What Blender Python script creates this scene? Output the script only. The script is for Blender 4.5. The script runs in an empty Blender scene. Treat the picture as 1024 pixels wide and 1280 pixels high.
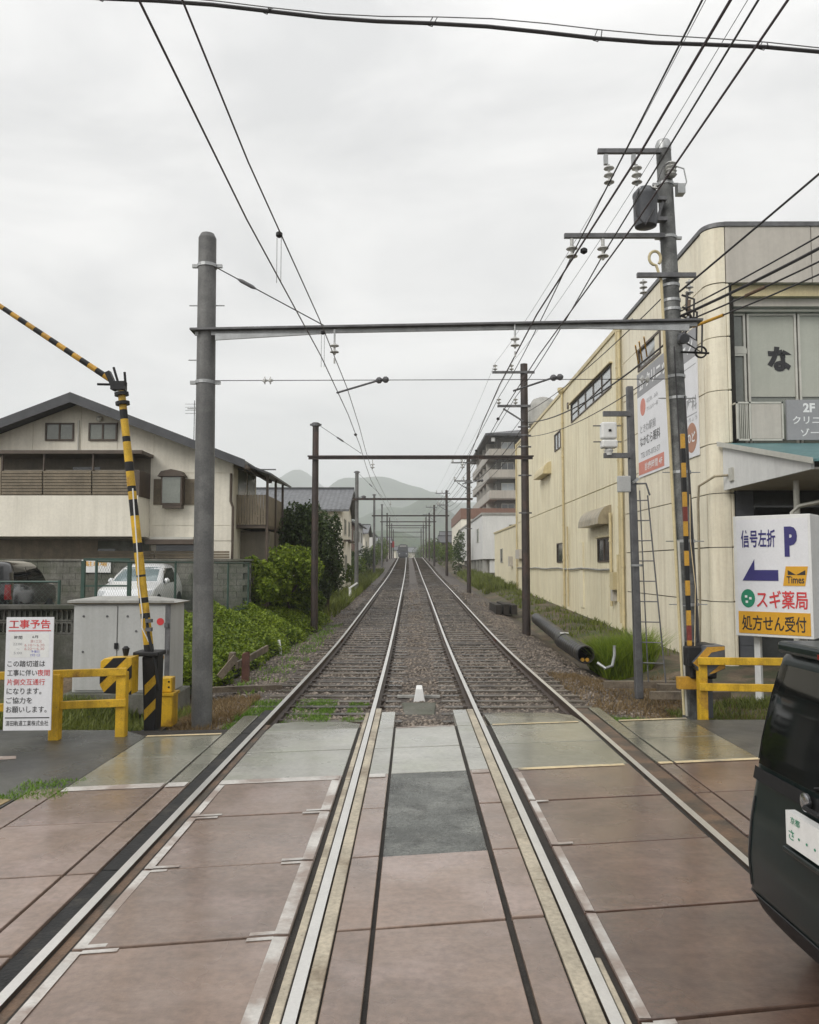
import bpy, math, random
import numpy as np
from mathutils import Vector, Matrix
R = math.radians
rng = np.random.default_rng(7); random.seed(7)
sc = bpy.context.scene
C = sc.collection

# ------------------------------------------------------------------ camera
PITCH = math.atan(0.068); YAW = 0.003; F = 1000.0; EYE = 2.2
cd = bpy.data.cameras.new('camera'); cam = bpy.data.objects.new('camera', cd); C.objects.link(cam)
cd.sensor_fit = 'VERTICAL'; cd.sensor_height = 24.0; cd.lens = F / 1280 * 24.0
cd.clip_start = 0.05; cd.clip_end = 9000
cam.location = (0, 0, EYE); cam.rotation_euler = (R(90) + PITCH, 0, YAW)
sc.camera = cam

# ------------------------------------------------------------------ overcast sky, soft sun, exposure
SUN_EL, SUN_AZ = R(38), R(226)          # azimuth measured clockwise from +Y
w = bpy.data.worlds.new('World'); sc.world = w; w.use_nodes = True
nt = w.node_tree; nt.nodes.clear()
def wn(t, **k):
    n = nt.nodes.new(t)
    for a, b in k.items(): setattr(n, a, b)
    return n
out = wn('ShaderNodeOutputWorld'); bg = wn('ShaderNodeBackground')
sky = wn('ShaderNodeTexSky', sky_type='NISHITA'); sky.sun_disc = False
sky.sun_elevation = SUN_EL; sky.sun_rotation = SUN_AZ; sky.air_density = 2.0; sky.dust_density = 6.0
hs = wn('ShaderNodeHueSaturation'); hs.inputs['Saturation'].default_value = 0.12
tc = wn('ShaderNodeTexCoord'); mp = wn('ShaderNodeMapping'); mp.inputs['Scale'].default_value = (1.6, 1.6, 4.5)
no = wn('ShaderNodeTexNoise'); no.inputs['Scale'].default_value = 1.5; no.inputs['Detail'].default_value = 5; no.inputs['Roughness'].default_value = 0.55
no.inputs['Distortion'].default_value = 0.5
cr = wn('ShaderNodeValToRGB')
cr.color_ramp.elements[0].position = 0.36; cr.color_ramp.elements[0].color = (5.85, 5.88, 5.9, 1)
cr.color_ramp.elements[1].position = 0.64; cr.color_ramp.elements[1].color = (8.0, 7.95, 7.85, 1)
sep = wn('ShaderNodeSeparateXYZ')
mr = wn('ShaderNodeMapRange'); mr.inputs['From Min'].default_value = 0.45; mr.inputs['From Max'].default_value = 1.0
mr.inputs['To Min'].default_value = 1.0; mr.inputs['To Max'].default_value = 1.3
mul = wn('ShaderNodeMix', data_type='RGBA', blend_type='MULTIPLY'); mul.inputs['Factor'].default_value = 1
mix = wn('ShaderNodeMix', data_type='RGBA'); mix.inputs['Factor'].default_value = 0.94
L = nt.links.new
L(sky.outputs[0], hs.inputs['Color']); L(tc.outputs['Generated'], mp.inputs['Vector']); L(mp.outputs[0], no.inputs['Vector'])
L(no.outputs['Fac'], cr.inputs['Fac']); L(tc.outputs['Generated'], sep.inputs[0]); L(sep.outputs['Z'], mr.inputs['Value'])
L(cr.outputs[0], mul.inputs['A']); L(mr.outputs[0], mul.inputs['B'])
L(hs.outputs[0], mix.inputs['A']); L(mul.outputs['Result'], mix.inputs['B']); L(mix.outputs['Result'], bg.inputs['Color'])
bg.inputs['Strength'].default_value = 0.1; L(bg.outputs[0], out.inputs['Surface'])
sd = bpy.data.lights.new('sun', 'SUN'); sun = bpy.data.objects.new('sun', sd); C.objects.link(sun)
sd.energy = 1.5; sd.angle = R(26); sd.color = (1, 0.97, 0.92)
sun.rotation_euler = (R(90) - SUN_EL, 0, R(180) - SUN_AZ)
vs = sc.view_settings; vs.view_transform = 'Standard'; vs.look = 'None'; vs.exposure = 0.44; vs.gamma = 1; vs.use_curve_mapping = False
cy = sc.cycles; cy.use_denoising = True; cy.max_bounces = 6; cy.diffuse_bounces = 3; cy.glossy_bounces = 3
cy.transmission_bounces = 4; cy.volume_bounces = 3; cy.transparent_max_bounces = 8; cy.caustics_reflective = False; cy.caustics_refractive = False

# ------------------------------------------------------------------ helpers
def ray(px, py):
    u = (px - 512) / F; v = (640 - py) / F
    y = math.cos(PITCH) - v * math.sin(PITCH); z = math.sin(PITCH) + v * math.cos(PITCH)
    return (u * math.cos(YAW) - y * math.sin(YAW), y * math.cos(YAW) + u * math.sin(YAW), z)
def at(px, py, Y):
    """a measured point of the photograph turned into metres on the plane at distance Y"""
    r = ray(px, py); k = Y / r[1]; return Vector((r[0] * k, Y, EYE + r[2] * k))

def thing(name, label, cat, loc=(0, 0, 0), rz=0.0, group=None, kind=None, local=False):
    o = bpy.data.objects.new(name, None); C.objects.link(o); o.empty_display_size = 0.2
    o.location = loc; o.rotation_euler = (0, 0, rz)
    tag(o, label, cat, group, kind)
    if local or rz: LOCAL.add(o.name)
    return o
LOCAL = set()
def tag(o, label=None, cat=None, group=None, kind=None):
    if label: o['label'] = label
    if cat: o['category'] = cat
    if group: o['group'] = group
    if kind: o['kind'] = kind
    return o
def root_of(o):
    while o.parent: o = o.parent
    return o
def finish(me, name, mats, parent, smooth=False, bevel=0, off=None):
    for m in (mats if isinstance(mats, (list, tuple)) else [mats]): me.materials.append(m)
    if smooth: me.shade_smooth()
    o = bpy.data.objects.new(name, me); C.objects.link(o)
    if parent:
        o.parent = parent
        rt = root_of(parent)
        if rt.name not in LOCAL and tuple(rt.location) != (0, 0, 0):
            me.transform(Matrix.Translation(-Vector(rt.location)))
    if bevel:
        b = o.modifiers.new('edge', 'BEVEL'); b.width = bevel; b.segments = 2; b.limit_method = 'ANGLE'; b.angle_limit = R(50)
    return o
def fast(name, V, Fc, mat, parent=None, smooth=False, rnd=None, kind=None):
    V = np.asarray(V, np.float32); Fc = np.asarray(Fc, np.int32); n, k = Fc.shape
    me = bpy.data.meshes.new(name); me.vertices.add(len(V)); me.vertices.foreach_set('co', V.ravel())
    me.loops.add(n * k); me.loops.foreach_set('vertex_index', Fc.ravel())
    me.polygons.add(n); me.polygons.foreach_set('loop_start', np.arange(0, n * k, k, dtype=np.int32))
    me.update(calc_edges=True)
    if rnd is not None:
        a = me.attributes.new('rnd', 'FLOAT', 'FACE'); a.data.foreach_set('value', np.asarray(rnd, np.float32))
    o = finish(me, name, mat, parent, smooth)
    if kind: o['kind'] = kind
    return o

class MB:
    def __init__(s): s.v = []; s.f = []; s.m = []
    def add(s, vs, fs, m=0):
        b = len(s.v); s.v += [tuple(v) for v in vs]
        for f in fs: s.f.append(tuple(b + i for i in f)); s.m.append(m)
        return s
    def hexa(s, p, m=0):      # 8 corners: bottom loop then top loop
        return s.add(p, [(3, 2, 1, 0), (4, 5, 6, 7), (0, 1, 5, 4), (1, 2, 6, 5), (2, 3, 7, 6), (3, 0, 4, 7)], m)
    def bx(s, x0, x1, y0, y1, z0, z1, m=0):
        return s.hexa([(x0, y0, z0), (x1, y0, z0), (x1, y1, z0), (x0, y1, z0), (x0, y0, z1), (x1, y0, z1), (x1, y1, z1), (x0, y1, z1)], m)
    def bar(s, p, q, w, h=None, m=0, up=(0, 0, 1)):
        p = Vector(p); q = Vector(q); h = h or w; d = (q - p).normalized(); u = Vector(up)
        if abs(d.dot(u)) > 0.98: u = Vector((0, 1, 0))
        a = d.cross(u).normalized() * w / 2; b = a.cross(d).normalized() * h / 2
        return s.hexa([p - a - b, p + a - b, q + a - b, q - a - b, p - a + b, p + a + b, q + a + b, q - a + b], m)
    def cyl(s, p, q, r, r2=None, n=12, m=0, cap=True):
        p = Vector(p); q = Vector(q); r2 = r if r2 is None else r2
        d = (q - p).normalized(); u = Vector((0, 0, 1)) if abs(d.z) < 0.9 else Vector((1, 0, 0))
        a = d.cross(u).normalized(); b = d.cross(a)
        vs = []
        for c, rr in ((p, r), (q, r2)):
            for i in range(n):
                t = 2 * math.pi * i / n; vs.append(c + (a * math.cos(t) + b * math.sin(t)) * rr)
        fs = [(i, (i + 1) % n, n + (i + 1) % n, n + i) for i in range(n)]
        if cap: fs += [tuple(range(n - 1, -1, -1)), tuple(range(n, 2 * n))]
        return s.add(vs, fs, m)
    def tube(s, pts, r, n=8, m=0):
        pts = [Vector(p) for p in pts]; vs = []; k = len(pts); pa = None
        for i, p in enumerate(pts):
            d = (pts[min(i + 1, k - 1)] - pts[max(i - 1, 0)]).normalized()
            u = Vector((0, 0, 1)) if abs(d.z) < 0.9 else Vector((1, 0, 0))
            a = d.cross(u).normalized()
            if pa is not None and pa.length:
                t = pa - d * pa.dot(d)
                if t.length > 1e-4: a = t.normalized()
            pa = a; b = d.cross(a)
            rr = r[i] if isinstance(r, (list, tuple)) else r
            for j in range(n):
                t = 2 * math.pi * j / n; vs.append(p + (a * math.cos(t) + b * math.sin(t)) * rr)
        fs = [(i * n + j, i * n + (j + 1) % n, (i + 1) * n + (j + 1) % n, (i + 1) * n + j) for i in range(k - 1) for j in range(n)]
        fs += [tuple(range(n - 1, -1, -1)), tuple(range((k - 1) * n, k * n))]
        return s.add(vs, fs, m)
    def lathe(s, prof, c, n=14, m=0, axis=(0, 0, 1)):
        ax = Vector(axis).normalized(); u = Vector((1, 0, 0)) if abs(ax.x) < 0.9 else Vector((0, 1, 0))
        a = ax.cross(u).normalized(); b = ax.cross(a); c = Vector(c); vs = []
        for r, z in prof:
            for i in range(n):
                t = 2 * math.pi * i / n; vs.append(c + ax * z + (a * math.cos(t) + b * math.sin(t)) * max(r, 1e-4))
        k = len(prof)
        fs = [(i * n + j, i * n + (j + 1) % n, (i + 1) * n + (j + 1) % n, (i + 1) * n + j) for i in range(k - 1) for j in range(n)]
        fs += [tuple(range(n - 1, -1, -1)), tuple(range((k - 1) * n, k * n))]
        return s.add(vs, fs, m)
    def prism(s, poly, d, m=0):   # 3D planar polygon extruded by vector d
        k = len(poly); d = Vector(d); P = [Vector(p) for p in poly]
        return s.add(P + [p + d for p in P], [tuple(range(k - 1, -1, -1)), tuple(range(k, 2 * k))] + [(i, (i + 1) % k, k + (i + 1) % k, k + i) for i in range(k)], m)
    def build(s, name, mats, parent=None, smooth=False, bevel=0, kind=None, label=None):
        me = bpy.data.meshes.new(name); me.from_pydata(s.v, [], s.f)
        me.polygons.foreach_set('material_index', s.m)
        import bmesh
        bm = bmesh.new(); bm.from_mesh(me); bmesh.ops.recalc_face_normals(bm, faces=bm.faces); bm.to_mesh(me); bm.free()
        o = finish(me, name, mats, parent, False, bevel)
        if smooth:
            me.shade_smooth()
            me.set_sharp_from_angle(angle=R(40))
        if kind: o['kind'] = kind
        if label: o['label'] = label
        return o
def copy_tree(o, loc=None, rz=None, label=None):
    c = o.copy(); C.objects.link(c)
    if loc is not None: c.location = loc
    if rz is not None: c.rotation_euler = (0, 0, rz)
    if label: c['label'] = label
    for ch in o.children:
        k = ch.copy(); C.objects.link(k); k.parent = c
        for g in ch.children:
            d = g.copy(); C.objects.link(d); d.parent = k
    return c
def words(body, p, u, v, h, width=None, mat=None, parent=None, bold=0.02, name='lettering', proud=0.004, local=False):
    """lettering as thin geometry; p = lower left corner, u = reading direction, v = up"""
    c = bpy.data.curves.new('lettering', 'FONT'); c.body = body; c.size = 1; c.offset = bold; c.resolution_u = 3
    o = bpy.data.objects.new('lettering_source', c); C.objects.link(o)
    me = bpy.data.meshes.new_from_object(o.evaluated_get(bpy.context.evaluated_depsgraph_get()))
    bpy.data.objects.remove(o); bpy.data.curves.remove(c)
    co = np.zeros(len(me.vertices) * 3); me.vertices.foreach_get('co', co); co = co.reshape(-1, 3)
    lo = co.min(0); hi = co.max(0); sy = h / (hi[1] - lo[1]); sx = width / (hi[0] - lo[0]) if width else sy
    u = np.array(Vector(u).normalized()); v = np.array(Vector(v).normalized()); n = np.cross(u, v)
    W = np.array(p) + np.outer((co[:, 0] - lo[0]) * sx, u) + np.outer((co[:, 1] - lo[1]) * sy, v) + n * proud
    me.vertices.foreach_set('co', W.ravel()); me.update()
    return finish(me, name, mat, parent)

# ------------------------------------------------------------------ materials
MATS = {}
def M(name, col, rough=0.6, var=0.12, scale=2.0, streak=0.0, bump=0.0, bscale=60, metal=0.0, spec=0.5, col2=None, patch=0.5, rvar=0.0, rscale=1.2, streakcol=None, ribs=None, coat=0.0, objvar=0.0, wear=None, chips=None):
    m = bpy.data.materials.new(name); m.use_nodes = True; t = m.node_tree; N = t.nodes; K = t.links.new
    b = N['Principled BSDF']; b.inputs['Roughness'].default_value = rough; b.inputs['Metallic'].default_value = metal
    b.inputs['Specular IOR Level'].default_value = spec; b.inputs['Coat Weight'].default_value = coat; b.inputs['Coat Roughness'].default_value = 0.08 if not objvar else 0.16
    g = N.new('ShaderNodeNewGeometry')
    def noise(s, detail=4, vec=None, rough=0.6):
        n = N.new('ShaderNodeTexNoise'); n.inputs['Scale'].default_value = s; n.inputs['Detail'].default_value = detail; n.inputs['Roughness'].default_value = rough
        K(vec or g.outputs['Position'], n.inputs['Vector']); return n.outputs['Fac']
    def ramp(f, a, bb, lo=0.35, hi=0.65):
        r = N.new('ShaderNodeMapRange'); r.inputs['From Min'].default_value = lo; r.inputs['From Max'].default_value = hi
        r.inputs['To Min'].default_value = a; r.inputs['To Max'].default_value = bb; K(f, r.inputs['Value']); return r.outputs[0]
    def mixc(f, a, bb, mode='MIX'):
        x = N.new('ShaderNodeMix'); x.data_type = 'RGBA'; x.blend_type = mode
        for k, q in (('Factor', f), ('A', a), ('B', bb)):
            if isinstance(q, (tuple, list)): x.inputs[k].default_value = (*q[:3], 1)
            elif isinstance(q, (int, float)): x.inputs[k].default_value = q
            else: K(q, x.inputs[k])
        return x.outputs['Result']
    c = tuple(col); f1 = noise(scale, 5)
    dark = tuple(q * (1 - var) for q in c); lite = tuple(min(1, q * (1 + var * 0.7)) for q in c)
    res = mixc(ramp(f1, 0, 1), dark, lite)
    if col2: res = mixc(ramp(noise(scale * 0.7 + 0.13, 6), 0, 1, patch - 0.06, patch + 0.08), res, tuple(col2))
    fine = noise(scale * 14, 3); res = mixc(1.0, res, ramp(fine, 1 - var * 0.8, 1 + var * 0.4), 'MULTIPLY')
    if streak:
        mp_ = N.new('ShaderNodeMapping'); mp_.inputs['Scale'].default_value = (2.6, 2.6, 0.16); K(g.outputs['Position'], mp_.inputs['Vector'])
        res = mixc(ramp(noise(1.7, 6, mp_.outputs[0], 0.7), 0, streak, 0.44, 0.68), res, streakcol or tuple(q * 0.35 for q in c))
    if wear:
        mw = N.new('ShaderNodeMapping'); mw.inputs['Scale'].default_value = (1.1, 3.6, 1); K(g.outputs['Position'], mw.inputs['Vector'])
        res = mixc(ramp(noise(1.6, 7, mw.outputs[0], 0.75), 0, .38, .50, .74), res, wear)
        res = mixc(ramp(noise(2.3, 7, None, .7), 0, .6, .58, .74), res, tuple(q * .45 for q in c))
    if chips: res = mixc(ramp(noise(34, 5, None, .7), 0, .9, .63, .68), res, chips)
    if objvar:
        oi = N.new('ShaderNodeObjectInfo'); res = mixc(1.0, res, ramp(oi.outputs['Random'], 1 - objvar, 1 + objvar * .6, 0, 1), 'MULTIPLY')
    K(res, b.inputs['Base Color'])
    if rvar: K(ramp(noise(rscale, 4), max(0.04, rough - rvar), min(1, rough + rvar), 0.38, 0.62), b.inputs['Roughness'])
    h = None
    if bump:
        bp = N.new('ShaderNodeBump'); bp.inputs['Strength'].default_value = bump; bp.inputs['Distance'].default_value = 0.02
        K(noise(bscale, 4), bp.inputs['Height']); K(bp.outputs[0], b.inputs['Normal']); h = bp
    if ribs:     # fine relief of corrugated sheet: (axis, pitch, depth)
        sp = N.new('ShaderNodeSeparateXYZ'); K(g.outputs['Position'], sp.inputs[0])
        mm = N.new('ShaderNodeMath'); mm.operation = 'MULTIPLY'; mm.inputs[1].default_value = 2 * math.pi / ribs[1]; K(sp.outputs[ribs[0]], mm.inputs[0])
        sn = N.new('ShaderNodeMath'); sn.operation = 'SINE'; K(mm.outputs[0], sn.inputs[0])
        bp = N.new('ShaderNodeBump'); bp.inputs['Strength'].default_value = 0.6; bp.inputs['Distance'].default_value = ribs[2]; K(sn.outputs[0], bp.inputs['Height'])
        if h: K(h.outputs[0], bp.inputs['Normal'])
        K(bp.outputs[0], b.inputs['Normal'])
    MATS[name] = m; return m
def leafmat(name, a, bcol, scale=1.2, trans=0.35):
    m = bpy.data.materials.new(name); m.use_nodes = True; t = m.node_tree; N = t.nodes; K = t.links.new
    b = N['Principled BSDF']; b.inputs['Roughness'].default_value = 0.45; b.inputs['Specular IOR Level'].default_value = 0.35
    at_ = N.new('ShaderNodeAttribute'); at_.attribute_name = 'rnd'
    g = N.new('ShaderNodeNewGeometry'); n = N.new('ShaderNodeTexNoise'); n.inputs['Scale'].default_value = scale; K(g.outputs['Position'], n.inputs['Vector'])
    ad = N.new('ShaderNodeMath'); ad.operation = 'ADD'; K(at_.outputs['Fac'], ad.inputs[0]); K(n.outputs['Fac'], ad.inputs[1])
    r = N.new('ShaderNodeMapRange'); r.inputs['From Min'].default_value = 0.35; r.inputs['From Max'].default_value = 1.35; K(ad.outputs[0], r.inputs['Value'])
    x = N.new('ShaderNodeMix'); x.data_type = 'RGBA'; x.inputs['A'].default_value = (*a, 1); x.inputs['B'].default_value = (*bcol, 1); K(r.outputs[0], x.inputs['Factor'])
    K(x.outputs['Result'], b.inputs['Base Color'])
    tr = N.new('ShaderNodeBsdfTranslucent'); K(x.outputs['Result'], tr.inputs['Color'])
    ms = N.new('ShaderNodeMixShader'); ms.inputs[0].default_value = trans; K(b.outputs[0], ms.inputs[1]); K(tr.outputs[0], ms.inputs[2])
    K(ms.outputs[0], N['Material Output'].inputs['Surface']); return m
def glassmat(name, col, rough=0.05, spec=0.8):
    m = M(name, col, rough, 0.1, 1.0, spec=spec); return m

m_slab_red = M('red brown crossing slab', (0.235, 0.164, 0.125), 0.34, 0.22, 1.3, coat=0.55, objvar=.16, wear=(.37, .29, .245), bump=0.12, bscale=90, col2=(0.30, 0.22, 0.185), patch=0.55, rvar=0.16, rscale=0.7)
m_slab_redshade = M('worn red slab with shade in colour', (0.145, 0.088, 0.064), 0.30, 0.26, 1.3, coat=0.55, objvar=.18, wear=(.26, .18, .15), bump=0.12, bscale=90, col2=(0.12, 0.08, 0.065), patch=0.55, rvar=0.16, rscale=0.7)  # darker base colour paints in weaker sky reflection and car shade
m_slab_grey = M('grey crossing slab', (0.36, 0.355, 0.315), 0.34, 0.18, 1.3, coat=0.5, objvar=.10, wear=(.52, .51, .47), bump=0.12, bscale=90, col2=(0.33, 0.335, 0.275), patch=0.55, rvar=0.18, rscale=0.7)
m_slab_olive = M('wet olive grey slab', (0.15, 0.14, 0.10), 0.25, 0.2, 1.1, coat=0.7, objvar=.14, wear=(.26, .24, .18), bump=0.08, bscale=90, col2=(0.10, 0.10, 0.07), patch=0.52, rvar=0.16, rscale=0.6)
m_patch = M('dark asphalt patch', (0.115, 0.12, 0.112), 0.32, 0.45, 2.2, bump=0.6, bscale=60, col2=(0.20, 0.205, 0.19), wear=(.28, .28, .26), patch=0.55, rvar=0.14, rscale=2)
m_asph = M('wet asphalt', (0.06, 0.06, 0.056), 0.34, 0.25, 1.3, bump=0.3, bscale=90, col2=(0.085, 0.085, 0.075), rvar=0.16, rscale=0.5)
m_under = M('dark joint bed', (0.028, 0.023, 0.018), 0.8, 0.3, 6, bump=0.3, bscale=50)
m_rubber = M('black rail rubber', (0.016, 0.016, 0.016), 0.6, 0.4, 8, bump=0.4, bscale=40, col2=(0.05, 0.046, 0.038), patch=0.6, spec=0.35)
m_mud = M('brown mud groove', (0.14, 0.085, 0.05), 0.5, 0.3, 3, bump=0.3, bscale=40, col2=(0.06, 0.045, 0.03))
m_timber = M('bleached timber', (0.45, 0.395, 0.30), 0.5, 0.25, 2, bump=0.2, bscale=60, col2=(0.25, 0.20, 0.14), patch=0.57, chips=(.12, .09, .06))
m_timber_d = M('wet dark timber', (0.20, 0.16, 0.115), 0.55, 0.3, 3, bump=0.3, bscale=50, col2=(0.09, 0.07, 0.05))
m_wpaint = M('worn white road paint', (0.55, 0.525, 0.49), 0.42, 0.14, 3, col2=(0.31, 0.25, 0.215), patch=0.50, bump=0.1, bscale=80)
m_ypaint = M('faded cream road paint', (0.62, 0.50, 0.30), 0.5, 0.15, 3, col2=(0.28, 0.25, 0.19), patch=0.56)
m_steel = M('polished rail steel', (0.86, 0.84, 0.80), 0.36, 0.05, 3, metal=1.0)
m_railside = M('rusty rail steel', (0.062, 0.042, 0.03), 0.6, 0.3, 6, bump=0.2)
m_sleeper = M('weathered timber sleeper', (0.12, 0.10, 0.078), 0.34, 0.4, 3.0, bump=0.35, bscale=45, objvar=.35, col2=(0.045, 0.036, 0.028), patch=0.55, rvar=0.15)
m_ballast = M('brown grey ballast', (0.09, 0.069, 0.053), 0.6, 0.6, 9, bump=1.0, bscale=28, col2=(0.05, 0.037, 0.028), patch=0.5)
m_stone = M('ballast stone', (0.16, 0.135, 0.115), 0.48, 0.5, 7, bump=0.2, bscale=50, col2=(0.085, 0.066, 0.052), patch=0.48)
m_earth = M('brown damp earth', (0.13, 0.095, 0.06), 0.8, 0.4, 1.5, bump=0.8, bscale=18, col2=(0.06, 0.065, 0.03), patch=0.5)
m_conc = M('grey concrete pole', (0.17, 0.17, 0.165), 0.6, 0.2, 3, streak=0.45, bump=0.12, col2=(0.12, 0.12, 0.118))
m_conc_mot = M('mottled grey concrete pole', (0.19, 0.195, 0.19), 0.6, 0.3, 4, streak=0.4, bump=0.15, col2=(0.085, 0.088, 0.085), patch=0.50)
m_conc_lt = M('pale concrete', (0.36, 0.355, 0.33), 0.7, 0.15, 2, streak=0.4, bump=0.15)
m_galv = M('galvanised steel', (0.42, 0.43, 0.43), 0.45, 0.18, 5, metal=0.6, streak=0.25)
m_dkgalv = M('dark weathered steel', (0.16, 0.16, 0.165), 0.5, 0.25, 5, metal=0.5, streak=0.3)
m_rustpole = M('dark brown rusted steel pole', (0.046, 0.034, 0.030), 0.55, 0.3, 3, streak=0.3, bump=0.15, col2=(0.08, 0.048, 0.038), patch=0.58)
m_wire = M('dark wire', (0.035, 0.032, 0.034), 0.5, 0.2, 2)
m_wire_p = M('bare copper wire dulled violet brown', (0.07, 0.05, 0.06), 0.45, 0.2, 2)
m_wire_t = M('thin grey wire', (0.20, 0.20, 0.20), 0.5, 0.1, 2)
m_porc = M('grey white porcelain', (0.55, 0.55, 0.53), 0.25, 0.15, 9, col2=(0.25, 0.24, 0.22), patch=0.6)
m_black = M('black painted metal', (0.014, 0.014, 0.015), 0.5, 0.3, 5, spec=0.35)
m_dark = M('painted bore shade', (0.012, 0.012, 0.012), 0.8, 0.1, 5)  # near-black colour stands in for shade inside the drain pipe
m_yel = M('yellow enamel', (0.66, 0.40, 0.022), 0.42, 0.2, 5, streak=0.6, chips=(.09, .05, .03), bump=0.08, col2=(0.26, 0.12, 0.03), patch=0.63)
m_oran = M('faded orange yellow enamel', (0.55, 0.30, 0.035), 0.45, 0.2, 4, streak=0.3, col2=(0.30, 0.13, 0.03), patch=0.62)
m_redp = M('red reflector band', (0.21, 0.04, 0.03), 0.5, 0.3, 4)
m_white = M('white enamel', (0.78, 0.78, 0.76), 0.4, 0.05, 2, streak=0.12)
m_signface = M('white sign face', (0.76, 0.76, 0.78), 0.35, 0.04, 2, streak=0.05)
m_cab = M('pale grey cabinet enamel', (0.47, 0.475, 0.465), 0.45, 0.06, 2, streak=0.25, streakcol=(0.22, 0.22, 0.2))
m_tran = M('dark grey transformer enamel', (0.085, 0.09, 0.10), 0.4, 0.15, 4, streak=0.3)
m_navy = M('navy ink', (0.035, 0.03, 0.16), 0.4, 0.1, 5)
m_ink = M('black ink', (0.02, 0.02, 0.022), 0.4, 0.1, 5)
m_rink = M('red ink', (0.62, 0.045, 0.05), 0.4, 0.1, 5)
m_pink = M('pale red ink', (0.55, 0.25, 0.24), 0.4, 0.1, 5)
m_gink = M('grey ink', (0.32, 0.32, 0.33), 0.4, 0.1, 5)
m_bink = M('blue ink', (0.12, 0.12, 0.5), 0.4, 0.1, 5)
m_green = M('green ink', (0.02, 0.24, 0.13), 0.4, 0.1, 5)
m_oink = M('orange sign panel', (0.68, 0.35, 0.02), 0.4, 0.06, 3)
m_salmon = M('salmon red print', (0.62, 0.21, 0.15), 0.45, 0.08, 3)
m_brownink = M('dull brown disc print', (0.42, 0.20, 0.12), 0.45, 0.08, 3)
m_bgrey = M('grey banner print', (0.30, 0.30, 0.31), 0.5, 0.06, 2)
m_wink = M('white lettering', (0.80, 0.80, 0.80), 0.4, 0.03, 3)
m_cream = M('cream house render', (0.80, 0.755, 0.645), 0.75, 0.06, 0.8, streak=0.22, streakcol=(0.36, 0.33, 0.25), bump=0.08)
m_yellowwall = M('pale yellow sheet wall', (0.82, 0.755, 0.55), 0.6, 0.06, 0.7, streak=0.4, streakcol=(0.42, 0.31, 0.15), ribs=(1, 0.28, 0.012))
m_yellowflat = M('pale yellow render', (0.80, 0.735, 0.54), 0.65, 0.06, 0.8, streak=0.3, streakcol=(0.42, 0.33, 0.2))
m_tile = M('pale cream wall panel', (0.82, 0.76, 0.60), 0.5, 0.06, 0.9, streak=0.36, streakcol=(0.36, 0.27, 0.16))
m_fascia = M('pinkish cream fascia', (0.52, 0.485, 0.43), 0.55, 0.05, 0.8, streak=0.2)
m_pipeY = M('yellow painted pipe', (0.62, 0.53, 0.31), 0.5, 0.12, 2, streak=0.3, streakcol=(0.3, 0.2, 0.1))
m_hood = M('stained vent hood metal', (0.42, 0.36, 0.25), 0.4, 0.2, 3, streak=0.5, metal=0.3)
m_win = glassmat('dark window glass', (0.055, 0.06, 0.06), 0.06)
m_winb = glassmat('window glass with reflection in colour', (0.40, 0.43, 0.44), 0.05)  # pale base colour stands in for reflected sky
m_wint = glassmat('greenish shop glass', (0.20, 0.215, 0.185), 0.08)
m_shade = M('pale roller blind', (0.45, 0.46, 0.40), 0.6, 0.04, 1.5, streak=0.1)
m_alu = M('aluminium frame', (0.55, 0.54, 0.48), 0.4, 0.08, 4, metal=0.3)
m_brownf = M('brown window frame', (0.085, 0.062, 0.045), 0.5, 0.15, 4)
m_brownp = M('weathered brown slat', (0.21, 0.17, 0.115), 0.6, 0.2, 3, streak=0.3)
m_taupe = M('taupe balcony panel', (0.19, 0.165, 0.125), 0.6, 0.15, 2, streak=0.3)
m_rooft = M('dark grey roof edge', (0.06, 0.062, 0.067), 0.5, 0.2, 3)
m_roofg = M('grey tile roof', (0.14, 0.145, 0.155), 0.5, 0.25, 4, bump=0.4, bscale=8, ribs=(0, 0.3, 0.03))
m_teal = M('weathered teal sheet roof', (0.09, 0.20, 0.21), 0.4, 0.2, 3, ribs=(0, 0.16, 0.02))
m_block = M('damp concrete block', (0.175, 0.17, 0.145), 0.75, 0.25, 2, streak=0.5, bump=0.2, col2=(0.10, 0.105, 0.075))
m_blockd = M('dark damp retaining concrete', (0.10, 0.098, 0.085), 0.7, 0.25, 2, streak=0.5, bump=0.25, col2=(0.05, 0.055, 0.035))
m_mesh = M('dark green fence enamel', (0.035, 0.075, 0.058), 0.5, 0.15, 4)
m_lot = M('gravel lot asphalt', (0.10, 0.10, 0.09), 0.6, 0.25, 2, bump=0.3)
m_pipeb = M('black corrugated drain pipe', (0.018, 0.018, 0.019), 0.42, 0.3, 4, col2=(0.04, 0.036, 0.03))
m_carg = M('dark green black car paint', (0.007, 0.014, 0.014), 0.32, 0.2, 2, spec=0.3, coat=0.25)
m_carb = M('black car paint', (0.012, 0.012, 0.013), 0.15, 0.2, 2, coat=0.8)
m_carw = M('white car paint', (0.75, 0.76, 0.77), 0.25, 0.03, 2, coat=0.6)
m_carglass = glassmat('dark car glass', (0.006, 0.007, 0.007), 0.05, 0.45)
m_wshield = glassmat('windscreen glass', (0.22, 0.27, 0.28), 0.04)
m_plastic = M('black car plastic', (0.010, 0.010, 0.011), 0.55, 0.2, 5, spec=0.3)
m_tyre = M('tyre rubber', (0.012, 0.012, 0.012), 0.75, 0.2, 6)
m_tail = M('red lamp lens', (0.22, 0.012, 0.012), 0.15, 0.1, 5, coat=0.5)
m_lens = M('clear lamp lens', (0.5, 0.52, 0.53), 0.1, 0.1, 5, coat=0.5)
m_chrome = M('dull chrome', (0.5, 0.5, 0.52), 0.2, 0.1, 5, metal=1)
m_hill = M('wooded hillside', (0.035, 0.062, 0.03), 0.9, 0.5, 0.02, bump=0.6, bscale=0.05, col2=(0.06, 0.09, 0.035))
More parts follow.
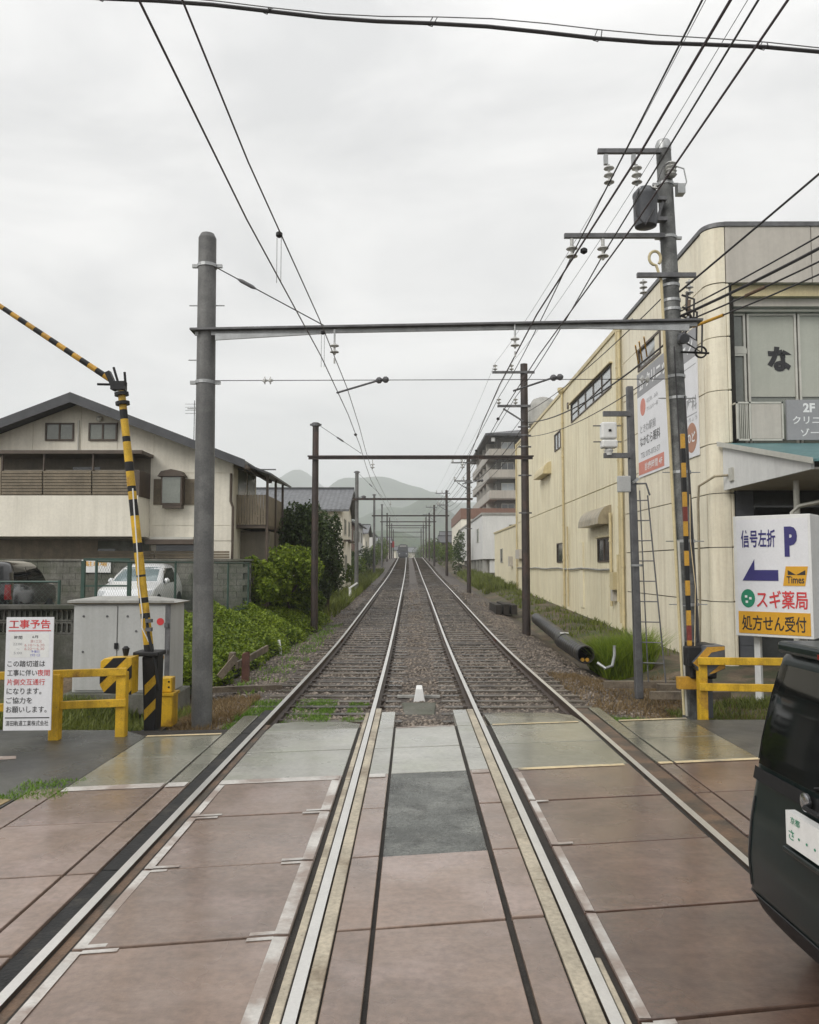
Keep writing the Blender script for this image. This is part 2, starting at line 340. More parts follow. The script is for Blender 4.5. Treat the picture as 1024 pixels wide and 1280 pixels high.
m_bark = M('brown bark', (0.085, 0.065, 0.05), 0.85, 0.3, 6, bump=0.4)
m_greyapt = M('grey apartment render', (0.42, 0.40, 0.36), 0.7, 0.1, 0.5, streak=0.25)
m_greyapd = M('apartment render with recess shade', (0.10, 0.095, 0.085), 0.7, 0.2, 0.5)  # render darkened in its colour to stand for shade behind balconies
m_bandbr = M('rust brown cladding band', (0.20, 0.105, 0.072), 0.6, 0.12, 0.8, streak=0.2)
m_whitew = M('white render', (0.70, 0.70, 0.68), 0.7, 0.05, 0.5, streak=0.15)
m_darkred = M('dark red awning', (0.13, 0.018, 0.02), 0.6, 0.15, 3)
m_rustbr = M('rusty iron', (0.11, 0.045, 0.03), 0.7, 0.3, 6, bump=0.3)
l_dark = leafmat('dark evergreen leaf', (0.016, 0.032, 0.010), (0.075, 0.115, 0.03), 0.9, 0.2)
l_mid = leafmat('mid green leaf', (0.035, 0.068, 0.010), (0.15, 0.21, 0.03), 0.9)
l_light = leafmat('yellow green leaf', (0.06, 0.115, 0.010), (0.27, 0.35, 0.035), 0.8)
l_grass = leafmat('grass blade', (0.05, 0.075, 0.014), (0.20, 0.23, 0.05), 0.7)
l_dry = leafmat('dry grass blade', (0.14, 0.09, 0.04), (0.28, 0.20, 0.10), 1.5)
l_moss = leafmat('bright low weed', (0.06, 0.13, 0.015), (0.20, 0.33, 0.05), 1.5)

m_stone = leafmat('ballast stone', (0.034, 0.026, 0.019), (0.29, 0.24, 0.195), 3.0, 0.0)
m_apl = M('pale apartment parapet', (0.42, 0.39, 0.34), 0.7, 0.1, 0.5, streak=0.25)
m_slab_mid = M('damp mid grey slab', (0.225, 0.22, 0.175), 0.28, 0.18, 1.1, coat=0.6, objvar=.12, wear=(.36, .35, .30), bump=0.08, bscale=90, col2=(0.19, 0.19, 0.145), patch=0.52, rvar=0.14, rscale=0.6)

# ------------------------------------------------------------------ the lie of the land
GP = [(-5000, 0), (21, 0), (28, .15), (38, .40), (50, .70), (65, 1.05), (80, 1.45), (108, 2.4), (136, 3.3), (155, 3.95), (172, 4.2), (200, 4.1), (260, 3.4), (400, 3.0), (9000, 3.0)]
_gy = np.array([p[0] for p in GP]); _gz = np.array([p[1] for p in GP])
def g(Y):          # height of the rail heads along the line
    return float(np.mean(np.interp([Y - 4, Y - 2, Y, Y + 2, Y + 4], _gy, _gz))) if Y > 17 else 0.0
def c(Y):          # gentle bend of the line
    return -0.5 * (max(0, Y - 12) / 140) ** 2 if Y < 160 else -0.557 - (Y - 160) * 0.0075
def sm(a, b, x):
    t = min(1, max(0, (x - a) / (b - a))); return t * t * (3 - 2 * t)
def land(x, Y):
    if Y < 11.0: return -0.14
    k = g(Y); xx = x - c(Y)
    z = k - 0.42 + 0.30 * sm(4.6, 6.0, xx) + 0.3 * sm(-4.3, -5.2, xx)
    z += 0.82 * sm(-4.5, -5.9, xx) * sm(14.6, 16.0, Y)
    if Y > 170: z = k - 0.42
    b = 0.05 * math.sin(x * 1.7 + Y * .9) * math.sin(Y * 1.3 - x * .6) if (abs(xx) > 4.4 and Y > 12 and x < 7) else 0
    t = sm(11.0, 12.5, Y); return -0.14 * (1 - t) + (z + b) * t
gx = sorted(set([-6000, -2500, -1000, -400, -150, -80, -50, -35, -25, -18, -13, -10, -8, -7] + [round(-6.4 + .2 * i, 2) for i in range(12)] + [-4, -2, 0, 2, 4.2] + [round(4.4 + .2 * i, 2) for i in range(16)] + [8.5, 11, 16, 25, 40, 80, 150, 400, 1000, 2500, 6000]))
gyv = [-300, -60, -20, 0, 8, 11] + [11.3 + .4 * i for i in range(48)] + [31 + 1.5 * i for i in range(45)] + list(range(100, 270, 6)) + [300, 400, 600, 1000, 2000, 4000, 7000]
V = [(x, y, land(x, y)) for y in gyv for x in gx]; nx = len(gx)
Fc = [(j * nx + i, j * nx + i + 1, (j + 1) * nx + i + 1, (j + 1) * nx + i) for j in range(len(gyv) - 1) for i in range(nx - 1)]
o = fast('ground', V, Fc, m_earth, smooth=True); tag(o, 'damp brown earth beside the railway line', kind='structure')

# ballast bed
bxs = [(-4.5, -.46), (-3.9, -.33), (-3.2, -.20), (-2.6, -.178), (-2.09, -.172), (-1.3, -.176), (-.6, -.172), (0.2, -.165), (1.0, -.172), (1.75, -.176), (2.5, -.172), (3.1, -.18), (3.6, -.22), (4.2, -.34), (4.7, -.46)]
ys = [11.2 + .35 * i for i in range(90)] + [43 + 2 * i for i in range(90)]
V = []
for y in ys:
    for i, (x, z) in enumerate(bxs):
        V.append((x + c(y) + random.uniform(-.05, .05), y, g(y) + z + random.uniform(-.018, .018) - (0.25 * sm(11.9, 11.2, y))))
nx = len(bxs)
Fc = [(j * nx + i, j * nx + i + 1, (j + 1) * nx + i + 1, (j + 1) * nx + i) for j in range(len(ys) - 1) for i in range(nx - 1)]
o = fast('ballast_bed', V, Fc, m_ballast); tag(o, 'brown grey crushed stone bed under both tracks', kind='structure')

# loose stones: real pieces near the crossing, nobody could count them
ico = np.array([(0, 0, 1), (.9, 0, .4), (.28, .85, .4), (-.72, .53, .4), (-.72, -.53, .4), (.28, -.85, .4), (0, 0, -.6)])
icof = np.array([(0, 1, 2), (0, 2, 3), (0, 3, 4), (0, 4, 5), (0, 5, 1), (6, 2, 1), (6, 3, 2), (6, 4, 3), (6, 5, 4), (6, 1, 5)])
def stones(n, x0, x1, y0, y1, rmin, rmax, power=1.6):
    X = rng.uniform(x0, x1, n); Y = y0 + (y1 - y0) * rng.random(n) ** power
    for a in (-2.095, -.595, .99, 2.505): X = np.where(abs(X - a) < .09, X + .2, X)
    zz = np.interp(X, [p[0] for p in bxs], [p[1] for p in bxs]) + np.array([g(y) for y in Y]) - .012
    X = X + np.array([c(y) for y in Y])
    s = rng.uniform(rmin, rmax, n); a = rng.uniform(0, 6.28, n)
    J = ico[None] * (1 + rng.uniform(-.35, .35, (n, 7, 3))) * s[:, None, None] * np.array([1, rng.uniform(.7, 1.1), .75])
    ca, sa = np.cos(a)[:, None], np.sin(a)[:, None]
    P = np.stack([J[..., 0] * ca - J[..., 1] * sa + X[:, None], J[..., 0] * sa + J[..., 1] * ca + Y[:, None], J[..., 2] + zz[:, None]], -1)
    Fs = icof[None] + (np.arange(n) * 7)[:, None, None]
    return P.reshape(-1, 3), Fs.reshape(-1, 3)
P1, F1 = stones(46000, -3.9, 4.2, 11.9, 36, .022, .052)
P2, F2 = stones(12000, -3.9, 4.2, 30, 62, .03, .06, 1.3)
o = fast('ballast_stones', np.vstack([P1, P2]), np.vstack([F1, F2 + len(P1)]), m_stone, rnd=np.repeat(rng.random(58000) ** 1.6, 10)); tag(o, 'loose brown grey stones strewn between rails and sleepers', kind='stuff')

# ------------------------------------------------------------------ the two tracks
RAILS = {'left': (-2.095, -.595), 'right': (.99, 2.505)}
prof = [(-.0325, 0), (.0325, 0), (.0325, -.035), (.009, -.05), (.009, -.125), (.065, -.145), (.065, -.16), (-.065, -.16), (-.065, -.145), (-.009, -.125), (-.009, -.05), (-.0325, -.035)]
rys = [-6, 0, 4, 8, 11] + [12 + 2 * i for i in range(76)] + [166, 172, 180, 190, 200, 215, 230]
trk = {}
for side, lab in (('left', 'railway track running past the bushes and the gabled house'), ('right', 'railway track running past the yellow building')):
    t = thing('railway_track', lab, None, kind='structure'); trk[side] = t
    for x0 in RAILS[side]:
        V, Fc, mi = [], [], []
        mb = MB()
        for y in rys: mb.v += [(x0 + c(y) + px_, y, g(y) + pz + .003) for px_, pz in prof]
        n = len(prof)
        for j in range(len(rys) - 1):
            for i in range(n):
                mb.f.append((j * n + i, j * n + (i + 1) % n, (j + 1) * n + (i + 1) % n, (j + 1) * n + i)); mb.m.append(1 if i == 0 else 0)
        mb.build('rail', [m_railside, m_steel], t)
        for y in (24.2, 49):
            mb = MB(); mb.bx(x0 + c(y) - .03, x0 + c(y) - .012, y - .3, y + .3, g(y) - .12, g(y) - .02); mb.bx(x0 + c(y) + .012, x0 + c(y) + .03, y - .3, y + .3, g(y) - .12, g(y) - .02)
            for q in (-.2, -.07, .07, .2): mb.cyl((x0 + c(y) - .045, y + q, g(y) - .07), (x0 + c(y) + .045, y + q, g(y) - .07), .016, n=6)
            mb.build('fishplate', m_rustbr, t)
    xa, xb = (-2.55, -.16) if side == 'left' else (.50, 2.98)
    proto = None; k = 0; y = 12.35; far = MB()
    while y < 158:
        yy = y + random.uniform(-.04, .04); cx = (xa + xb) / 2 + c(yy) + random.uniform(-.05, .05)
        if k < 140:
            if proto is None or k < 5:
                mb = MB(); hw = (xb - xa) / 2; L_ = [(-hw, .0), (-hw * .5, random.uniform(-.012, .012)), (0, random.uniform(-.015, .01)), (hw * .5, random.uniform(-.012, .012)), (hw, 0)]
                for (a0, b0), (a1, b1) in zip(L_[:-1], L_[1:]):
                    mb.hexa([(a0, -.09 + b0, -.12), (a1, -.09 + b1, -.12), (a1, .09 + b1, -.12), (a0, .09 + b0, -.12), (a0, -.085 + b0, .0), (a1, -.085 + b1, .0), (a1, .085 + b1, .0), (a0, .085 + b0, .0)])
                mb.v = [(a, b, d) for a, b, d in mb.v]
                LOCAL.add(t.name); o = mb.build('sleeper', m_sleeper, t); LOCAL.discard(t.name); protos = [o] if proto is None else protos + [o]; proto = o
            else:
                o = random.choice(protos).copy(); C.objects.link(o)
            o.location = (cx, yy, g(yy) - (.140 if yy < 17 else .146) + random.uniform(-.012, .006)); o.rotation_euler = (0, 0, random.uniform(-.012, .012))
        else:
            far.bx(cx - (xb - xa) / 2, cx + (xb - xa) / 2, yy - .09, yy + .09, g(yy) - .28, g(yy) - .142)
        k += 1; y += .60
    far.build('distant_sleepers', m_sleeper, t, kind='stuff')
    # rail chairs and spikes on the nearer sleepers
    mb = MB(); y = 12.35
    for i in range(60):
        for x0 in RAILS[side]:
            for q in (-1, 1): mb.bx(x0 + q * .10 - .035, x0 + q * .10 + .035, y - .06, y + .06, g(y) - .16, g(y) - .125)
        y += .60
    mb.build('rail_clips', m_railside, t, kind='stuff')

# ------------------------------------------------------------------ level crossing paving
lc = thing('level_crossing', 'level crossing paved with grey and red brown slabs between the rails', None, kind='structure')
K0 = -7
def yk(x, k): return 9.95 + .17 * x + 1.22 * k
MB().hexa([(-3.8, -6, -.2), (4.15, -6, -.2), (4.15, 11.6, -.2), (-3.8, 11.0, -.2), (-3.8, -6, -.022), (4.15, -6, -.022), (4.15, 11.6, -.022), (-3.8, 11.0, -.022)]).build('bed', m_under, lc)
def slab(x0, x1, ka, kb, mat, gap=.013, top=0.0, far0=None, jit=True):
    a0, a1 = yk(x0, ka) + gap, yk(x1, ka) + gap; b0, b1 = yk(x0, kb) - gap, yk(x1, kb) - gap
    if far0 is not None: b0 = b1 = far0
    z = top + (random.uniform(-.005, .004) if jit else 0); tl = random.uniform(-.003, .003) if jit else 0
    mb = MB().hexa([(x0, a0, -.12), (x1, a1, -.12), (x1, b1, -.12), (x0, b0, -.12), (x0, a0, z + tl), (x1, a1, z), (x1, b1, z - tl), (x0, b0, z)])
    return mb.build('paving_slab', mat, lc, bevel=.006)
def strip(x0, x1, k1, kind):
    for k in range(-11, k1):
        grey = k >= -1
        if kind == 'centre' and k in (-3, -2): continue
        right = x0 > .9
        mat = (m_slab_olive if x0 > 2.6 else m_slab_mid if x0 > .9 or x0 < -2 else m_slab_grey) if grey else (m_slab_redshade if right else m_slab_red)
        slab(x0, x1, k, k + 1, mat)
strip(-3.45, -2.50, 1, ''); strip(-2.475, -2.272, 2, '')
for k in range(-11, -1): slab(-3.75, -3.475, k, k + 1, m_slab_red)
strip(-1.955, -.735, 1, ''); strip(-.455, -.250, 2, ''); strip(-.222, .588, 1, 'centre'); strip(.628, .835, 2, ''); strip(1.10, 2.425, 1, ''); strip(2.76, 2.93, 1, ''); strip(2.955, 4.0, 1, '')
slab(-.222, .588, -3, -1, m_patch, gap=.004, top=-.006)
slab(2.76, 2.93, 1, 2, m_slab_olive, far0=12.7); 
# ramps at the far end with clipped corners
for x0, x1, y0, y1, mt in ((-1.955, -.735, yk(-1.3, 1) + .1, 11.95, m_slab_grey), (1.10, 2.425, yk(1.7, 1) + .1, 12.75, m_slab_mid)):
    P = [(x0, yk(x0, 1) + .01), (x1, yk(x1, 1) + .01), (x1, y1 - .45), (x1 - .22, y1), (x0 + .25, y1), (x0, y1 - .4)]
    top = [(x, y, -.10 * sm(y0 + .1, y1 + .3, y)) for x, y in P]
    MB().add([(x, y, -.3) for x, y in P] + top, [tuple(range(5, -1, -1)), tuple(range(6, 12))] + [(i, (i + 1) % 6, 6 + (i + 1) % 6, 6 + i) for i in range(6)]).build('paving_slab', mt, lc, bevel=.008)
# strips beside the rails
def lane(name, x0, x1, y0, y1, mat, top, step=None, bev=.006, sag=True):
    y = y0
    while y < y1 - .05:
        e = min(y1, y + (step or 99)); z = top + (random.uniform(-.006, .004) if sag else 0)
        MB().bx(x0, x1, y + .004, e - .004, -.12, z).build(name, mat, lc, bevel=bev); y = e
lane('rubber_strip', -2.265, -2.137, -6, 12.5, m_rubber, -.012, 2.4)
lane('mud_groove', -2.055, -1.985, -6, 11.4, m_mud, -.018, None)
lane('timber_strip', -.695, -.642, -6, 12.3, m_timber, -.010, 2.9)
lane('timber_strip', -.552, -.468, -6.1, 12.6, m_timber, -.002, 3.05)
lane('timber_strip', .848, .945, -6.4, 12.6, m_timber, -.002, 3.05)
lane('timber_strip', 1.034, 1.068, -6, 4.7, m_timber, -.012, None)
lane('timber_strip', 1.034, 1.068, 7.8, 11.9, m_timber_d, -.03, 1.9)
lane('mud_groove', 2.552, 2.745, -6, 12.7, m_mud, -.014, None)
# paint, 3 mm sheets lying on the slabs
def paint(pts, mat=m_wpaint):
    MB().prism([(x, y, .0042) for x, y in pts], (0, 0, .002)).build('paint_line', mat, lc)
def crossline(x0, x1, k, w, mat, off=0.0):
    paint([(x0, yk(x0, k) - w + off), (x1, yk(x1, k) - w + off), (x1, yk(x1, k) - .015 + off), (x0, yk(x0, k) - .015 + off)], mat)
for x0, x1 in ((-3.44, -2.51), (-2.47, -2.28), (-1.95, -.76)): crossline(x0, x1, -1, .17, m_wpaint)
for x0, x1 in ((.645, .83), (-.45, -.28)): crossline(x0, x1, -1, .15, m_wpaint)
for x0, x1 in ((1.16, 2.36), (2.765, 2.925), (2.96, 3.98)): crossline(x0, x1, -1, .10, m_ypaint)
crossline(-3.44, -2.51, 1, .09, m_ypaint); crossline(2.96, 3.98, 1, .09, m_ypaint); crossline(1.12, 2.36, 1, .07, m_ypaint); crossline(-.21, .57, 1, .06, m_wpaint)
for k in range(-11, -1):
    for xe, x1, d in ((-.742, -.825, -1), (-1.948, -1.885, 1), (1.106, 1.165, 1)):
        lo, hi = sorted((xe, x1)); a = yk(lo, k) + .02; b = yk(lo, k + 1) - .02
        if k == -2: b -= .17
        if xe == -1.948 and k > -2: continue
        paint([(lo, a), (hi, a), (hi, b), (lo, b)])
        s0, s1 = sorted((x1, x1 + d * random.uniform(.10, .2)))
        if xe == 1.106 and k % 3: continue
        paint([(s0, yk(s0, k) + .015), (s1, yk(s1, k) + .015), (s1, yk(s1, k) + .055), (s0, yk(s0, k) + .055)])
        paint([(s0, yk(s0, k + 1) - .055), (s1, yk(s1, k + 1) - .055), (s1, yk(s1, k + 1) - .015), (s0, yk(s0, k + 1) - .015)]) if k < -2 else None

# ------------------------------------------------------------------ roads either side
def sheet(name, poly, z, mat, label, depth=.10):
    o = MB().prism([(x, y, z - depth) for x, y in poly], (0, 0, depth)).build(name, mat); tag(o, label, kind='structure'); return o
sheet('road', [(-60, -6), (-3.78, -6), (-3.78, 8.0), (-3.47, 8.1), (-3.47, 10.6), (-3.9, 11.0), (-60, 11.4)], -.012, m_asph, 'dark wet asphalt road leading away past the yellow fence')
sheet('road', [(4.02, -6), (60, -6), (60, 12.5), (4.02, 11.75)], -.012, m_asph, 'dark wet asphalt road under the parked wagon')
MB().prism([(-4.95, 9.25, -.008), (-4.55, 9.35, -.008), (-4.62, 9.5, -.008), (-5.2, 9.4, -.008)], (0, 0, .003)).build('road_marking', m_wpaint)['kind'] = 'structure'
sheet('sand_patch', [(-4.6, 7.35), (-3.85, 7.2), (-3.8, 7.75), (-4.5, 7.85)], -.004, M('sandy grit', (.30, .23, .12), .8, .25, 6, bump=.4), 'patch of sandy grit at the road edge', .02)

# ------------------------------------------------------------------ hills
def hill(label, peaks, x0, x1, y0, y1, n, seed):
    r = np.random.default_rng(seed); xs_ = np.linspace(x0, x1, n); ys_ = np.linspace(y0, y1, max(8, n // 3)); X, Y = np.meshgrid(xs_, ys_)
    Z = np.full_like(X, -5.0)
    acc = np.zeros_like(X)
    for px_, py_, h, sx, sy in peaks: acc += (h * .95 * np.exp(-((X - px_) / sx) ** 2 - ((Y - py_) / sy) ** 2)) ** 4.5
    Z = np.maximum(Z, acc ** (1 / 4.5) - 5)
    for k in range(14):
        a, b, ph = r.uniform(.004, .03), r.uniform(.004, .03), r.uniform(0, 6.28)
        Z += np.clip(Z, 0, 200) * .012 * np.sin(X * a * 1.6 + Y * b + ph)
    V = np.stack([X, Y, Z], -1).reshape(-1, 3); nx = n; ny = len(ys_)
    Fc = [(j * nx + i, j * nx + i + 1, (j + 1) * nx + i + 1, (j + 1) * nx + i) for j in range(ny - 1) for i in range(nx - 1)]
    o = fast('hill', V, Fc, m_hill, smooth=True); tag(o, label, kind='structure')
hill('rounded wooded hill behind the second house roof', [(-385, 2600, 318, 150, 420), (-300, 2650, 262, 420, 420), (-640, 2650, 270, 190, 400), (-1050, 2700, 250, 350, 400), (200, 2700, 235, 400, 400), (900, 2700, 260, 500, 400)], -2200, 2200, 1900, 3300, 200, 1)
hill('broad hazy ridge behind the overhead gantries', [(-92, 2100, 256, 150, 380), (-185, 2120, 228, 110, 380), (40, 2150, 222, 140, 380), (-300, 2150, 195, 190, 350), (260, 2150, 200, 200, 350), (600, 2200, 200, 260, 350), (-700, 2200, 170, 300, 350)], -1500, 1500, 1500, 2800, 180, 2)
hill('nearer green ridge closing the end of the line', [(26, 1250, 122, 62, 260), (-35, 1250, 100, 75, 240), (95, 1250, 92, 75, 240), (-130, 1260, 92, 120, 240), (200, 1280, 90, 120, 240), (420, 1300, 90, 180, 240), (-400, 1300, 90, 200, 240)], -900, 900, 800, 1700, 180, 3)
hill('low wooded rise behind the crest of the line', [(-20, 640, 38, 60, 110), (70, 650, 34, 70, 110), (-120, 650, 33, 80, 110), (200, 660, 34, 120, 110), (-300, 660, 34, 140, 110)], -500, 500, 450, 860, 120, 4)
hb = MB().bx(-2600, 2600, -400, 3700, -7, 345).build('haze', None or m_dark); hb.data.materials.clear()
hm = bpy.data.materials.new('haze'); hm.use_nodes = True; hm.node_tree.nodes.clear()
pv = hm.node_tree.nodes.new('ShaderNodeVolumePrincipled'); mo = hm.node_tree.nodes.new('ShaderNodeOutputMaterial')
pv.inputs['Color'].default_value = (.95, .975, 1, 1); pv.inputs['Density'].default_value = .0005
hm.node_tree.links.new(pv.outputs[0], mo.inputs['Volume']); hb.data.materials.append(hm); tag(hb, 'pale even rain haze over the valley', kind='stuff')

# ------------------------------------------------------------------ masts, gantries and wires
def band(mb, x, y, z, r, h=.05, ears=True):
    mb.cyl((x, y, z - h / 2), (x, y, z + h / 2), r + .012, n=16)
    if ears: mb.bx(x - r - .09, x - r + .0, y - .025, y + .025, z - h / 2, z + h / 2); mb.bx(x + r, x + r + .09, y - .025, y + .025, z - h / 2, z + h / 2)
def insulator(mb, p, s=1.0, n=2, axis=(0, 0, -1)):
    s *= .82
    for k in range(n):
        mb.lathe([(.02 * s, k * .13 * s), (.03 * s, k * .13 * s + .03 * s), (.09 * s, (k * .13 + .06) * s), (.095 * s, (k * .13 + .075) * s), (.035 * s, (k * .13 + .085) * s), (.02 * s, (k * .13 + .13) * s)], p, 10, axis=axis)
# first concrete mast (beside the cabinet)
B = Vector((-3.12, 12.05, -.25))
t = thing('catenary_mast', 'smooth grey concrete mast standing at the ballast edge beside the grey cabinet', 'mast', B, group='catenary masts')
mb = MB(); mb.cyl(B, (-3.14, 12.05, 3.4), .150, .147, 24); mb.build('shaft', m_conc, t, True)
mb = MB(); mb.cyl((-3.14, 12.05, 3.4), (-3.16, 12.05, 7.26), .147, .135, 24); mb.cyl((-3.16, 12.05, 7.26), (-3.16, 12.05, 7.33), .135, .10, 24); mb.build('shaft', m_conc, t, True)
for z in (6.82, 5.0):
    mb = MB(); band(mb, -3.155, 12.05, z, .14); mb.build('clamp_band', m_galv, t)
for z, sd_ in ((6.2, 1), (6.2, -1), (5.35, -1), (4.6, -1)):
    MB().cyl((-3.15, 12.05, z), (-3.15 + sd_ * .27, 12.05, z), .009, n=6).build('step_bolt', m_galv, t)
# second concrete pole with power equipment (beside the yellow building)
x0, y0, x1, z1 = 4.42, 12.75, 4.14, 9.12
def pr_(z): f = z / z1; return x0 + (x1 - x0) * f
t = thing('utility_pole', 'mottled grey concrete pole carrying the transformer and crossarms by the barrier', 'utility pole', (x0, y0, -.2), group='catenary masts'); PT = t
MB().cyl((x0, y0, -.3), (x1, y0, z1), .165, .118, 24).build('shaft', m_conc_mot, t, True)
mb = MB(); mb.lathe([(.126, 0), (.13, .1), (.10, .17), (.03, .2)], (x1, y0, z1 - .1), 20); mb.build('pole_cap', m_galv, t, True)
for z in (6.86, 6.75, 6.5, 6.35, 7.55, 8.45, 5.25, 4.9, 3.7, 2.6, 1.6):
    mb = MB(); band(mb, pr_(z), y0, z, .165 - .047 * z / z1, .045, z > 7); mb.build('clamp_band', m_galv, t)
for z in (4.9, 3.7, 2.6, 1.6):
    for q in (-1, 1): MB().cyl((pr_(z), y0, z), (pr_(z) + q * .3, y0 - .02, z), .009, n=6).build('step_bolt', m_galv, t)
mb = MB(); mb.tube([(pr_(z) - .19, y0 - .12, z) for z in (-.1, 1, 2, 3, 4, 5, 6, 6.8)] + [(pr_(7) - .2 - .13 * math.sin(a) * (1 - a / 11) - .06, y0 - .12, 7.05 + .15 * (1 - math.cos(a)) * (1 - a / 14)) for a in np.linspace(0, 5.5, 14)], .024, 8)
mb.build('conduit', m_pipeY, t, True)
MB().tube([(pr_(z) + .06, y0 - .19, z) for z in (.9, 2, 3.4, 4.9)], .014, 6).build('cable', m_wire, t, True)
MB().tube([(pr_(z) - .06, y0 - .18, z) for z in (1.2, 3, 5, 5.7)], .011, 6).build('cable', m_wire, t, True)
def crossarm(z, xa, xb, name='crossarm'):
    MB().bx(xa, xb, y0 - .20, y0 - .13, z - .035, z + .035).build(name, m_dkgalv, t)
crossarm(8.93, 3.02, 4.05); crossarm(7.52, 2.46, 4.08); crossarm(6.87, 3.62, 4.56)
for (x, z) in ((3.15, 8.87), (3.60, 8.87)):
    mb = MB(); mb.bx(x - .03, x + .03, y0 - .2, y0 - .13, z - .16, z); mb.build('hanger', m_galv, t); mb = MB(); insulator(mb, (x + .05, y0 - .16, z - .16), 1.1, 3); mb.build('insulator', m_porc, t, True)
for (x, z) in ((2.58, 7.48), (3.08, 7.48)):
    mb = MB(); mb.cyl((x, y0 - .16, z), (x, y0 - .16, z - .12), .03); insulator(mb, (x, y0 - .16, z - .1), 1.2, 2); mb.build('insulator', m_porc, t, True)
for x in (3.72, 4.46):
    mb = MB(); insulator(mb, (x, y0 - .16, 6.80), .8, 3); mb.build('insulator', m_porc, t, True)
mb = MB()
for k in range(4): mb.lathe([(.07, 0), (.10, .03), (.07, .06)], (4.20, y0 - .16, 8.5 + .06 * k), 10)
mb.build('surge_arrester', m_porc, t, True)
mb = MB(); mb.bx(4.30, 4.42, y0 - .2, y0 - .05, 8.22, 8.38); mb.tube([(4.25, y0 - .15, 8.7), (4.40, y0 - .2, 8.62), (4.44, y0 - .2, 8.4), (4.38, y0 - .15, 8.25)], .012, 6); mb.build('cutout_switch', m_galv, t)
tr = thing('transformer', 'dark grey cylindrical transformer hanging from the concrete pole', 'transformer', (3.76, y0 - .22, 7.62))
mb = MB(); mb.lathe([(.10, 0), (.17, .03), (.185, .10), (.19, .50), (.20, .52), (.20, .56), (.19, .58), (.12, .66), (.05, .69)], (3.76, y0 - .22, 7.62), 20); mb.build('tank', m_tran, tr, True)
mb = MB(); mb.bx(3.9, 4.1, y0 - .26, y0 - .14, 8.08, 8.14); mb.bx(3.9, 4.1, y0 - .26, y0 - .14, 7.74, 7.80); mb.bar((3.95, y0 - .2, 7.77), (4.06, y0 - .2, 8.1), .04); mb.build('bracket', m_dkgalv, tr)
for xx, yy_, ax in ((3.68, .30, (-.4, -.3, .8)), (3.86, .36, (.2, -.5, .8))):
    mb = MB(); insulator(mb, (xx, y0 - yy_, 8.18), .8, 1, ax); mb.build('bushing', m_porc, tr, True)
mb = MB(); mb.tube([(3.62, y0 - .36, 8.2), (3.54, y0 - .38, 8.0), (3.57, y0 - .4, 7.75), (3.7, y0 - .4, 7.6), (3.84, y0 - .42, 7.85)], .012, 6); mb.tube([(3.9, y0 - .4, 8.3), (4.0, y0 - .4, 8.55), (4.15, y0 - .25, 8.7)], .009, 6); mb.build('lead_wire', m_wire, tr, True)
mb = MB(); mb.lathe([(.075, 0), (.085, .03), (.085, .17), (.06, .22)], (4.30, y0 - .34, 5.78), 16, axis=(0.1, .9, .25)); lm = thing('loudspeaker', 'round dark horn loudspeaker under the beam end on the mottled pole', 'loudspeaker', (4.30, y0 - .34, 5.78)); mb.build('horn', m_tran, lm, True); MB().bx(4.26, 4.34, y0 - .2, y0 - .1, 5.86, 5.92).build('bracket', m_dkgalv, lm)
mb = MB(); cc = Vector((4.62, y0 - .15, 5.62))
for k in range(2): mb.tube([cc + Vector((.09 * math.cos(a), .01 * k, .09 * math.sin(a))) for a in np.linspace(0, 6.2, 14)], .014, 6)
mb.tube([(4.3, y0 - .15, 5.62), (4.75, y0 - .15, 5.60)], .018, 6); o = mb.build('cable_coil', m_black, PT)

# portal beams and the brown masts further down the line
def beam_sag(t, xa, xb, y, z, mat, h=.11, ang=True):
    mb = MB(); mb.bx(xa, xb, y - .05, y + .05, z + h / 2 - .022, z + h / 2); mb.bx(xa, xb, y - .01, y + .01, z - h / 2, z + h / 2 - .022)
    mb.build('girder', mat, t)
t = thing('gantry_beam', 'long steel beam spanning both tracks between the two concrete poles', 'gantry beam', (.5, 12.0, 5.75), group='gantry beams across the tracks')
zl, zr = 5.78, 5.92
mb = MB(); mb.hexa([(-3.36, 11.86, zl - .01), (4.40, 11.86, zr - .01), (4.40, 12.20, zr - .01), (-3.36, 12.20, zl - .01), (-3.36, 11.86, zl + .02), (4.40, 11.86, zr + .02), (4.40, 12.20, zr + .02), (-3.36, 12.20, zl + .02)]); mb.build('top_flange', m_dkgalv, t)
mb = MB(); mb.hexa([(-3.30, 11.95, zl - .075), (4.34, 11.95, zr - .075), (4.34, 11.97, zr - .075), (-3.30, 11.97, zl - .075), (-3.30, 11.95, zl - .012), (4.34, 11.95, zr - .012), (4.34, 11.97, zr - .012), (-3.30, 11.97, zl - .012)])
for k in range(9): mb.cyl((-2.6 + k * .85, 11.94, zl - .04 + .03 * k), (-2.6 + k * .85, 11.98, zl - .04 + .03 * k), .016, n=6)
mb.build('web', m_galv, t)
mb = MB(); mb.prism([(-2.98, 11.90, zl - .16), (-1.3, 11.90, zl - .06), (-2.98, 11.90, zl - .06)], (0, .03, 0)); mb.build('gusset', m_galv, t); mb = MB(); mb.prism([(4.2, 11.90, zr - .16), (2.4, 11.90, zr - .12), (4.2, 11.90, zr - .06)], (0, .03, 0)); mb.build('gusset', m_galv, t)
def hanger_ins(t, x, y, z):
    mb = MB(); mb.cyl((x, y, z), (x, y, z - .22), .016, n=6); mb.build('hanger_rod', m_galv, t)
    mb = MB(); insulator(mb, (x, y, z - .20), .9, 2); mb.cyl((x, y, z - .44), (x, y, z - .52), .015, n=6); mb.build('insulator', m_porc, t, True)
hanger_ins(t, -1.17, 11.9, zl - .0); hanger_ins(t, 1.56, 11.9, zl + .1)

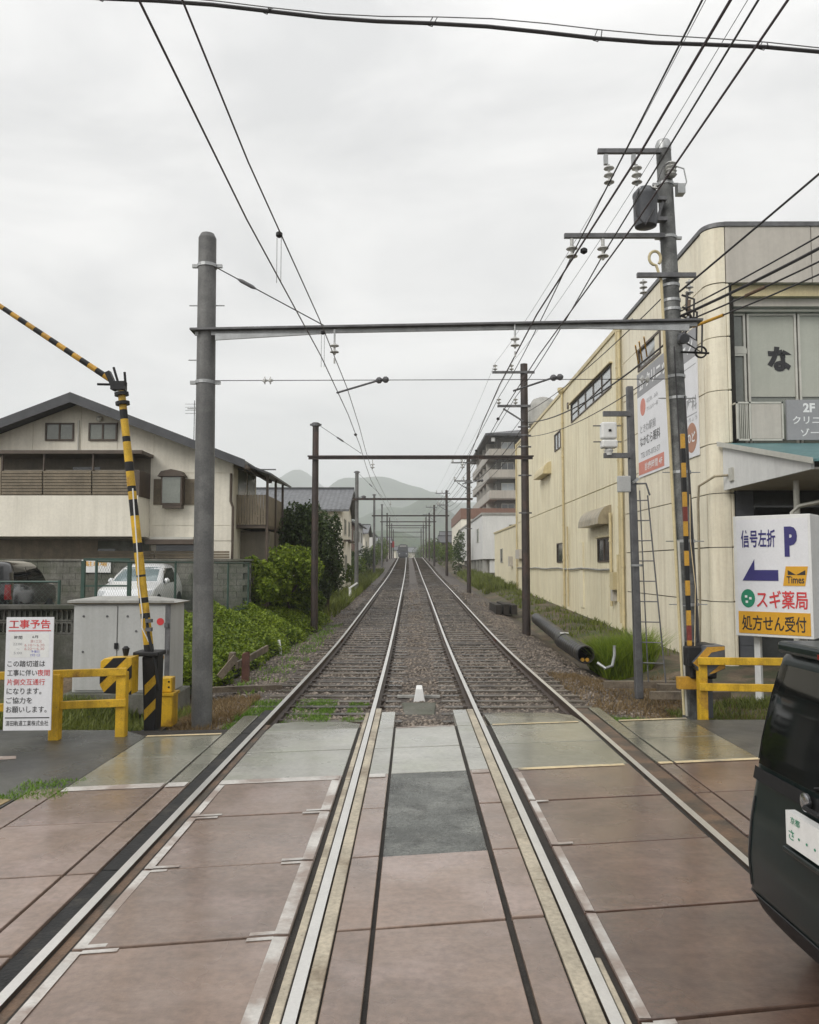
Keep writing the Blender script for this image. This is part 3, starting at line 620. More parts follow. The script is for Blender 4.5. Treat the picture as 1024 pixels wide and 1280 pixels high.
GAN = [  # Y, left mast x, top z above rail, material, right mast x, top
    (27.6, -3.35, 7.05, m_rustpole, 3.92, 9.12, 'with crossarms, in front of the yellow wall', 'rising out of the bushes'),
    (51.8, -3.58, 7.65, m_conc, 3.68, 8.5, 'beside the weedy verge past the yellow annex', 'with a small lamp, past the evergreen tree'),
    (80.5, -3.80, 8.0, m_conc, 3.50, 8.4, 'opposite the white garage building', 'third along the line past the bushes'),
    (108, -4.05, 8.2, m_conc, 3.02, 8.1, 'fourth along the line behind the white garage', 'fourth along the line past the bushes'),
    (136, -4.22, 8.0, m_rustpole, 2.95, 8.0, 'fifth along the line, small in the haze', 'fifth along the line, small in the haze'),
    (158, -4.4, 7.9, m_rustpole, 2.8, 8.0, 'sixth along the line, small in the haze', 'sixth along the line, small in the haze'),
    (182, -4.6, 7.8, m_rustpole, 2.6, 8.0, 'seventh along the line, nearly lost in haze', 'seventh along the line, nearly lost in haze'),
    (208, -4.8, 7.8, m_rustpole, 2.4, 8.0, 'eighth and last before the crest', 'eighth and last before the crest')]
ORD = ['nearest brown', 'second', 'third', 'fourth', 'fifth', 'sixth', 'seventh', 'eighth']
for i, (Y, xl, tl, ml, xr, tr_, dr, dl) in enumerate(GAN):
    k = g(Y)
    kind = 'brown steel' if ml is m_rustpole else 'grey concrete'
    t = thing('catenary_mast', f'{kind} mast on the house side, {dl}', 'mast', (xl, Y, k - .4), group='catenary masts')
    rr = .125 if ml is m_rustpole else .135
    MB().cyl((xl, Y, k - .5), (xl, Y, k + tl), rr, rr * .86, 14).build('shaft', ml, t, True)
    mb = MB(); mb.cyl((xl, Y, k + tl - .12), (xl, Y, k + tl - .02), rr + .02, n=14); mb.bx(xl - .2, xl + .2, Y - .03, Y + .03, k + tl - .1, k + tl - .04); mb.build('clamp_band', m_dkgalv, t)
    if i == 1:
        mb = MB(); mb.bar((xl, Y, k + 5.9), (xl + .45, Y, k + 6.0), .04); mb.build('lamp_arm', m_dkgalv, t); mb = MB(); mb.lathe([(.05, 0), (.14, .06), (.16, .2), (.06, .26)], (xl + .45, Y, k + 5.8), 10); mb.build('lamp_head', m_dkgalv, t, True)
    t = thing('catenary_mast', f'dark brown mast on the white garage side, {dr}', 'mast', (xr, Y, k - .4), group='catenary masts')
    MB().cyl((xr, Y, k - .5), (xr, Y, k + tr_), .145 if i == 0 else .14, .125, 14).build('shaft', m_rustpole, t, True)
    if i < 5:
        mb = MB(); mb.bx(xr - 1.12, xr + .35, Y - .16, Y - .09, k + tr_ - .36, k + tr_ - .28); mb.build('crossarm', m_dkgalv, t)
        mb = MB(); mb.bx(xr - .95, xr + .2, Y - .16, Y - .09, k + tr_ - 1.55, k + tr_ - 1.47); mb.bar((xr - .75, Y - .12, k + tr_ - 1.6), (xr - .05, Y - .12, k + tr_ - 2.05), .05); mb.build('crossarm', m_dkgalv, t)
        for (dx, dz) in ((-1.02, -.27), (-.45, -.27), (-.9, -1.46), (-.32, -1.46)):
            mb = MB(); insulator(mb, (xr + dx, Y - .125, k + tr_ + dz), 1.1, 2, (0, 0, 1)); mb.build('insulator', m_porc, t, True)
        if i < 2:
            for z in (6.9, 6.6, 6.2, 5.2, 3.9):
                mb = MB(); band(mb, xr, Y, k + z, .135, .05); mb.build('clamp_band', m_dkgalv, t)
    t = thing('gantry_beam', f'slim brown beam on the {ORD[i]} pair of masts down the line', 'gantry beam', ((xl + xr) / 2, Y - .16, k + 5.8), group='gantry beams across the tracks')
    zb = k + 5.80
    mb = MB(); mb.bx(xl - .25, xr + .28, Y - .22, Y - .14, zb + .03, zb + .075); mb.bx(xl - .22, xr + .25, Y - .19, Y - .17, zb - .06, zb + .03); mb.build('girder', m_rustpole, t)
    for x in (-1.35 + c(Y), 1.75 + c(Y)):
        mb = MB(); mb.cyl((x, Y - .18, zb - .05), (x, Y - .18, zb - .2), .016, n=6); insulator(mb, (x, Y - .18, zb - .18), 1.0, 2); mb.build('insulator', m_porc, t, True)
# catenary stays
def stay(p, q, label, ins=.35, r=.009):
    p, q = Vector(p), Vector(q); t = thing('stay_wire', label, 'stay wire', p)
    MB().tube([p, q], r, 6).build('wire', m_wire, t)
    for f in ([ins] if not isinstance(ins, (list, tuple)) else ins):
        a = p.lerp(q, f); d = (q - p).normalized(); mb = MB(); mb.lathe([(.012, -.16), (.03, -.1), (.03, 0), (.03, .1), (.012, .16)], a, 8, axis=d)
        if not isinstance(ins, (list, tuple)) : mb.build('turnbuckle', m_dkgalv, t, True)
        else:
            mb = MB(); insulator(mb, a, .8, 2, d); mb.build('insulator', m_porc, t, True)
stay((-3.0, 12.0, 6.78), (-1.32, 12.0, 5.86), 'sloping stay from the smooth concrete mast down to the beam', .28)
stay((-3.22, 27.55, g(27.6) + 6.95), (-1.75, 27.45, g(27.6) + 5.95), 'sloping stay from the brown mast among the bushes down to its beam', .5)
stay((-3.47, 51.8, g(51.8) + 7.5), (-1.9, 51.6, g(51.8) + 5.95), 'sloping stay from the lamp mast down to its beam', .5)
stay((-3.0, 12.0, 5.02), (4.1, 12.55, 5.17), 'level cross span wire between the two concrete poles below the beam', [.1, .93], .006)
# registration arms
def regarm(p, q, label):
    t = thing('registration_arm', label, 'registration arm', p)
    MB().tube([p, q], .016, 6).build('arm', m_dkgalv, t)
    mb = MB(); mb.lathe([(.02, 0), (.05, .03), (.05, .07), (.02, .1), (.05, .13), (.05, .17), (.02, .2)], Vector(q) + Vector((-.03, 0, 0)), 8, axis=(1, 0, .1)); mb.build('insulator', m_dkgalv, t, True)
regarm((-1.15, 12.05, 4.84), (-.52, 12.05, 5.03), 'short tilted arm holding the contact wire nearest the gabled house')
regarm((1.55, 12.1, 4.88), (2.15, 12.1, 5.08), 'short tilted arm holding the contact wire nearest the yellow building')
mb = MB(); regarm((1.75 + c(27.6), 27.5, g(27.6) + 4.9), (2.3, 27.5, g(27.6) + 5.0), 'short arm below the beam of the nearest brown masts')

def wire(pts, r, label, mat=None, group=None, name='overhead_wire', n=6):
    mb = MB(); mb.tube(pts, r, n); o = mb.build(name, mat or m_wire, None, True); tag(o, label, 'wire', group); return o
def along(x, h, y0_, y1_, sag=0, step=4.0, sup=(12, 27.6, 51.8, 80.5, 108, 136, 158, 182, 208)):
    P = []; y = y0_
    ss = [y0_ if y0_ < 0 else -14] + list(sup)
    while y <= y1_:
        a = max([s for s in ss if s <= y], default=ss[0]); b = min([s for s in ss if s > y], default=240); f = (y - a) / (b - a)
        zz = g(a) * (1 - f) + g(b) * f
        P.append((x(y) if callable(x) else x + c(y), y, zz + h - sag * 4 * f * (1 - f))); y += step
    return P
GW = 'overhead wires along the tracks'
def zig(a, b): return lambda y: (a + (b - a) * (y + 14) / 26 if y < 12 else b + (0.12 if int(y / 28) % 2 else -.12) * 0) + c(y)
wire(along(lambda y: (-1.30 + .17 * sm(4, 12, y) - .2 * sm(14, 27, y)) + c(y), 4.87, -14, 226), .007, 'contact wire over the track nearest the gabled house', m_wire_p, GW)
wire(along(lambda y: (-1.27 + .12 * sm(6, 12, y) - .2 * sm(14, 27, y)) + c(y), 5.36, -14, 226, .04), .007, 'messenger wire with ball clamps above the contact wire nearest the gabled house', m_wire_p, GW)
wire(along(lambda y: (1.80 - .22 * sm(3, 12, y) + .2 * sm(14, 27, y)) + c(y), 4.87, -14, 226), .0075, 'contact wire over the track nearest the yellow building', m_wire_p, GW)
wire(along(lambda y: (1.84 - .28 * sm(3, 12, y) + .2 * sm(14, 27, y)) + c(y), 5.42, -14, 226, .04), .0105, 'thick messenger wire over the track nearest the yellow building', m_wire_p, GW)
def pole_run(pts_sup, r, label, sag, mat=None, end_y=-14):
    P = []
    for (a, b) in zip(pts_sup[:-1], pts_sup[1:]):
        a, b = Vector(a), Vector(b)
        for i in range(12):
            f = i / 12; p = a.lerp(b, f); p.z -= sag * 4 * f * (1 - f); P.append(p)
    P.append(Vector(pts_sup[-1])); wire(P, r, label, mat, GW)
def sup2(i, dx, dz): Y, xr, t_ = GAN[i][0], GAN[i][4], GAN[i][5]; return (xr + dx, Y - .125, g(Y) + t_ + dz)
pole_run([(3.05, -14, 7.6), (3.10, y0 - .16, 7.24)] + [sup2(i, -.32, -1.2) for i in range(5)], .012, 'heavy feeder on the inner insulator of the second crossarm', .12)
pole_run([(2.55, -14, 7.6), (2.60, y0 - .16, 7.24)] + [sup2(i, -.9, -1.2) for i in range(5)], .011, 'heavy feeder on the outer insulator of the second crossarm', .12)
pole_run([(3.7, -14, 8.6), (3.66, y0 - .16, 8.42)] + [sup2(i, -.45, 0) for i in range(5)], .005, 'thin power line on the inner insulator of the top crossarm', .15, m_wire_t)
pole_run([(3.2, -14, 8.6), (3.21, y0 - .16, 8.42)] + [sup2(i, -1.02, 0) for i in range(5)], .005, 'thin power line on the outer insulator of the top crossarm', .15, m_wire_t)
# droppers and ball clamps
for (x, y, za, zb, lab) in ((-1.26, 7.4, 5.345, 4.875, 'dropper with ball clamp hanging alone over the nearer track'), (-1.2, 10.6, 5.35, 4.875, 'dropper with ball clamp close to the long steel beam')):
    t = thing('wire_dropper', lab, 'dropper', (x, y, za))
    mb = MB(); mb.lathe([(.012, -.03), (.032, -.014), (.032, .014), (.012, .03)], (x, y, za), 10); mb.build('ball_clamp', m_black, t, True)
    mb = MB(); mb.tube([(x - .02, y, za), (x - .02, y, zb)], .003, 4); mb.tube([(x + .02, y, za), (x + .02, y, zb)], .003, 4); mb.build('link', m_wire_t, t)
for (x, y, z, lab) in ((1.74, 7.9, 5.385, 'dark ball clamp on the thick messenger wire above the crossing'), (1.85, 17, 5.36, 'dark ball clamp on the messenger beyond the long beam'), (-1.35, 19, 5.35, 'small ball clamp on the messenger nearest the house'), (1.78, 22, 5.4, 'second ball clamp on the messenger beyond the long beam')):
    mb = MB(); mb.lathe([(.012, -.032), (.036, -.015), (.036, .015), (.012, .032)], (x, y, z), 10); o = mb.build('ball_clamp', m_black, None, True); tag(o, lab, 'clamp', 'ball clamps on the wires')
# telecom cables from the mottled pole to the first brown mast and on
pb = Vector((3.95, 27.45, 0))
for j, (za, zb, r, lab, sg) in enumerate(((6.75, 7.55, .010, 'uppermost thin cable slanting across the yellow wall', .2), (5.95, 7.2, .017, 'thick sagging telephone cable in front of the strip window', .35), (5.55, 6.7, .010, 'lowest cable slanting across the yellow wall', .3))):
    P = []
    for (a, b) in (((pr_(za) + .05, y0, za), (3.98, 27.6, zb)), ((3.98, 27.6, zb), (3.75, 51.8, zb + .35)), ((3.75, 51.8, zb + .35), (3.55, 80.5, zb + 1.0))):
        a, b = Vector(a), Vector(b)
        for i in range(12): f = i / 12; q = a.lerp(b, f); q.z -= sg * 4 * f * (1 - f); P.append(q)
    wire(P, r, lab, m_wire, 'telephone cables between poles')
# service wires leaving over the road
for j, (za, e, sg, r, lab) in enumerate((
        (6.62, (8, 4, 9.35), .05, .016, 'topmost service wire rising steeply from the pole over the road'),
        (6.30, (8, 4, 7.75), .22, .012, 'thin service wire second from the top of the bundle to the shop front'),
        (6.22, (8, 4, 7.55), .28, .022, 'thickest dark cable of the bundle to the shop front'),
        (6.10, (8, 4, 7.15), .25, .013, 'service wire with the brown sleeve above the shop windows'),
        (5.98, (8, 4, 7.0), .30, .012, 'lowest service wire with the yellow guard above the shop windows'))):
    a = Vector((pr_(za) + .1, y0 - .1, za)); b = Vector(e)
    P = []
    for i in range(22): f = i / 21; q = a.lerp(b, f); q.z -= sg * 4 * f * (1 - f); P.append(q)
    wire(P, r, lab, m_wire, 'service wires over the road')
    if j in (3, 4):
        mb = MB(); i0 = 3 if j == 3 else 1; mb.tube([P[i0], P[i0].lerp(P[i0 + 1], .8)] if j == 3 else [P[0].lerp(P[1], .6), P[1], P[2]], .026, 8)
        o = mb.build('cable_guard', m_mud if j == 3 else m_oran, None, True); tag(o, ('brown tube guard' if j == 3 else 'yellow tube guard') + ' sleeved over a service wire beside the mottled pole', 'cable guard')
mb = MB()
for (dx, dz, s) in ((.22, .0, .16), (.30, -.15, .2), (.18, .2, .12)):
    mb.tube([(pr_(6) + .1, y0 - .15, 6.35 + dz), (pr_(6) + .1 + dx, y0 - .2, 6.3 + dz - s * .3), (pr_(6) + .08 + dx, y0 - .2, 5.95 + dz - s), (pr_(6) + .1, y0 - .15, 5.95 + dz)], .018, 6)
mb.tube([(4.42, y0 - .16, 6.6), (4.40, y0 - .18, 6.3), (4.5, y0 - .2, 6.1), (4.34, y0 - .16, 5.9)], .024, 6, )
mb.build('jumper_cable', m_wire, PT, True)
mb = MB(); mb.tube([(4.44, y0 - .18, 6.45), (4.42, y0 - .2, 6.2), (4.36, y0 - .2, 6.02)], .03, 8); mb.build('jumper_cable', m_mud, PT, True)
# road-crossing cable near the top of the frame
P = []
for i in range(34):
    f = i / 33; x = -9 + 19 * f; P.append(Vector((x, 8.0, 8.72 - .083 * (x + 9) + .022 * math.sin(x * 2.1) - .10 * 4 * f * (1 - f))))
tc_ = thing('overhead_cable', 'thick bundled cable with support strand crossing high over the road', 'cable', tuple(P[17]))
MB().tube(P, .020, 6).build('cable', m_wire, tc_, True)
P2_ = [p + Vector((.06, .05, .10 + .03 * math.sin(p.x))) for p in P]
MB().tube(P2_, .006, 5).build('support_strand', m_wire_t, tc_, True)
for i in range(4, 33, 3):
    MB().tube([P2_[i], P[i] + Vector((.03, -.03, .0)), P[i] + Vector((0, 0, -.035)), P[i] + Vector((-.04, .03, 0)), P2_[i] + Vector((-.05, 0, 0))], .006, 4).build('cable_clip', m_wire, tc_)

# ------------------------------------------------------------------ yellow building and the shop front
XW, YC = 7.12, 19.22           # side wall plane, near end of the flat wall
bld = thing('commercial_building', 'long pale yellow two storey building with panelled corner and shop front', 'building', (11, 19, 0))
ZR = 10.45
# core walls (behind the cladding)
MB().bx(XW + .06, 30, 26.75, 54, -.4, ZR - .08).build('wall', m_yellowflat, bld)
MB().bx(XW + .06, 30, 19.6, 26.73, -.4, ZR - .15).build('wall', m_under, bld, label='dark backing wall behind the panels')
# sheet cladding of the long side wall, two storeys with a gap at the floor line; windows let into it
def wallpanel(name, y0_, y1_, z0, z1, holes, mat, th=.05):
    ysl = sorted({y0_, y1_, *[h[0] for h in holes], *[h[1] for h in holes]}); mb = MB()
    for a, b in zip(ysl[:-1], ysl[1:]):
        zc = z0
        for h in sorted([h for h in holes if h[0] <= a and h[1] >= b], key=lambda h: h[2]):
            mb.bx(XW, XW + th, a, b, zc, h[2]); zc = h[3]
        mb.bx(XW, XW + th, a, b, zc, z1)
    return mb.build(name, mat, bld)
H_up = [(28.2, 35.3, 8.62, 9.35), (38.0, 39.5, 7.92, 8.68)]
H_lo = [(28.75, 30.6, 2.41, 3.19), (37.4, 39.2, 2.43, 3.27)]
wallpanel('cladding', 26.75, 54, 5.12, ZR - .1, H_up, m_yellowwall); wallpanel('cladding', 26.75, 54, -.3, 5.08, H_lo, m_yellowwall)
MB().bx(XW - .05, XW + .2, 26.7, 54.05, ZR - .1, ZR + .05).build('parapet_cap', m_pipeY, bld)
def swindow(ya, yb, za, zb, n, gl, name='window'):
    mb = MB(); x = XW - .035; fr = .05
    for (a, b, d, e) in ((ya - fr, yb + fr, za - fr, za), (ya - fr, yb + fr, zb, zb + fr), (ya - fr, ya, za, zb), (yb, yb + fr, za, zb)): mb.bx(x, XW + .03, a, b, d, e)
    for k in range(1, n): y = ya + (yb - ya) * k / n; mb.bx(x + .01, XW + .03, y - .03, y + .03, za, zb)
    o = mb.build(name, m_brownf, bld)
    for k in range(n):
        a = ya + (yb - ya) * k / n; b = ya + (yb - ya) * (k + 1) / n
        MB().bx(XW + .012, XW + .02, a + .03, b - .03, za + .005, zb - .005).build('pane', gl, o)
    return o
o = swindow(28.2, 35.3, 8.62, 9.35, 5, m_winb)
mb = MB(); mb.bx(XW - .02, XW + .02, 28.2, 35.3, 8.9, 8.93); mb.build('transom', m_brownf, o)
swindow(38.0, 39.5, 7.92, 8.68, 2, m_winb); swindow(28.75, 30.6, 2.41, 3.19, 2, m_win); swindow(37.4, 39.2, 2.43, 3.27, 1, m_win)
MB().bx(XW - .12, XW, 28.0, 35.5, 9.42, 9.46).build('window_hood', m_pipeY, bld); MB().bx(XW - .10, XW, 28.6, 30.8, 3.27, 3.31).build('window_hood', m_pipeY, bld)
MB().bx(XW - .06, XW + .0, 35.9, 36.1, 9.35, 9.62).build('junction_box', m_brownf, bld)
# downpipes and conduits
def vpipe(y, z0, z1, r=.055, off=.09, mat=m_pipeY):
    mb = MB(); mb.cyl((XW - off, y, z0), (XW - off, y, z1), r, n=10); o = mb.build('downpipe', mat, bld, True)
    z = z0 + .7
    while z < z1: MB().cyl((XW - off, y, z - .03), (XW - off, y, z + .03), r + .016, n=10).build('pipe_clip', mat, o); z += 1.6
vpipe(37.1, .2, 10.5); vpipe(36.2, .4, 4.0, .04); vpipe(27.05, .3, ZR, .05); vpipe(26.75, -.1, ZR, .06); vpipe(28.35, .8, 4.1, .05); vpipe(53.7, 0, ZR, .05)
MB().lathe([(.06, 0), (.16, .12), (.17, .3)], (XW - .12, 37.1, 10.25), 10).build('rain_head', m_pipeY, bld)
mb = MB(); mb.tube([(XW - .08, y, 2.1 + .03 * math.sin(y)) for y in np.linspace(28.4, 54, 16)], .035, 8); mb.build('wall_pipe', m_conc_lt, bld, True)
mb = MB(); mb.tube([(XW - .1, 27.3, 2.6), (XW - .1, 27.3, 1.0)], .06, 8); mb.build('downpipe', m_pipeY, bld, True)
MB().bx(XW - .24, XW, 27.5, 27.9, 1.4, 2.0).build('meter_box', m_pipeY, bld); MB().bx(XW - .16, XW, 27.9, 28.2, 1.0, 1.5).build('meter_box', m_fascia, bld)
MB().bx(XW - .05, XW + .0, 33.2, 33.9, .5, 3.2).build('access_panel', m_yellowflat, bld)
# vent hoods
def hood(ya, yb, z0, h, d, mat):
    mb = MB(); n = 8; prof_ = [(0, 0), (-d, 0)] + [(-d * math.cos(a), h * math.sin(a)) for a in np.linspace(.35, math.pi / 2, n)]
    mb.prism([(XW + px_, ya, z0 + pz) for px_, pz in prof_], (0, yb - ya, 0)); mb.build('vent_hood', mat, bld, label=None)
hood(28.5, 31.9, 3.72, .68, .5, m_hood); hood(40.7, 43.9, 6.95, .62, .42, m_pipeY)
mb = MB(); mb.bx(XW - .25, XW, 51.5, 53.2, 2.7, 3.3); mb.build('air_conditioner', m_fascia, bld)
# panelled part next to the corner: individual panels
zs = [-.3, 1.37, 2.65, 3.93, 5.12, 6.39, 7.69, 9.0, ZR - .08]
ysp = [19.235, 21.3, 23.1, 24.9, 26.68]
for a, b in zip(zs[:-1], zs[1:]):
    for p, q in zip(ysp[:-1], ysp[1:]):
        if a > 8.9 or not (a > 7.6 and p > 22): MB().bx(XW + random.uniform(-.004, .004), XW + .06, p + .010, q - .010, a + .014, b - .014).build('wall_panel', m_tile, bld)
MB().bx(XW, XW + .06, 21.3, 22.5, 7.704, 8.986).build('wall_panel', m_tile, bld); MB().bx(XW, XW + .06, 24.9, 26.67, 7.704, 8.986).build('wall_panel', m_tile, bld)
MB().bx(XW, XW + .06, 22.5, 24.88, 7.704, 8.28).build('wall_panel', m_tile, bld)
# propped window above the poster
mb = MB()
for (a, b, d, e) in ((22.5, 24.8, 8.28, 8.36), (22.5, 24.8, 8.92, 8.985), (22.5, 22.6, 8.36, 8.92), (24.7, 24.8, 8.36, 8.92)): mb.bx(XW - .03, XW + .05, a, b, d, e)
o = mb.build('window', m_brownf, bld); MB().bx(XW + .03, XW + .04, 22.6, 24.7, 8.36, 8.92).build('pane', m_winb, o)
for y in (24.5, 24.1, 23.6): MB().bar((XW - .28, y - .4, 8.95), (XW - .05, y + .1, 8.5), .035, .05).build('stay_bar', m_oran, o)
# rounded corner column: one curved panel per course
def corner(z0, z1, mat, bulge=0.0):
    R_ = .40 + bulge; cx, cy_ = XW + .40, YC; k = 7; outer = []; inner = []
    for i in range(k + 1):
        a = math.pi + (math.pi / 2) * i / k
        outer.append((cx + R_ * math.cos(a), cy_ + R_ * math.sin(a))); inner.append((cx + (R_ - .06) * math.cos(a), cy_ + (R_ - .06) * math.sin(a)))
    mb = MB(); P = outer + inner[::-1]
    mb.add([(x, y, z0) for x, y in P] + [(x, y, z1) for x, y in P], [(i, (i + 1) % 16, 16 + (i + 1) % 16, 16 + i) for i in range(16)] + [(i, i + 1, 14 - i, 15 - i) for i in range(7)] + [(16 + i, 16 + i + 1, 30 - i, 31 - i) for i in range(7)])
    mb.build('corner_panel', mat, bld, True)
for a, b in zip(zs[:-1], zs[1:]): corner(a + .010, b - .010, m_tile, 0 if b < 9.5 else .02)
MB().cyl((XW + .40, YC, -.3), (XW + .40, YC, ZR - .2), .33, n=24).build('column_core', m_under, bld)
YF = 18.82
for a, b in zip(zs[:-2], zs[1:-1]): MB().bx(XW + .41, XW + .50, YF, YF + .5, a + .01, b - .01).build('corner_panel', m_tile, bld, bevel=.03)
# roof cap
mb = MB(); mb.bx(XW - .04, 30, YC, 26.7, ZR - .07, ZR + .04); mb.bx(XW + .40, 30, YF - .05, YC - .002, ZR - .07, ZR + .04); mb.build('parapet_cap', m_dkgalv, bld)
MB().cyl((XW + .40, YC, ZR - .072), (XW + .40, YC, ZR + .035), .44, n=32).build('parapet_cap', m_dkgalv, bld)
# fascia, soffit steps
for xa, xb in ((7.545, 9.6), (9.62, 12.4), (12.42, 16), (16.02, 20)):
    MB().bx(xa, xb, YF - .02, YF + .6, 9.0, ZR - .075).build('fascia_panel', m_fascia, bld)
MB().bx(7.64, 20, YF + .15, YF + .8, 8.72, 8.99).build('soffit', m_pipeY, bld); MB().bx(7.64, 20, YF + .30, YF + .9, 8.52, 8.715).build('soffit', m_fascia, bld)
MB().bx(7.64, 20, YF + .45, YF + 1.4, 8.44, 8.515).build('soffit', m_alu, bld)
# shop window wall
YG = YF + .62
def fwindow(xa, xb, za, zb, glass, label=None, f=.055):
    mb = MB()
    for (a, b, d, e) in ((xa, xb, za, za + f), (xa, xb, zb - f, zb), (xa, xa + f, za + f, zb - f), (xb - f, xb, za + f, zb - f)): mb.bx(a, b, YG - .05, YG + .06, d, e)
    o = mb.build('window', m_alu, bld, label=label); MB().bx(xa + f, xb - f, YG + .0, YG + .012, za + f, zb - f).build('pane', glass, o); return o
fwindow(7.62, 8.22, 7.55, 8.43, m_wint); fwindow(7.62, 8.22, 5.15, 7.42, m_wint, 'glazed balcony door'); fwindow(8.26, 9.47, 5.15, 8.43, m_wint); fwindow(9.51, 11.2, 5.15, 8.43, m_wint); fwindow(11.24, 13, 5.15, 8.43, m_wint)
MB().bx(7.62, 8.24, YG - .06, YG + .06, 7.42, 7.55).build('door_lintel', m_alu, bld); MB().bx(7.6, 20, YG + .08, YG + 1.5, 5.1, 8.6).build('room', m_taupe, bld)
for xa, xb in ((8.32, 9.41), (9.57, 11.14)): MB().bx(xa, xb, YG - .03, YG - .022, 6.35, 8.36).build('blind', m_shade, bld)
words('な', (8.74, YG - .03, 6.98), (1, 0, 0), (0, 0, 1), .62, .60, m_ink, bld, .06, 'lettering', .012)
MB().lathe([(.02, 0), (.035, .02), (.02, .05)], (8.17, YG - .06, 6.2), 8, axis=(0, -1, 0)).build('door_knob', m_chrome, bld)
# balcony railing and grey board
rl = MB()
for z in (5.14, 6.02): rl.bx(7.62, 8.72, YF - .22, YF - .18, z, z + .04)
for x in (7.62, 7.92, 8.68): rl.bx(x, x + .04, YF - .22, YF - .18, 5.14, 6.06)
rl.bx(7.62, 7.66, YF - .18, YF + .5, 6.02, 6.06); o = rl.build('balcony_railing', m_alu, bld)
for i in range(6): MB().bx(7.67 + i * .042, 7.685 + i * .042, YF - .21, YF - .19, 5.18, 6.02).build('baluster', m_alu, o)
MB().bx(7.97, 8.67, YF - .21, YF - .20, 5.19, 6.02).build('panel', m_fascia, o)
MB().bx(8.78, 11.6, YF - .26, YF - .20, 5.15, 6.1).build('sign_board', m_bgrey, bld)
words('2F', (9.16, YF - .26, 5.80), (1, 0, 0), (0, 0, 1), .22, None, m_wink, bld, .04); words('クリニック', (8.91, YF - .26, 5.52), (1, 0, 0), (0, 0, 1), .19, 1.1, m_wink, bld, .015); words('ゾーン', (9.09, YF - .26, 5.23), (1, 0, 0), (0, 0, 1), .19, .66, m_wink, bld, .015)
# lean-to canopy with white side panel
XC = 7.32
MB().prism([(XC, YF - .1, 5.02), (XC, YF - .1, 3.98), (XC, 14.6, 3.98), (XC, 14.6, 4.15)], (.06, 0, 0)).build('canopy_side', m_whitew, bld)
MB().hexa([(XC - .08, 14.4, 4.10), (20, 14.4, 4.10), (20, YF - .05, 5.05), (XC - .08, YF - .05, 5.05), (XC - .08, 14.4, 4.15), (20, 14.4, 4.15), (20, YF - .05, 5.11), (XC - .08, YF - .05, 5.11)]).build('canopy_roof', m_teal, bld)
MB().hexa([(XC - .10, 14.35, 4.05), (XC - .085, 14.35, 4.05), (XC - .085, YF, 5.04), (XC - .10, YF, 5.04), (XC - .10, 14.35, 4.16), (XC - .085, 14.35, 4.16), (XC - .085, YF, 5.15), (XC - .10, YF, 5.15)]).build('canopy_trim', m_alu, bld)
MB().bx(XC + .07, 20, 14.6, YF - .1, 3.98, 4.02).build('canopy_ceiling', m_fascia, bld)
mb = MB(); mb.cyl((7.95, 16.5, -.1), (7.95, 16.5, 3.97), .06, n=10); mb.build('canopy_post', m_alu, bld, True)
mb = MB(); mb.tube([(7.75, 16.3, .0), (7.75, 16.3, 3.3), (7.85, 16.2, 3.42), (9.6, 14.9, 3.8)], .045, 8); mb.build('drain_pipe', m_alu, bld, True)
mb = MB(); mb.tube([(XC - .02, 18.4, 4.3), (XC - .25, 18.6, 4.3), (XC - .5, 18.95, 4.1), (XC - .52, 18.97, 3.7), (XC - .53, 18.98, 1.2), (XC - .55, 19, .3)], .03, 8); mb.build('conduit', m_hood, bld, True); MB().bx(XC - .05, XC, 18.1, 18.3, 4.15, 4.45).build('junction_box', m_alu, bld)
# ground floor front below the canopy
MB().bx(7.64, 20, YF + .3, YF + .5, -.2, 3.97).build('shop_front', m_win, bld); MB().bx(7.64, 8.05, YF + .0, YF + .29, -.2, 3.97).build('brick_pier', m_tran, bld)
for i in range(12): MB().bx(7.645, 8.04, YF - .012, YF - .002, .05 + i * .32, .05 + i * .32 + .29).build('tile', m_tran, bld)
MB().bx(9.0, 20, 17.2, 17.3, 2.9, 3.75).build('awning', m_darkred, bld)
# posters on the side wall: one big printed board, read from the track side
sb = thing('wall_billboard', 'large white clinic billboard under a grey banner on the panelled wall', 'billboard', (XW, 22.4, 5)); 
BX = XW - .03
MB().bx(BX, XW - .006, 19.62, 24.88, 4.95, 7.46).build('board', m_signface, sb); MB().bx(BX - .003, XW - .007, 19.62, 24.88, 7.465, 8.2).build('banner', m_bgrey, sb)
uW, vW = (0, -1, 0), (0, 0, 1)
def wt(s, y, z, h, wd, mat, bold=.02): return words(s, (BX, y, z), uW, vW, h, wd, mat, sb, bold, proud=.005)
words('2F クリニックゾーン', (BX - .003, 24.62, 7.60), uW, vW, .46, 4.75, m_wink, sb, .035, proud=.005)
MB().cyl((BX - .004, 24.3, 7.08), (BX, 24.3, 7.08), .27, n=24).build('disc', m_salmon, sb); wt('ときわ駅前', 24.6, 6.28, .27, 1.55, m_gink, .01); wt('なかむら眼科', 24.65, 5.88, .31, 2.0, m_ink, .01)
wt('のどの…みみ', 23.9, 7.12, .14, 1.1, m_gink, 0); wt('アレルギー科', 23.9, 6.86, .14, 1.1, m_gink, 0)
wt('TEL 075-873-57', 24.6, 5.52, .17, 1.9, m_gink, .005)
MB().bx(BX - .004, BX - .001, 22.35, 24.85, 5.02, 5.42).build('strip', m_salmon, sb); words('診療時間 4F', (BX - .004, 24.2, 5.10), uW, vW, .24, 1.7, m_wink, sb, .01, proud=.003)
wt('皮膚', 21.5, 6.75, .4, .9, m_gink, .01); wt('耳鼻咽喉科', 21.55, 6.12, .36, 1.85, m_gink, .015); wt('いりょう', 20.5, 5.86, .11, .8, m_gink, 0)
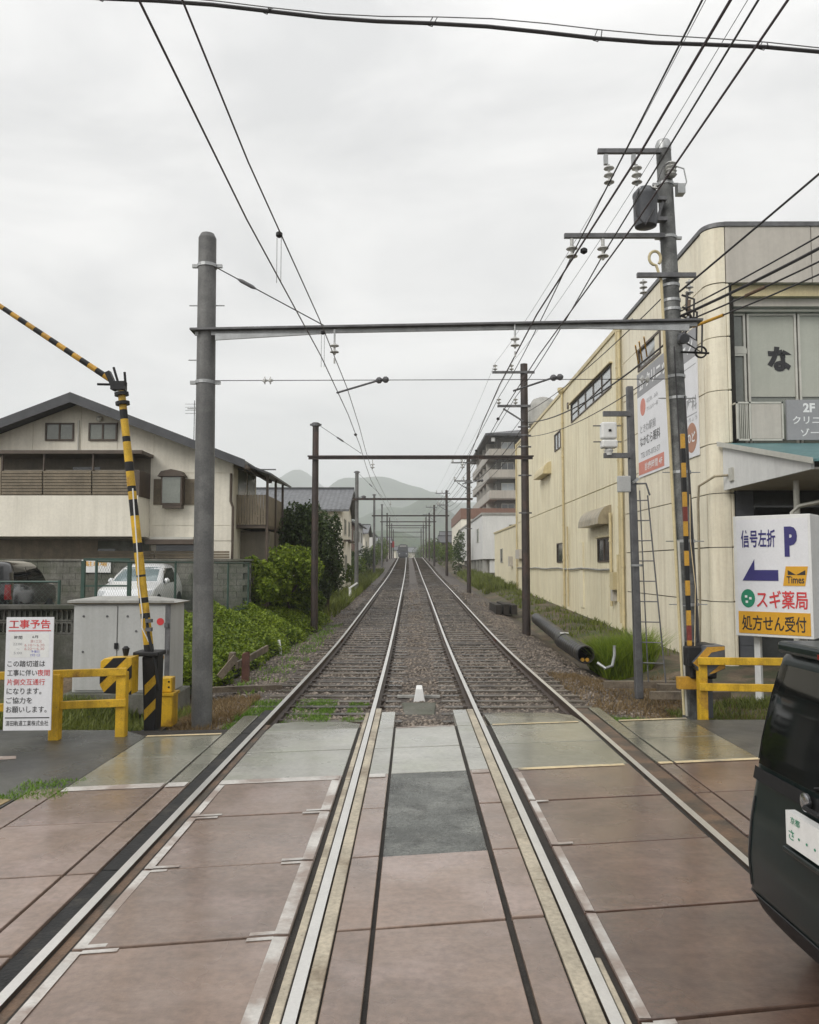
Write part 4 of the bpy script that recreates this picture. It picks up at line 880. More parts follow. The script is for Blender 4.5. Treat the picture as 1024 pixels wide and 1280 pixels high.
MB().bx(BX - .003, BX - .001, 19.7, 20.7, 6.02, 6.045).build('rule', m_gink, sb); MB().bx(BX - .003, BX - .001, 19.7, 20.7, 7.26, 7.28).build('rule', m_gink, sb)
MB().cyl((BX - .004, 20.12, 5.45), (BX, 20.12, 5.45), .38, n=28).build('disc', m_brownink, sb); words('のど', (BX - .004, 20.42, 5.33), uW, vW, .26, .58, m_wink, sb, .03, proud=.004)

# things on or near the roof
t = thing('water_tank', 'grey rounded rooftop tank on the far end of the yellow building', 'water tank', (8.1, 49, ZR + .05)); mb = MB(); mb.lathe([(.7, 0), (.9, .2), (.9, 1.3), (.6, 1.75), (.2, 1.9)], (8.1, 49, ZR + .3), 16); mb.build('tank', m_conc_lt, t, True)
for a in (-.6, .6): MB().bx(7.3, 8.9, 49 + a - .08, 49 + a + .08, ZR + .02, ZR + .31).build('bearer', m_dkgalv, t)
t = thing('roof_duct', 'short round vent duct lying on the shop front parapet', 'vent', (9.9, 21, ZR)); MB().cyl((9.5, 20.6, ZR + .32), (12, 20.6, ZR + .32), .22, n=16).build('duct', m_fascia, t, True); MB().bx(9.9, 10.1, 20.5, 20.7, ZR, ZR + .15).build('foot', m_dkgalv, t)

# annex and buildings beyond
def simple_window(mb_f, par, x0_, x1_, y, z0, z1, axis, glass=m_win, frame=m_brownf):
    pass
def bwin(par, plane, p, a0, a1, z0, z1, glass=m_win, frame=m_alu, mull=0):
    """window on a wall facing -Y (plane 'y') or facing the tracks (plane 'x')"""
    mb = MB(); f = .06
    def bb(m_, u0, u1, w0, w1, d0, d1):
        if plane == 'y': m_.bx(u0, u1, p - d1, p - d0, w0, w1)
        else:
            s_ = -1 if p > 0 else 1; xa_, xb_ = sorted((p + s_ * d0, p + s_ * d1)); m_.bx(xa_, xb_, u0, u1, w0, w1)
    for (u0, u1, w0, w1) in ((a0, a1, z0, z0 + f), (a0, a1, z1 - f, z1), (a0, a0 + f, z0 + f, z1 - f), (a1 - f, a1, z0 + f, z1 - f)): bb(mb, u0, u1, w0, w1, -.05, .05)
    for k in range(mull): u = a0 + (a1 - a0) * (k + 1) / (mull + 1); bb(mb, u - .025, u + .025, z0 + f, z1 - f, -.04, .04)
    o = mb.build('window', frame, par); m2 = MB(); bb(m2, a0 + f, a1 - f, z0 + f, z1 - f, .0, .012); m2.build('pane', glass, o); return o
k = .6
t = thing('annex_building', 'low pale yellow annex past the end of the yellow building', 'building', (9, 61, .3)); MB().bx(7.05, 12, 54.3, 68.3, -.2, 4.95).build('wall', m_yellowflat, t); MB().bx(6.98, 12, 54.2, 68.4, 4.955, 5.08).build('parapet_cap', m_pipeY, t)
bwin(t, 'x', 7.05, 62, 63.6, 2.5, 3.6); MB().bx(6.8, 7.05, 56, 56.6, 2.2, 2.9).build('meter_box', m_fascia, t)
t = thing('garage_building', 'white building with open grey garage floor beyond the annex', 'building', (9, 90, 1))
k = g(76)
MB().bx(6.7, 14, 76, 112, 2.9, 7.1).build('wall', m_whitew, t); MB().bx(6.6, 14.1, 75.9, 112.1, 7.105, 7.3).build('parapet_cap', m_conc_lt, t)
MB().bx(7.3, 14, 76.6, 111.5, .4, 2.89).build('garage_back', m_greyapt, t)
for y in (76.3, 80, 84, 88, 93, 98): MB().bx(6.75, 7.1, y, y + .3, .4, 2.89).build('column', m_conc_lt, t)
MB().bx(8.2, 9.9, 76.2, 76.58, .6, 2.8).build('window', m_win, t); MB().bx(7.4, 8.1, 76.2, 76.58, 1.6, 2.8).build('shop_sign', m_whitew, t)
bwin(t, 'x', 6.7, 80, 82.2, 4.6, 6.0); bwin(t, 'x', 6.7, 92, 95, 4.6, 6.0); bwin(t, 'y', 76, 9.2, 10.4, 5.0, 6.2)
t = thing('warehouse', 'cream building with a rust brown roof band behind the white garage', 'building', (10, 125, 2)); MB().bx(7.0, 18, 113, 140, .5, 8.9).build('wall', m_cream, t); MB().bx(6.9, 18.1, 112.9, 140.1, 8.905, 10.4).build('roof_band', m_bandbr, t)
# mid-rise apartment block
t = thing('apartment_block', 'six storey grey apartment block with stacked balconies above the white garage', 'building', (16, 128, 2))
X0, Y0 = 11.3, 116.0
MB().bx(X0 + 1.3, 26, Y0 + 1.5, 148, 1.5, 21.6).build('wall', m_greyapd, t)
for i in range(7):
    z = 3.0 + 3.05 * i
    if i < 6:
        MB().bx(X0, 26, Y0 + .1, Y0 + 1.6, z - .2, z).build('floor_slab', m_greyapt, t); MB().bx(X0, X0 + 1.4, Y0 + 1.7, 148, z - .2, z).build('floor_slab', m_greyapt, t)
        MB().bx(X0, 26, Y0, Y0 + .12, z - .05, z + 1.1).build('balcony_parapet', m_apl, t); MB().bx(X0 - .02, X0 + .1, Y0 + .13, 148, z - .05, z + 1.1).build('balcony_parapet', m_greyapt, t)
        for x in (13.2, 15.6, 18.2): bwin(t, 'y', Y0 + 1.5, x, x + 1.9, z + .1, z + 2.3, m_winb if random.random() < .4 else m_win, m_alu, 1)
        for y in (119, 125, 131, 137, 143): bwin(t, 'x', X0 + 1.3, y, y + 2.6, z + .1, z + 2.3, m_win, m_alu, 1)
        for y in (122.5, 128.5, 134.5, 140.5): MB().bx(X0 + .12, X0 + 1.29, y - .06, y + .06, z, z + 2.8).build('partition', m_greyapt, t)
zt = 3.0 + 3.05 * 6 - .1
mb = MB(); mb.add([(X0 - .6, Y0 - .6, zt), (26.6, Y0 - .6, zt), (26.6, 148.6, zt), (X0 - .6, 148.6, zt), (X0 - .6, Y0 - .6, zt + .35), (26.6, Y0 - .6, zt + .35), (26.6, 148.6, zt + .35), (X0 - .6, 148.6, zt + .35), (17, 122, zt + 2.0), (21, 122, zt + 2.0), (21, 142, zt + 2.0), (17, 142, zt + 2.0)],
    [(3, 2, 1, 0), (0, 1, 5, 4), (1, 2, 6, 5), (2, 3, 7, 6), (3, 0, 4, 7), (4, 5, 9, 8), (5, 6, 10, 9), (6, 7, 11, 10), (7, 4, 8, 11), (8, 9, 10, 11)]).build('roof', m_rooft, t)
MB().cyl((X0 + .6, Y0 + .2, zt - .75), (X0 + .6, Y0 + .2, zt - .2), .3, n=12).build('lamp_globe', m_white, t)

# ------------------------------------------------------------------ trackside things by the yellow building
t = thing('ladder_post', 'dark grey post with bracketed white device and narrow ladder by the wall', 'post', (4.13, 14.75, -.2))
MB().hexa([(4.06, 14.68, -.2), (4.20, 14.68, -.2), (4.20, 14.82, -.2), (4.06, 14.82, -.2), (4.0, 14.69, 5.55), (4.12, 14.69, 5.55), (4.12, 14.81, 5.55), (4.0, 14.81, 5.55)]).build('post', m_dkgalv, t, bevel=.02)
MB().bx(3.55, 4.05, 14.66, 14.74, 4.98, 5.07).build('bracket', m_dkgalv, t); MB().bx(3.55, 4.05, 14.66, 14.74, 4.20, 4.29).build('bracket', m_dkgalv, t)
mb = MB(); mb.bx(3.50, 3.78, 14.60, 14.80, 4.55, 4.86); o = mb.build('device_box', m_white, t, bevel=.03); MB().bx(3.50, 3.79, 14.59, 14.80, 4.38, 4.53).build('device_box', m_white, t, bevel=.03); MB().lathe([(.06, 0), (.07, .05), (.09, .09), (.05, .13)], (3.64, 14.7, 4.25), 12).build('device_neck', m_white, t)
for z in (4.80, 4.50):
    for x_, x2 in ((3.50, 3.36), (3.78, 3.88)): MB().cyl((x_, 14.7, z), (x2, 14.7, z), .012, n=6).build('pin', m_dkgalv, t)
MB().bx(3.62, 3.67, 14.585, 14.6, 4.68, 4.72).build('badge', m_black, t)
mb = MB(); mb.bx(3.78, 4.02, 14.62, 14.7, 3.56, 3.86); mb.build('switch_box', m_cab, t, bevel=.015)
ld = MB(); ld.cyl((4.32, 14.62, 3.5), (4.58, 14.62, .1), .014, n=6); ld.cyl((4.21, 14.74, 3.6), (4.30, 14.74, .1), .012, n=6); ld.build('ladder_rail', m_dkgalv, t)
for i in range(9): z = .45 + .37 * i; f = (3.5 - z) / 3.4; MB().cyl((4.12, 14.74, z), (4.33 + .26 * f, 14.62, z), .012, n=6).build('rung', m_dkgalv, t)
mb = MB(); mb.tube([(4.12, 14.7, 3.72), (4.3, 14.64, 3.72), (4.36, 14.62, 3.5)], .02, 6); mb.build('arm', m_dkgalv, t)
MB().cyl((4.13, 14.75, 2.2), (4.13, 14.75, 2.24), .11, n=12).build('clamp_band', m_galv, t); MB().cyl((4.13, 14.75, 3.75), (4.1, 14.75, 3.79), .1, n=12).build('clamp_band', m_galv, t)

# barrier machine and raised arm beside the mottled pole
def stripes(mb, p, q, r0, r1, n, first=0):
    p, q = Vector(p), Vector(q)
    for i in range(n):
        a, b = p.lerp(q, i / n), p.lerp(q, (i + 1) / n); mb.cyl(a, b, r0 + (r1 - r0) * i / n, r0 + (r1 - r0) * (i + 1) / n, 12, (i + first) % 2, True)
t = thing('crossing_barrier', 'raised barrier arm with rusted striped machine in front of the mottled pole', 'barrier', (4.4, 12.35, -.1), group='level crossing barriers')
p_, q_ = Vector((4.22, 12.28, .85)), Vector((4.20, 12.32, 4.25))
cols = [m_oran, m_redp, m_oran, m_black, m_oran, m_black, m_oran, m_black, m_oran, m_redp, m_oran, m_black, m_oran, m_black, m_oran]
for i in range(15):
    a, b = p_.lerp(q_, i / 15 + .0005), p_.lerp(q_, (i + 1) / 15); MB().bar(a, b, .06, .05, up=(0, 1, 0)).build('arm_band', cols[i], t)
mb = MB(); mb.tube([(4.27, 12.2, 1.0), (4.30, 12.2, 1.9), (4.24, 12.2, 2.6), (4.25, 12.2, 3.3)], .006, 6); mb.build('cable', m_ypaint, t)
mb = MB(); mb.bx(4.22, 4.62, 12.25, 12.7, .5, 1.02); mb.build('machine_housing', m_black, t, bevel=.03); mb = MB(); mb.bx(4.12, 4.34, 12.1, 12.3, .7, 1.0); mb.build('arm_clamp', m_black, t, bevel=.02)
MB().prism([(4.18, 12.05, .77), (4.40, 12.05, 1.01), (4.67, 12.05, 1.02), (4.67, 12.05, .68), (4.34, 12.05, .54)], (0, .42, 0)).build('weight_box', m_tran, t, bevel=.01)
MB().prism([(4.185, 12.045, .765), (4.40, 12.045, 1.0), (4.66, 12.045, 1.01), (4.66, 12.045, .96), (4.46, 12.045, .92), (4.27, 12.045, .70)], (0, .004, 0)).build('striped_plate', m_oran, t); MB().prism([(4.42, 12.045, .60), (4.66, 12.045, .80), (4.66, 12.045, .69), (4.50, 12.045, .62)], (0, .004, 0)).build('striped_plate', m_oran, t)
MB().bx(4.40, 4.58, 12.35, 12.6, -.1, .5).build('base_column', m_tran, t); mb = MB(); mb.bx(4.05, 4.33, 12.30, 12.42, .34, .52); mb.build('foot_bracket', m_oran, t)
t = thing('marker_pipe', 'thin pale pipe strapped upright at the foot of the mottled pole', 'pipe', (4.23, 12.5, -.1)); MB().cyl((4.235, 12.52, -.1), (4.16, 12.5, 2.6), .02, n=8).build('pipe', m_alu, t, True); MB().bx(4.2, 4.30, 12.49, 12.55, 1.6, 1.63).build('strap', m_dkgalv, t)

# yellow fences
def yfence(label, posts, rails, post_h, mat, loc):
    t = thing('guard_fence', label, 'fence', loc, group='yellow guard fences')
    for x, y, s in posts: MB().bx(x - s / 2, x + s / 2, y - s / 2, y + s / 2, -.15, post_h).build('post', mat, t, bevel=.012)
    for p, q, w_, h in rails: MB().bar(p, q, w_, h).build('rail', mat, t, bevel=.008)
    return t
m_yel2 = m_yel
yfence('yellow guard fence with two rails between the mottled pole and dark wagon', [(4.33, 12.1, .13), (7.5, 11.6, .13)], [((4.24, 12.0, .80), (7.6, 11.52, .83), .05, .11), ((4.26, 12.0, .42), (7.6, 11.52, .44), .05, .11)], .79, m_yel2, (4.33, 12.1, 0))
yfence('yellow guard fence with two rails beside the construction notice', [(-4.58, 10.42, .13), (-3.80, 10.62, .13), (-6.3, 10.2, .13)], [((-6.6, 10.08, .79), (-3.72, 10.55, .83), .05, .10), ((-6.6, 10.08, .39), (-3.72, 10.55, .43), .05, .10)], .82, m_yel, (-4.58, 10.42, 0))

# illuminated road sign
ang = math.atan2(13.05 - 13.85, 6.48 - 5.56); WS = 1.235
ux, uy = math.cos(ang), math.sin(ang)
t = thing('roadside_sign', 'white boxed pharmacy and parking sign with blue arrow behind the yellow fence', 'sign', (5.56, 13.85, 0))
def S(u, z, n=0.0): return Vector((5.56 + ux * u + uy * n, 13.85 + uy * u - ux * n, z))    # n>0 towards the viewer
def sbox(name, u0, u1, z0, z1, n0, n1, mat, bevel=0):
    mb = MB(); mb.hexa([S(u0, z0, n1), S(u1, z0, n1), S(u1, z0, n0), S(u0, z0, n0), S(u0, z1, n1), S(u1, z1, n1), S(u1, z1, n0), S(u0, z1, n0)]); return mb.build(name, mat, t, bevel=bevel)
Z0, Z1 = 1.02, 3.06
sbox('sign_body', 0, WS, Z0, Z1, -.55, 0, m_white, .01); sbox('face', .055, WS - .04, Z0 + .05, Z1 - .06, 0.0, .006, m_signface)
sbox('orange_panel', .055, WS - .04, Z0 + .05, Z0 + .42, .0065, .011, m_oink)
def st(s, u, z, h, wd, mat, bold=.03, pr=.014): return words(s, S(u, z, 0), (ux, uy, 0), (0, 0, 1), h, wd, mat, t, bold, proud=pr)
st('信号左折', .13, 2.52, .30, .56, m_navy, .018); st('P', .83, 2.36, .50, .20, m_navy, .06)
mb = MB(); mb.prism([S(.14, 1.96, .008), S(.34, 2.32, .008), S(.34, 2.14, .008), S(.72, 2.14, .008), S(.72, 1.96, .008)], (uy * .006, -ux * .006, 0)); mb.build('arrow', m_navy, t)
mb = MB(); mb.prism([S(.79, 1.88, .008), S(1.13, 1.88, .008), S(1.18, 2.20, .008), S(.84, 2.20, .008)], (uy * .006, -ux * .006, 0)); mb.build('parking_badge', m_oink, t, bevel=.0)
st('Times', .85, 1.92, .12, .27, m_ink, .02, .017)
mb = MB()
for a, b in (((.87, 2.14), (1.0, 2.06)), ((1.14, 2.14), (1.0, 2.06))): mb.prism([S(a[0], a[1], .016), S(b[0], b[1], .016), S(a[0] + (.0), a[1] - .08, .016)], (uy * .002, -ux * .002, 0))
mb.build('parking_mark', m_ink, t)
mb = MB(); mb.cyl(S(.22, 1.66, .008), S(.22, 1.66, .013), .115, n=24); mb.v = [tuple(Vector((v[0], v[1], 1.66 + (v[2] - 1.66) * 1.35))) for v in mb.v]; mb.build('round_emblem', m_green, t)
for du, dz in ((-.03, .03), (.04, .0), (-.02, -.06)): mb = MB(); mb.bx(-.02, .02, -.001, .001, -.02, .02); mb.v = [tuple(S(.22 + du + v[0], 1.66 + dz + v[2], .015)) if v[1] < 0 else tuple(S(.22 + du + v[0], 1.66 + dz + v[2], .0135)) for v in mb.v]; mb.build('emblem_mark', m_wink, t)
st('スギ薬局', .36, 1.50, .30, .80, m_rink, .014); st('処方せん受付', .11, 1.12, .26, 1.02, m_ink, .014)
for u in (.22, .95):
    sbox('post', u, u + .10, -.1, Z0, -.33, -.23, m_white)
# black drain pipes on the verge
t = thing('drain_pipe', 'black drain pipe lying with its open end toward the crossing', 'pipe', (3.98, 19.2, .05))
def pipe(p, q, r, th, name='pipe', mat=m_pipeb, n=20, ribs=26):
    p, q = Vector(p), Vector(q); mb = MB(); L_ = (q - p).length; pr2 = []
    for i in range(ribs * 2 + 1): pr2.append((r + (.012 if i % 4 in (1, 2) else 0), L_ * i / (ribs * 2)))
    pr2 += [(r - th, L_), (r - th, 0)]
    d = (q - p).normalized(); u = d.cross(Vector((0, 0, 1))).normalized(); v = u.cross(d); vs_ = []
    for rr, z in pr2:
        for i in range(n): a = 2 * math.pi * i / n; vs_.append(p + d * z + (u * math.cos(a) + v * math.sin(a)) * rr)
    k_ = len(pr2); mb.add(vs_, [(i * n + j, i * n + (j + 1) % n, ((i + 1) % k_) * n + (j + 1) % n, ((i + 1) % k_) * n + j) for i in range(k_) for j in range(n)]); return mb.build(name, mat, t, True)
pipe((4.0, 18.6, .17), (4.12, 22.2, .18), .205, .025)
for du in (-.055, .055): mb = MB(); mb.lathe([(.028, 0), (.045, .0), (.045, .02), (.028, .02)], (4.0 + du, 18.72, .045), 12, axis=(0, -1, 0)); mb.build('end_tag', m_oran, t)
MB().cyl((4.0, 19.2, .17), (4.0, 19.21, .17), .17, n=16).build('bore_shade_disc', m_dark, t)  # black disc added inside the pipe as painted shade
t = thing('drain_pipe', 'second black drain pipe reaching back to the foot of the brown mast', 'pipe', (4.2, 24.5, .1)); pipe((4.10, 21.6, .23), (4.42, 28.6, .36), .185, .025, ribs=36); MB().bx(3.98, 4.2, 21.62, 21.7, .40, .43).build('tape', m_white, t)
t = thing('bent_conduit', 'grey bent conduit sticking up from weeds beside the black pipe', 'conduit', (4.5, 18.6, -.1)); MB().tube([(4.15, 18.1, .05), (4.3, 18.0, -.06), (4.48, 18.1, -.02), (4.56, 18.2, .2), (4.56, 18.2, .42)], .035, 8).build('pipe', m_galv, t, True)
t = thing('cable_trough', 'low dark rail stack lying on the verge past the drain pipes', 'trough', (3.9, 36.5, .1))
for i in range(3): MB().bx(3.7 + i * .35, 3.95 + i * .35, 35.5, 38.5, g(37) - .3, g(37) + .12 + .04 * (i % 2)).build('bar', m_under, t)
for i, (x, y) in enumerate(((4.9, 14.3), (4.4, 15.6), (5.3, 15.2))):
    mb = MB(); mb.bx(x - .7, x + .7, y - .06, y + .06, -.13, .0); tag(mb.build('timber_baulk', m_timber_d), ['dark baulk lying at the ladder post foot', 'dark baulk on the verge behind the ladder post', 'dark baulk between ladder post and boxed sign'][i], 'timber', 'old baulks on the verge')
# white marker between the tracks
t = thing('white_marker', 'white painted cross marker standing on ballast between the two tracks', 'marker', (.12, 14.4, -.2)); mb = MB(); mb.hexa([(.02, 14.2, -.2), (.24, 14.2, -.2), (.22, 14.45, -.2), (.04, 14.45, -.2), (.07, 14.22, .06), (.19, 14.22, .06), (.18, 14.40, .10), (.08, 14.40, .10)]); mb.build('block', m_white, t, bevel=.015); MB().bx(-.26, .50, 14.47, 14.56, -.14, -.10).build('crossbar', m_conc_lt, t)
t = thing('concrete_base', 'low mossy concrete base between the rails before the white marker', 'concrete base', (.12, 13.4, -.2)); MB().prism([(-.12, 12.9, -.2), (.36, 12.9, -.2), (.42, 14.0, -.2), (-.18, 14.0, -.2)], (0, 0, .06)).build('slab', m_block, t, bevel=.02)

# ------------------------------------------------------------------ house side: parking lot, walls, fences
LOTZ = .78
o = MB().prism([(-40, 15.6, LOTZ - .3), (-6.1, 15.6, LOTZ - .3), (-5.95, 26.4, LOTZ - .3), (-40, 26.4, LOTZ - .3)], (0, 0, .3)).build('parking_lot', m_lot); tag(o, 'raised grey parking lot behind the retaining wall', kind='structure')
rw = thing('retaining_wall', 'dark damp concrete retaining wall topped with pierced lattice blocks', 'wall', (-9, 15.3, 0))
MB().bx(-30, -5.95, 15.15, 15.4, -.3, .92).build('wall', m_blockd, rw); MB().bx(-6.2, -5.95, 15.41, 19, -.3, .80).build('wall', m_blockd, rw)
MB().bx(-30, -5.93, 15.12, 15.43, 1.40, 1.47).build('coping', m_blockd, rw)
x = -6.02; proto = None
while x > -12.6:
    for z in (.925, 1.165):
        if proto is None:
            LOCAL.add(rw.name); mb = MB(); W_, H_, D_ = .39, .23, .12
            mb.bx(-W_, 0, 0, D_, 0, .03); mb.bx(-W_, 0, 0, D_, H_ - .03, H_)
            for k in range(5): mb.bx(-W_ * k / 4 - .012 if k else -.024, -W_ * k / 4 + .012 if 0 < k < 4 else (0 if k == 0 else -W_ + .024), 0, D_, .03, H_ - .03)
            for k in range(4): cx = -W_ * (k + .5) / 4; mb.bar((cx - .03, D_ / 2, H_ / 2 - .05), (cx + .03, D_ / 2, H_ / 2 + .05), D_, .022, up=(0, 1, 0)) if k % 2 else mb.bar((cx - .03, D_ / 2, H_ / 2 + .05), (cx + .03, D_ / 2, H_ / 2 - .05), D_, .022, up=(0, 1, 0))
            proto = mb.build('lattice_block', m_blockd, rw); LOCAL.discard(rw.name); b_ = proto
        else: b_ = proto.copy(); C.objects.link(b_)
        b_.location = (x + 9, 15.21 - 15.3, z)
    x -= .40
def meshfence(label, p, q, h, z, n, loc, cell=.11):
    t = thing('mesh_fence', label, 'fence', loc); p, q = Vector(p), Vector(q)
    for i in range(n + 1): a = p.lerp(q, i / n); MB().cyl((a.x, a.y, z - .1), (a.x, a.y, z + h), .03, n=8).build('post', m_mesh, t)
    for zz in (z + h - .03, z + .08): MB().cyl((p.x, p.y, zz), (q.x, q.y, zz), .02, n=8).build('rail', m_mesh, t)
    L_ = (q - p).length; mb = MB(); u = (q - p).normalized(); H = h - .12; s = 0.0
    def seg(a0, z0, a1, z1): A = p + u * a0; B_ = p + u * a1; mb.cyl((A.x, A.y, z + .08 + z0), (B_.x, B_.y, z + .08 + z1), .0018, n=3, cap=False)
    k = -int(H / cell) - 1
    while k * cell < L_:
        a = k * cell; a0, z0, a1, z1 = a, 0, a + H, H
        if a0 < 0: z0 = -a0; a0 = 0
        if a1 > L_: z1 = H - (a1 - L_); a1 = L_
        if a0 < a1: seg(a0, z0, a1, z1); seg(a0, H - z0, a1, H - z1)
        k += 1
    mb.build('wire_mesh', m_mesh, t, kind='stuff'); return t
meshfence('dark green mesh fence along the front of the parking lot by the black car', (-16, 15.7, 0), (-6.9, 15.7, 0), 1.15, LOTZ, 6, (-11, 15.7, LOTZ))
meshfence('dark green mesh fence running back beside the white car to the bushes', (-6.3, 16, 0), (-5.3, 26, 0), 1.55, LOTZ, 5, (-5.8, 21, LOTZ))
t = thing('gate_frame', 'tall dark green square gate frame in front of the white car', 'gate frame', (-7.4, 18.6, LOTZ))
for x in (-7.62, -6.55): MB().bx(x - .04, x + .04, 18.55, 18.63, LOTZ, LOTZ + 1.55).build('post', m_mesh, t)
MB().bx(-7.62, -6.55, 18.56, 18.62, LOTZ + 1.55, LOTZ + 1.61).build('rail', m_mesh, t); MB().bx(-7.58, -6.59, 18.57, 18.61, LOTZ + .95, LOTZ + .99).build('rail', m_mesh, t)
bw = thing('block_wall', 'mossy grey concrete block wall behind the parked cars', 'wall', (-15, 26.2, LOTZ))
proto = None; LOCAL.add(bw.name)
for r_ in range(8):
    for k in range(50):
        x = -5.3 - .42 * k - (.21 if r_ % 2 else 0)
        if x < -24: continue
        if proto is None: proto = MB().bx(-.205, .205, -.075, .075, .005, .195).build('block', m_block, bw); b_ = proto
        else: b_ = proto.copy(); C.objects.link(b_)
        b_.location = (x + 15 - .2, random.uniform(-.006, .006), r_ * .2)
LOCAL.discard(bw.name)
MB().bx(-24.2, -5.25, 26.17, 26.23, LOTZ - .1, LOTZ + 1.6).build('mortar_core', m_blockd, bw); MB().bx(-24.2, -5.2, 26.08, 26.32, LOTZ + 1.605, LOTZ + 1.66).build('coping', m_block, bw)
t = thing('parking_notice', 'small white notice board with orange print on the block wall', 'notice', (-10.3, 26, 2.1)); MB().bx(-10.75, -9.8, 26.06, 26.075, 2.0, 2.42).build('board', m_white, t); words('駐車場', (-10.62, 26.06, 2.2), (1, 0, 0), (0, 0, 1), .17, .7, m_oink, t, .01)

# ------------------------------------------------------------------ cream gabled house
HY = 27.3
def H(px, py): p = at(px, py, HY); return p.x, p.z
hs_ = thing('gabled_house', 'cream two storey house with broad dark gable roof and brown balconies', 'house', (-11, HY, LOTZ))
pkx, pkz = H(100, 497); ex, ez = H(312, 579); wlx, _ = H(292, 600); slope = (pkz - ez) / (ex - pkx)
lx = 2 * pkx - wlx
def rz(x): return pkz - slope * abs(x - pkx) - .22
fw = [(lx, LOTZ), (wlx, LOTZ), (wlx, rz(wlx)), (pkx, rz(pkx)), (lx, rz(lx))]
D = 4.0
MB().prism([(x, HY, z) for x, z in fw], (0, D, 0)).build('wall', m_cream, hs_)
# siding panels of the front, thin sheets with visible joints
def hp(x0p, x1p, y0p, y1p): a, zt_ = H(x0p, y0p); b, zb_ = H(x1p, y1p); return a, b, zb_, zt_
prev = None
for a_, b_ in ((2, 40), (40, 100), (100, 146), (146, 192)):
    xa, _ = H(a_, 0 + 600); xb, _ = H(b_, 600); zb_ = H(0, 571)[1]
    pts = [(xa + .008, zb_), (xb - .008, zb_), (xb - .008, rz(xb - .008) - .03)] + ([(pkx, rz(pkx) - .03)] if xa < pkx - .05 < xb - .1 else []) + [(xa + .008, rz(xa + .008) - .03)]
    MB().prism([(x, HY - .02, z) for x, z in pts], (0, .018, 0)).build('siding_panel', m_cream, hs_)
for (za, zb_) in ((592, 657), (657, 676)):
    for a_, b_ in ((192, 248), (248, 291)):
        xa, xb, z0, z1 = hp(a_, b_, za, zb_); MB().bx(xa + .008, xb - .008, HY - .02, HY - .002, z0 + .008, z1 - .008).build('siding_panel', m_cream, hs_)
for a_, b_ in ((192, 291),):
    xa, _ = H(a_, 600); xb, _ = H(b_, 600); z0 = H(0, 591)[1]
    MB().prism([(xa + .008, HY - .02, z0), (xb - .008, HY - .02, z0), (xb - .008, HY - .02, rz(xb) - .03), (xa + .008, HY - .02, rz(xa) - .03)], (0, .018, 0)).build('siding_panel', m_cream, hs_)
# roof: two pitched slabs with overhang, barge boards
for sgn in (1, -1):
    e_x = pkx + sgn * (ex - pkx)
    MB().hexa([(pkx, HY - .75, pkz - .20), (e_x, HY - .75, ez - .20), (e_x, HY + D + .5, ez - .20), (pkx, HY + D + .5, pkz - .20), (pkx, HY - .75, pkz), (e_x, HY - .75, ez), (e_x, HY + D + .5, ez), (pkx, HY + D + .5, pkz)]).build('roof_slope', m_rooft, hs_)
    MB().hexa([(pkx, HY - .80, pkz - .32), (e_x, HY - .80, ez - .26), (e_x, HY - .752, ez - .26), (pkx, HY - .752, pkz - .32), (pkx, HY - .80, pkz + .02), (e_x, HY - .80, ez + .02), (e_x, HY - .752, ez + .02), (pkx, HY - .752, pkz + .02)]).build('barge_board', m_rooft, hs_)
MB().bx(ex - .03, ex + .08, HY - .78, HY + D, ez - .28, ez - .16).build('gutter', m_brownf, hs_)
def hwin(x0p, x1p, y0p, y1p, mull=1, glass=m_win, d=.05):
    xa, xb, z0, z1 = hp(x0p, x1p, y0p, y1p); mb = MB(); f = .05
    for (a, b, e, h) in ((xa, xb, z0, z0 + f), (xa, xb, z1 - f, z1), (xa, xa + f, z0 + f, z1 - f), (xb - f, xb, z0 + f, z1 - f)): mb.bx(a, b, HY - d - .03, HY - .021, e, h)
    for k in range(mull): q = xa + (xb - xa) * (k + 1) / (mull + 1); mb.bx(q - .03, q + .03, HY - d - .02, HY - .021, z0 + f, z1 - f)
    o = mb.build('window', m_brownf, hs_); MB().bx(xa + f, xb - f, HY - d + .005, HY - .022, z0 + f, z1 - f).build('pane', glass, o); return o
hwin(58, 93, 529, 551, 1, m_wint); hwin(112, 147, 529, 551, 1, m_wint)
xa, z = H(125, 524); MB().lathe([(.02, 0), (.10, .02), (.10, .08), (.03, .11)], (xa, HY - .02, z), 12, axis=(0, -1, 0)).build('vent_cap', m_alu, hs_); xa, z = H(25, 566); MB().lathe([(.02, 0), (.07, .02), (.07, .06), (.03, .08)], (xa, HY - .02, z), 12, axis=(0, -1, 0)).build('vent_cap', m_alu, hs_)
xa, z0 = H(98, 570); _, z1 = H(98, 526); MB().cyl((xa, HY - .05, z0), (xa, HY - .05, z1), .03, n=8).build('downpipe', m_alu, hs_)
# recessed upper gallery
xa, xb, z0, z1 = hp(-60, 188, 573, 624); MB().bx(xa, xb, HY - .03, HY - .024, z0, z1).build('gallery_recess', m_taupe, hs_)
xa, xb, z0, z1 = hp(-60, 192, 569, 573); MB().bx(xa, xb, HY - 1.2, HY - .021, z0, z1).build('gallery_roof', m_brownf, hs_)
xa, xb, z0, z1 = hp(92, 126, 584, 592); MB().bx(xa, xb, HY - .05, HY - .031, z0, z1).build('window', m_win, hs_)
for p in (22, 72, 131, 178): xa, z0 = H(p, 593); xb, z1 = H(p + 2.2, 573); MB().bx(xa, xb, HY - 1.1, HY - 1.02, z0, z1).build('gallery_post', m_brownf, hs_)
for p0, p1 in ((23, 71), (73, 130), (132, 178)):
    for k in range(8):
        xa, xb, z0, z1 = hp(p0, p1, 593.5 + k * 3.6, 596.4 + k * 3.6); MB().bx(xa, xb, HY - 1.12, HY - 1.06, z0, z1).build('railing_slat', m_brownp, hs_)
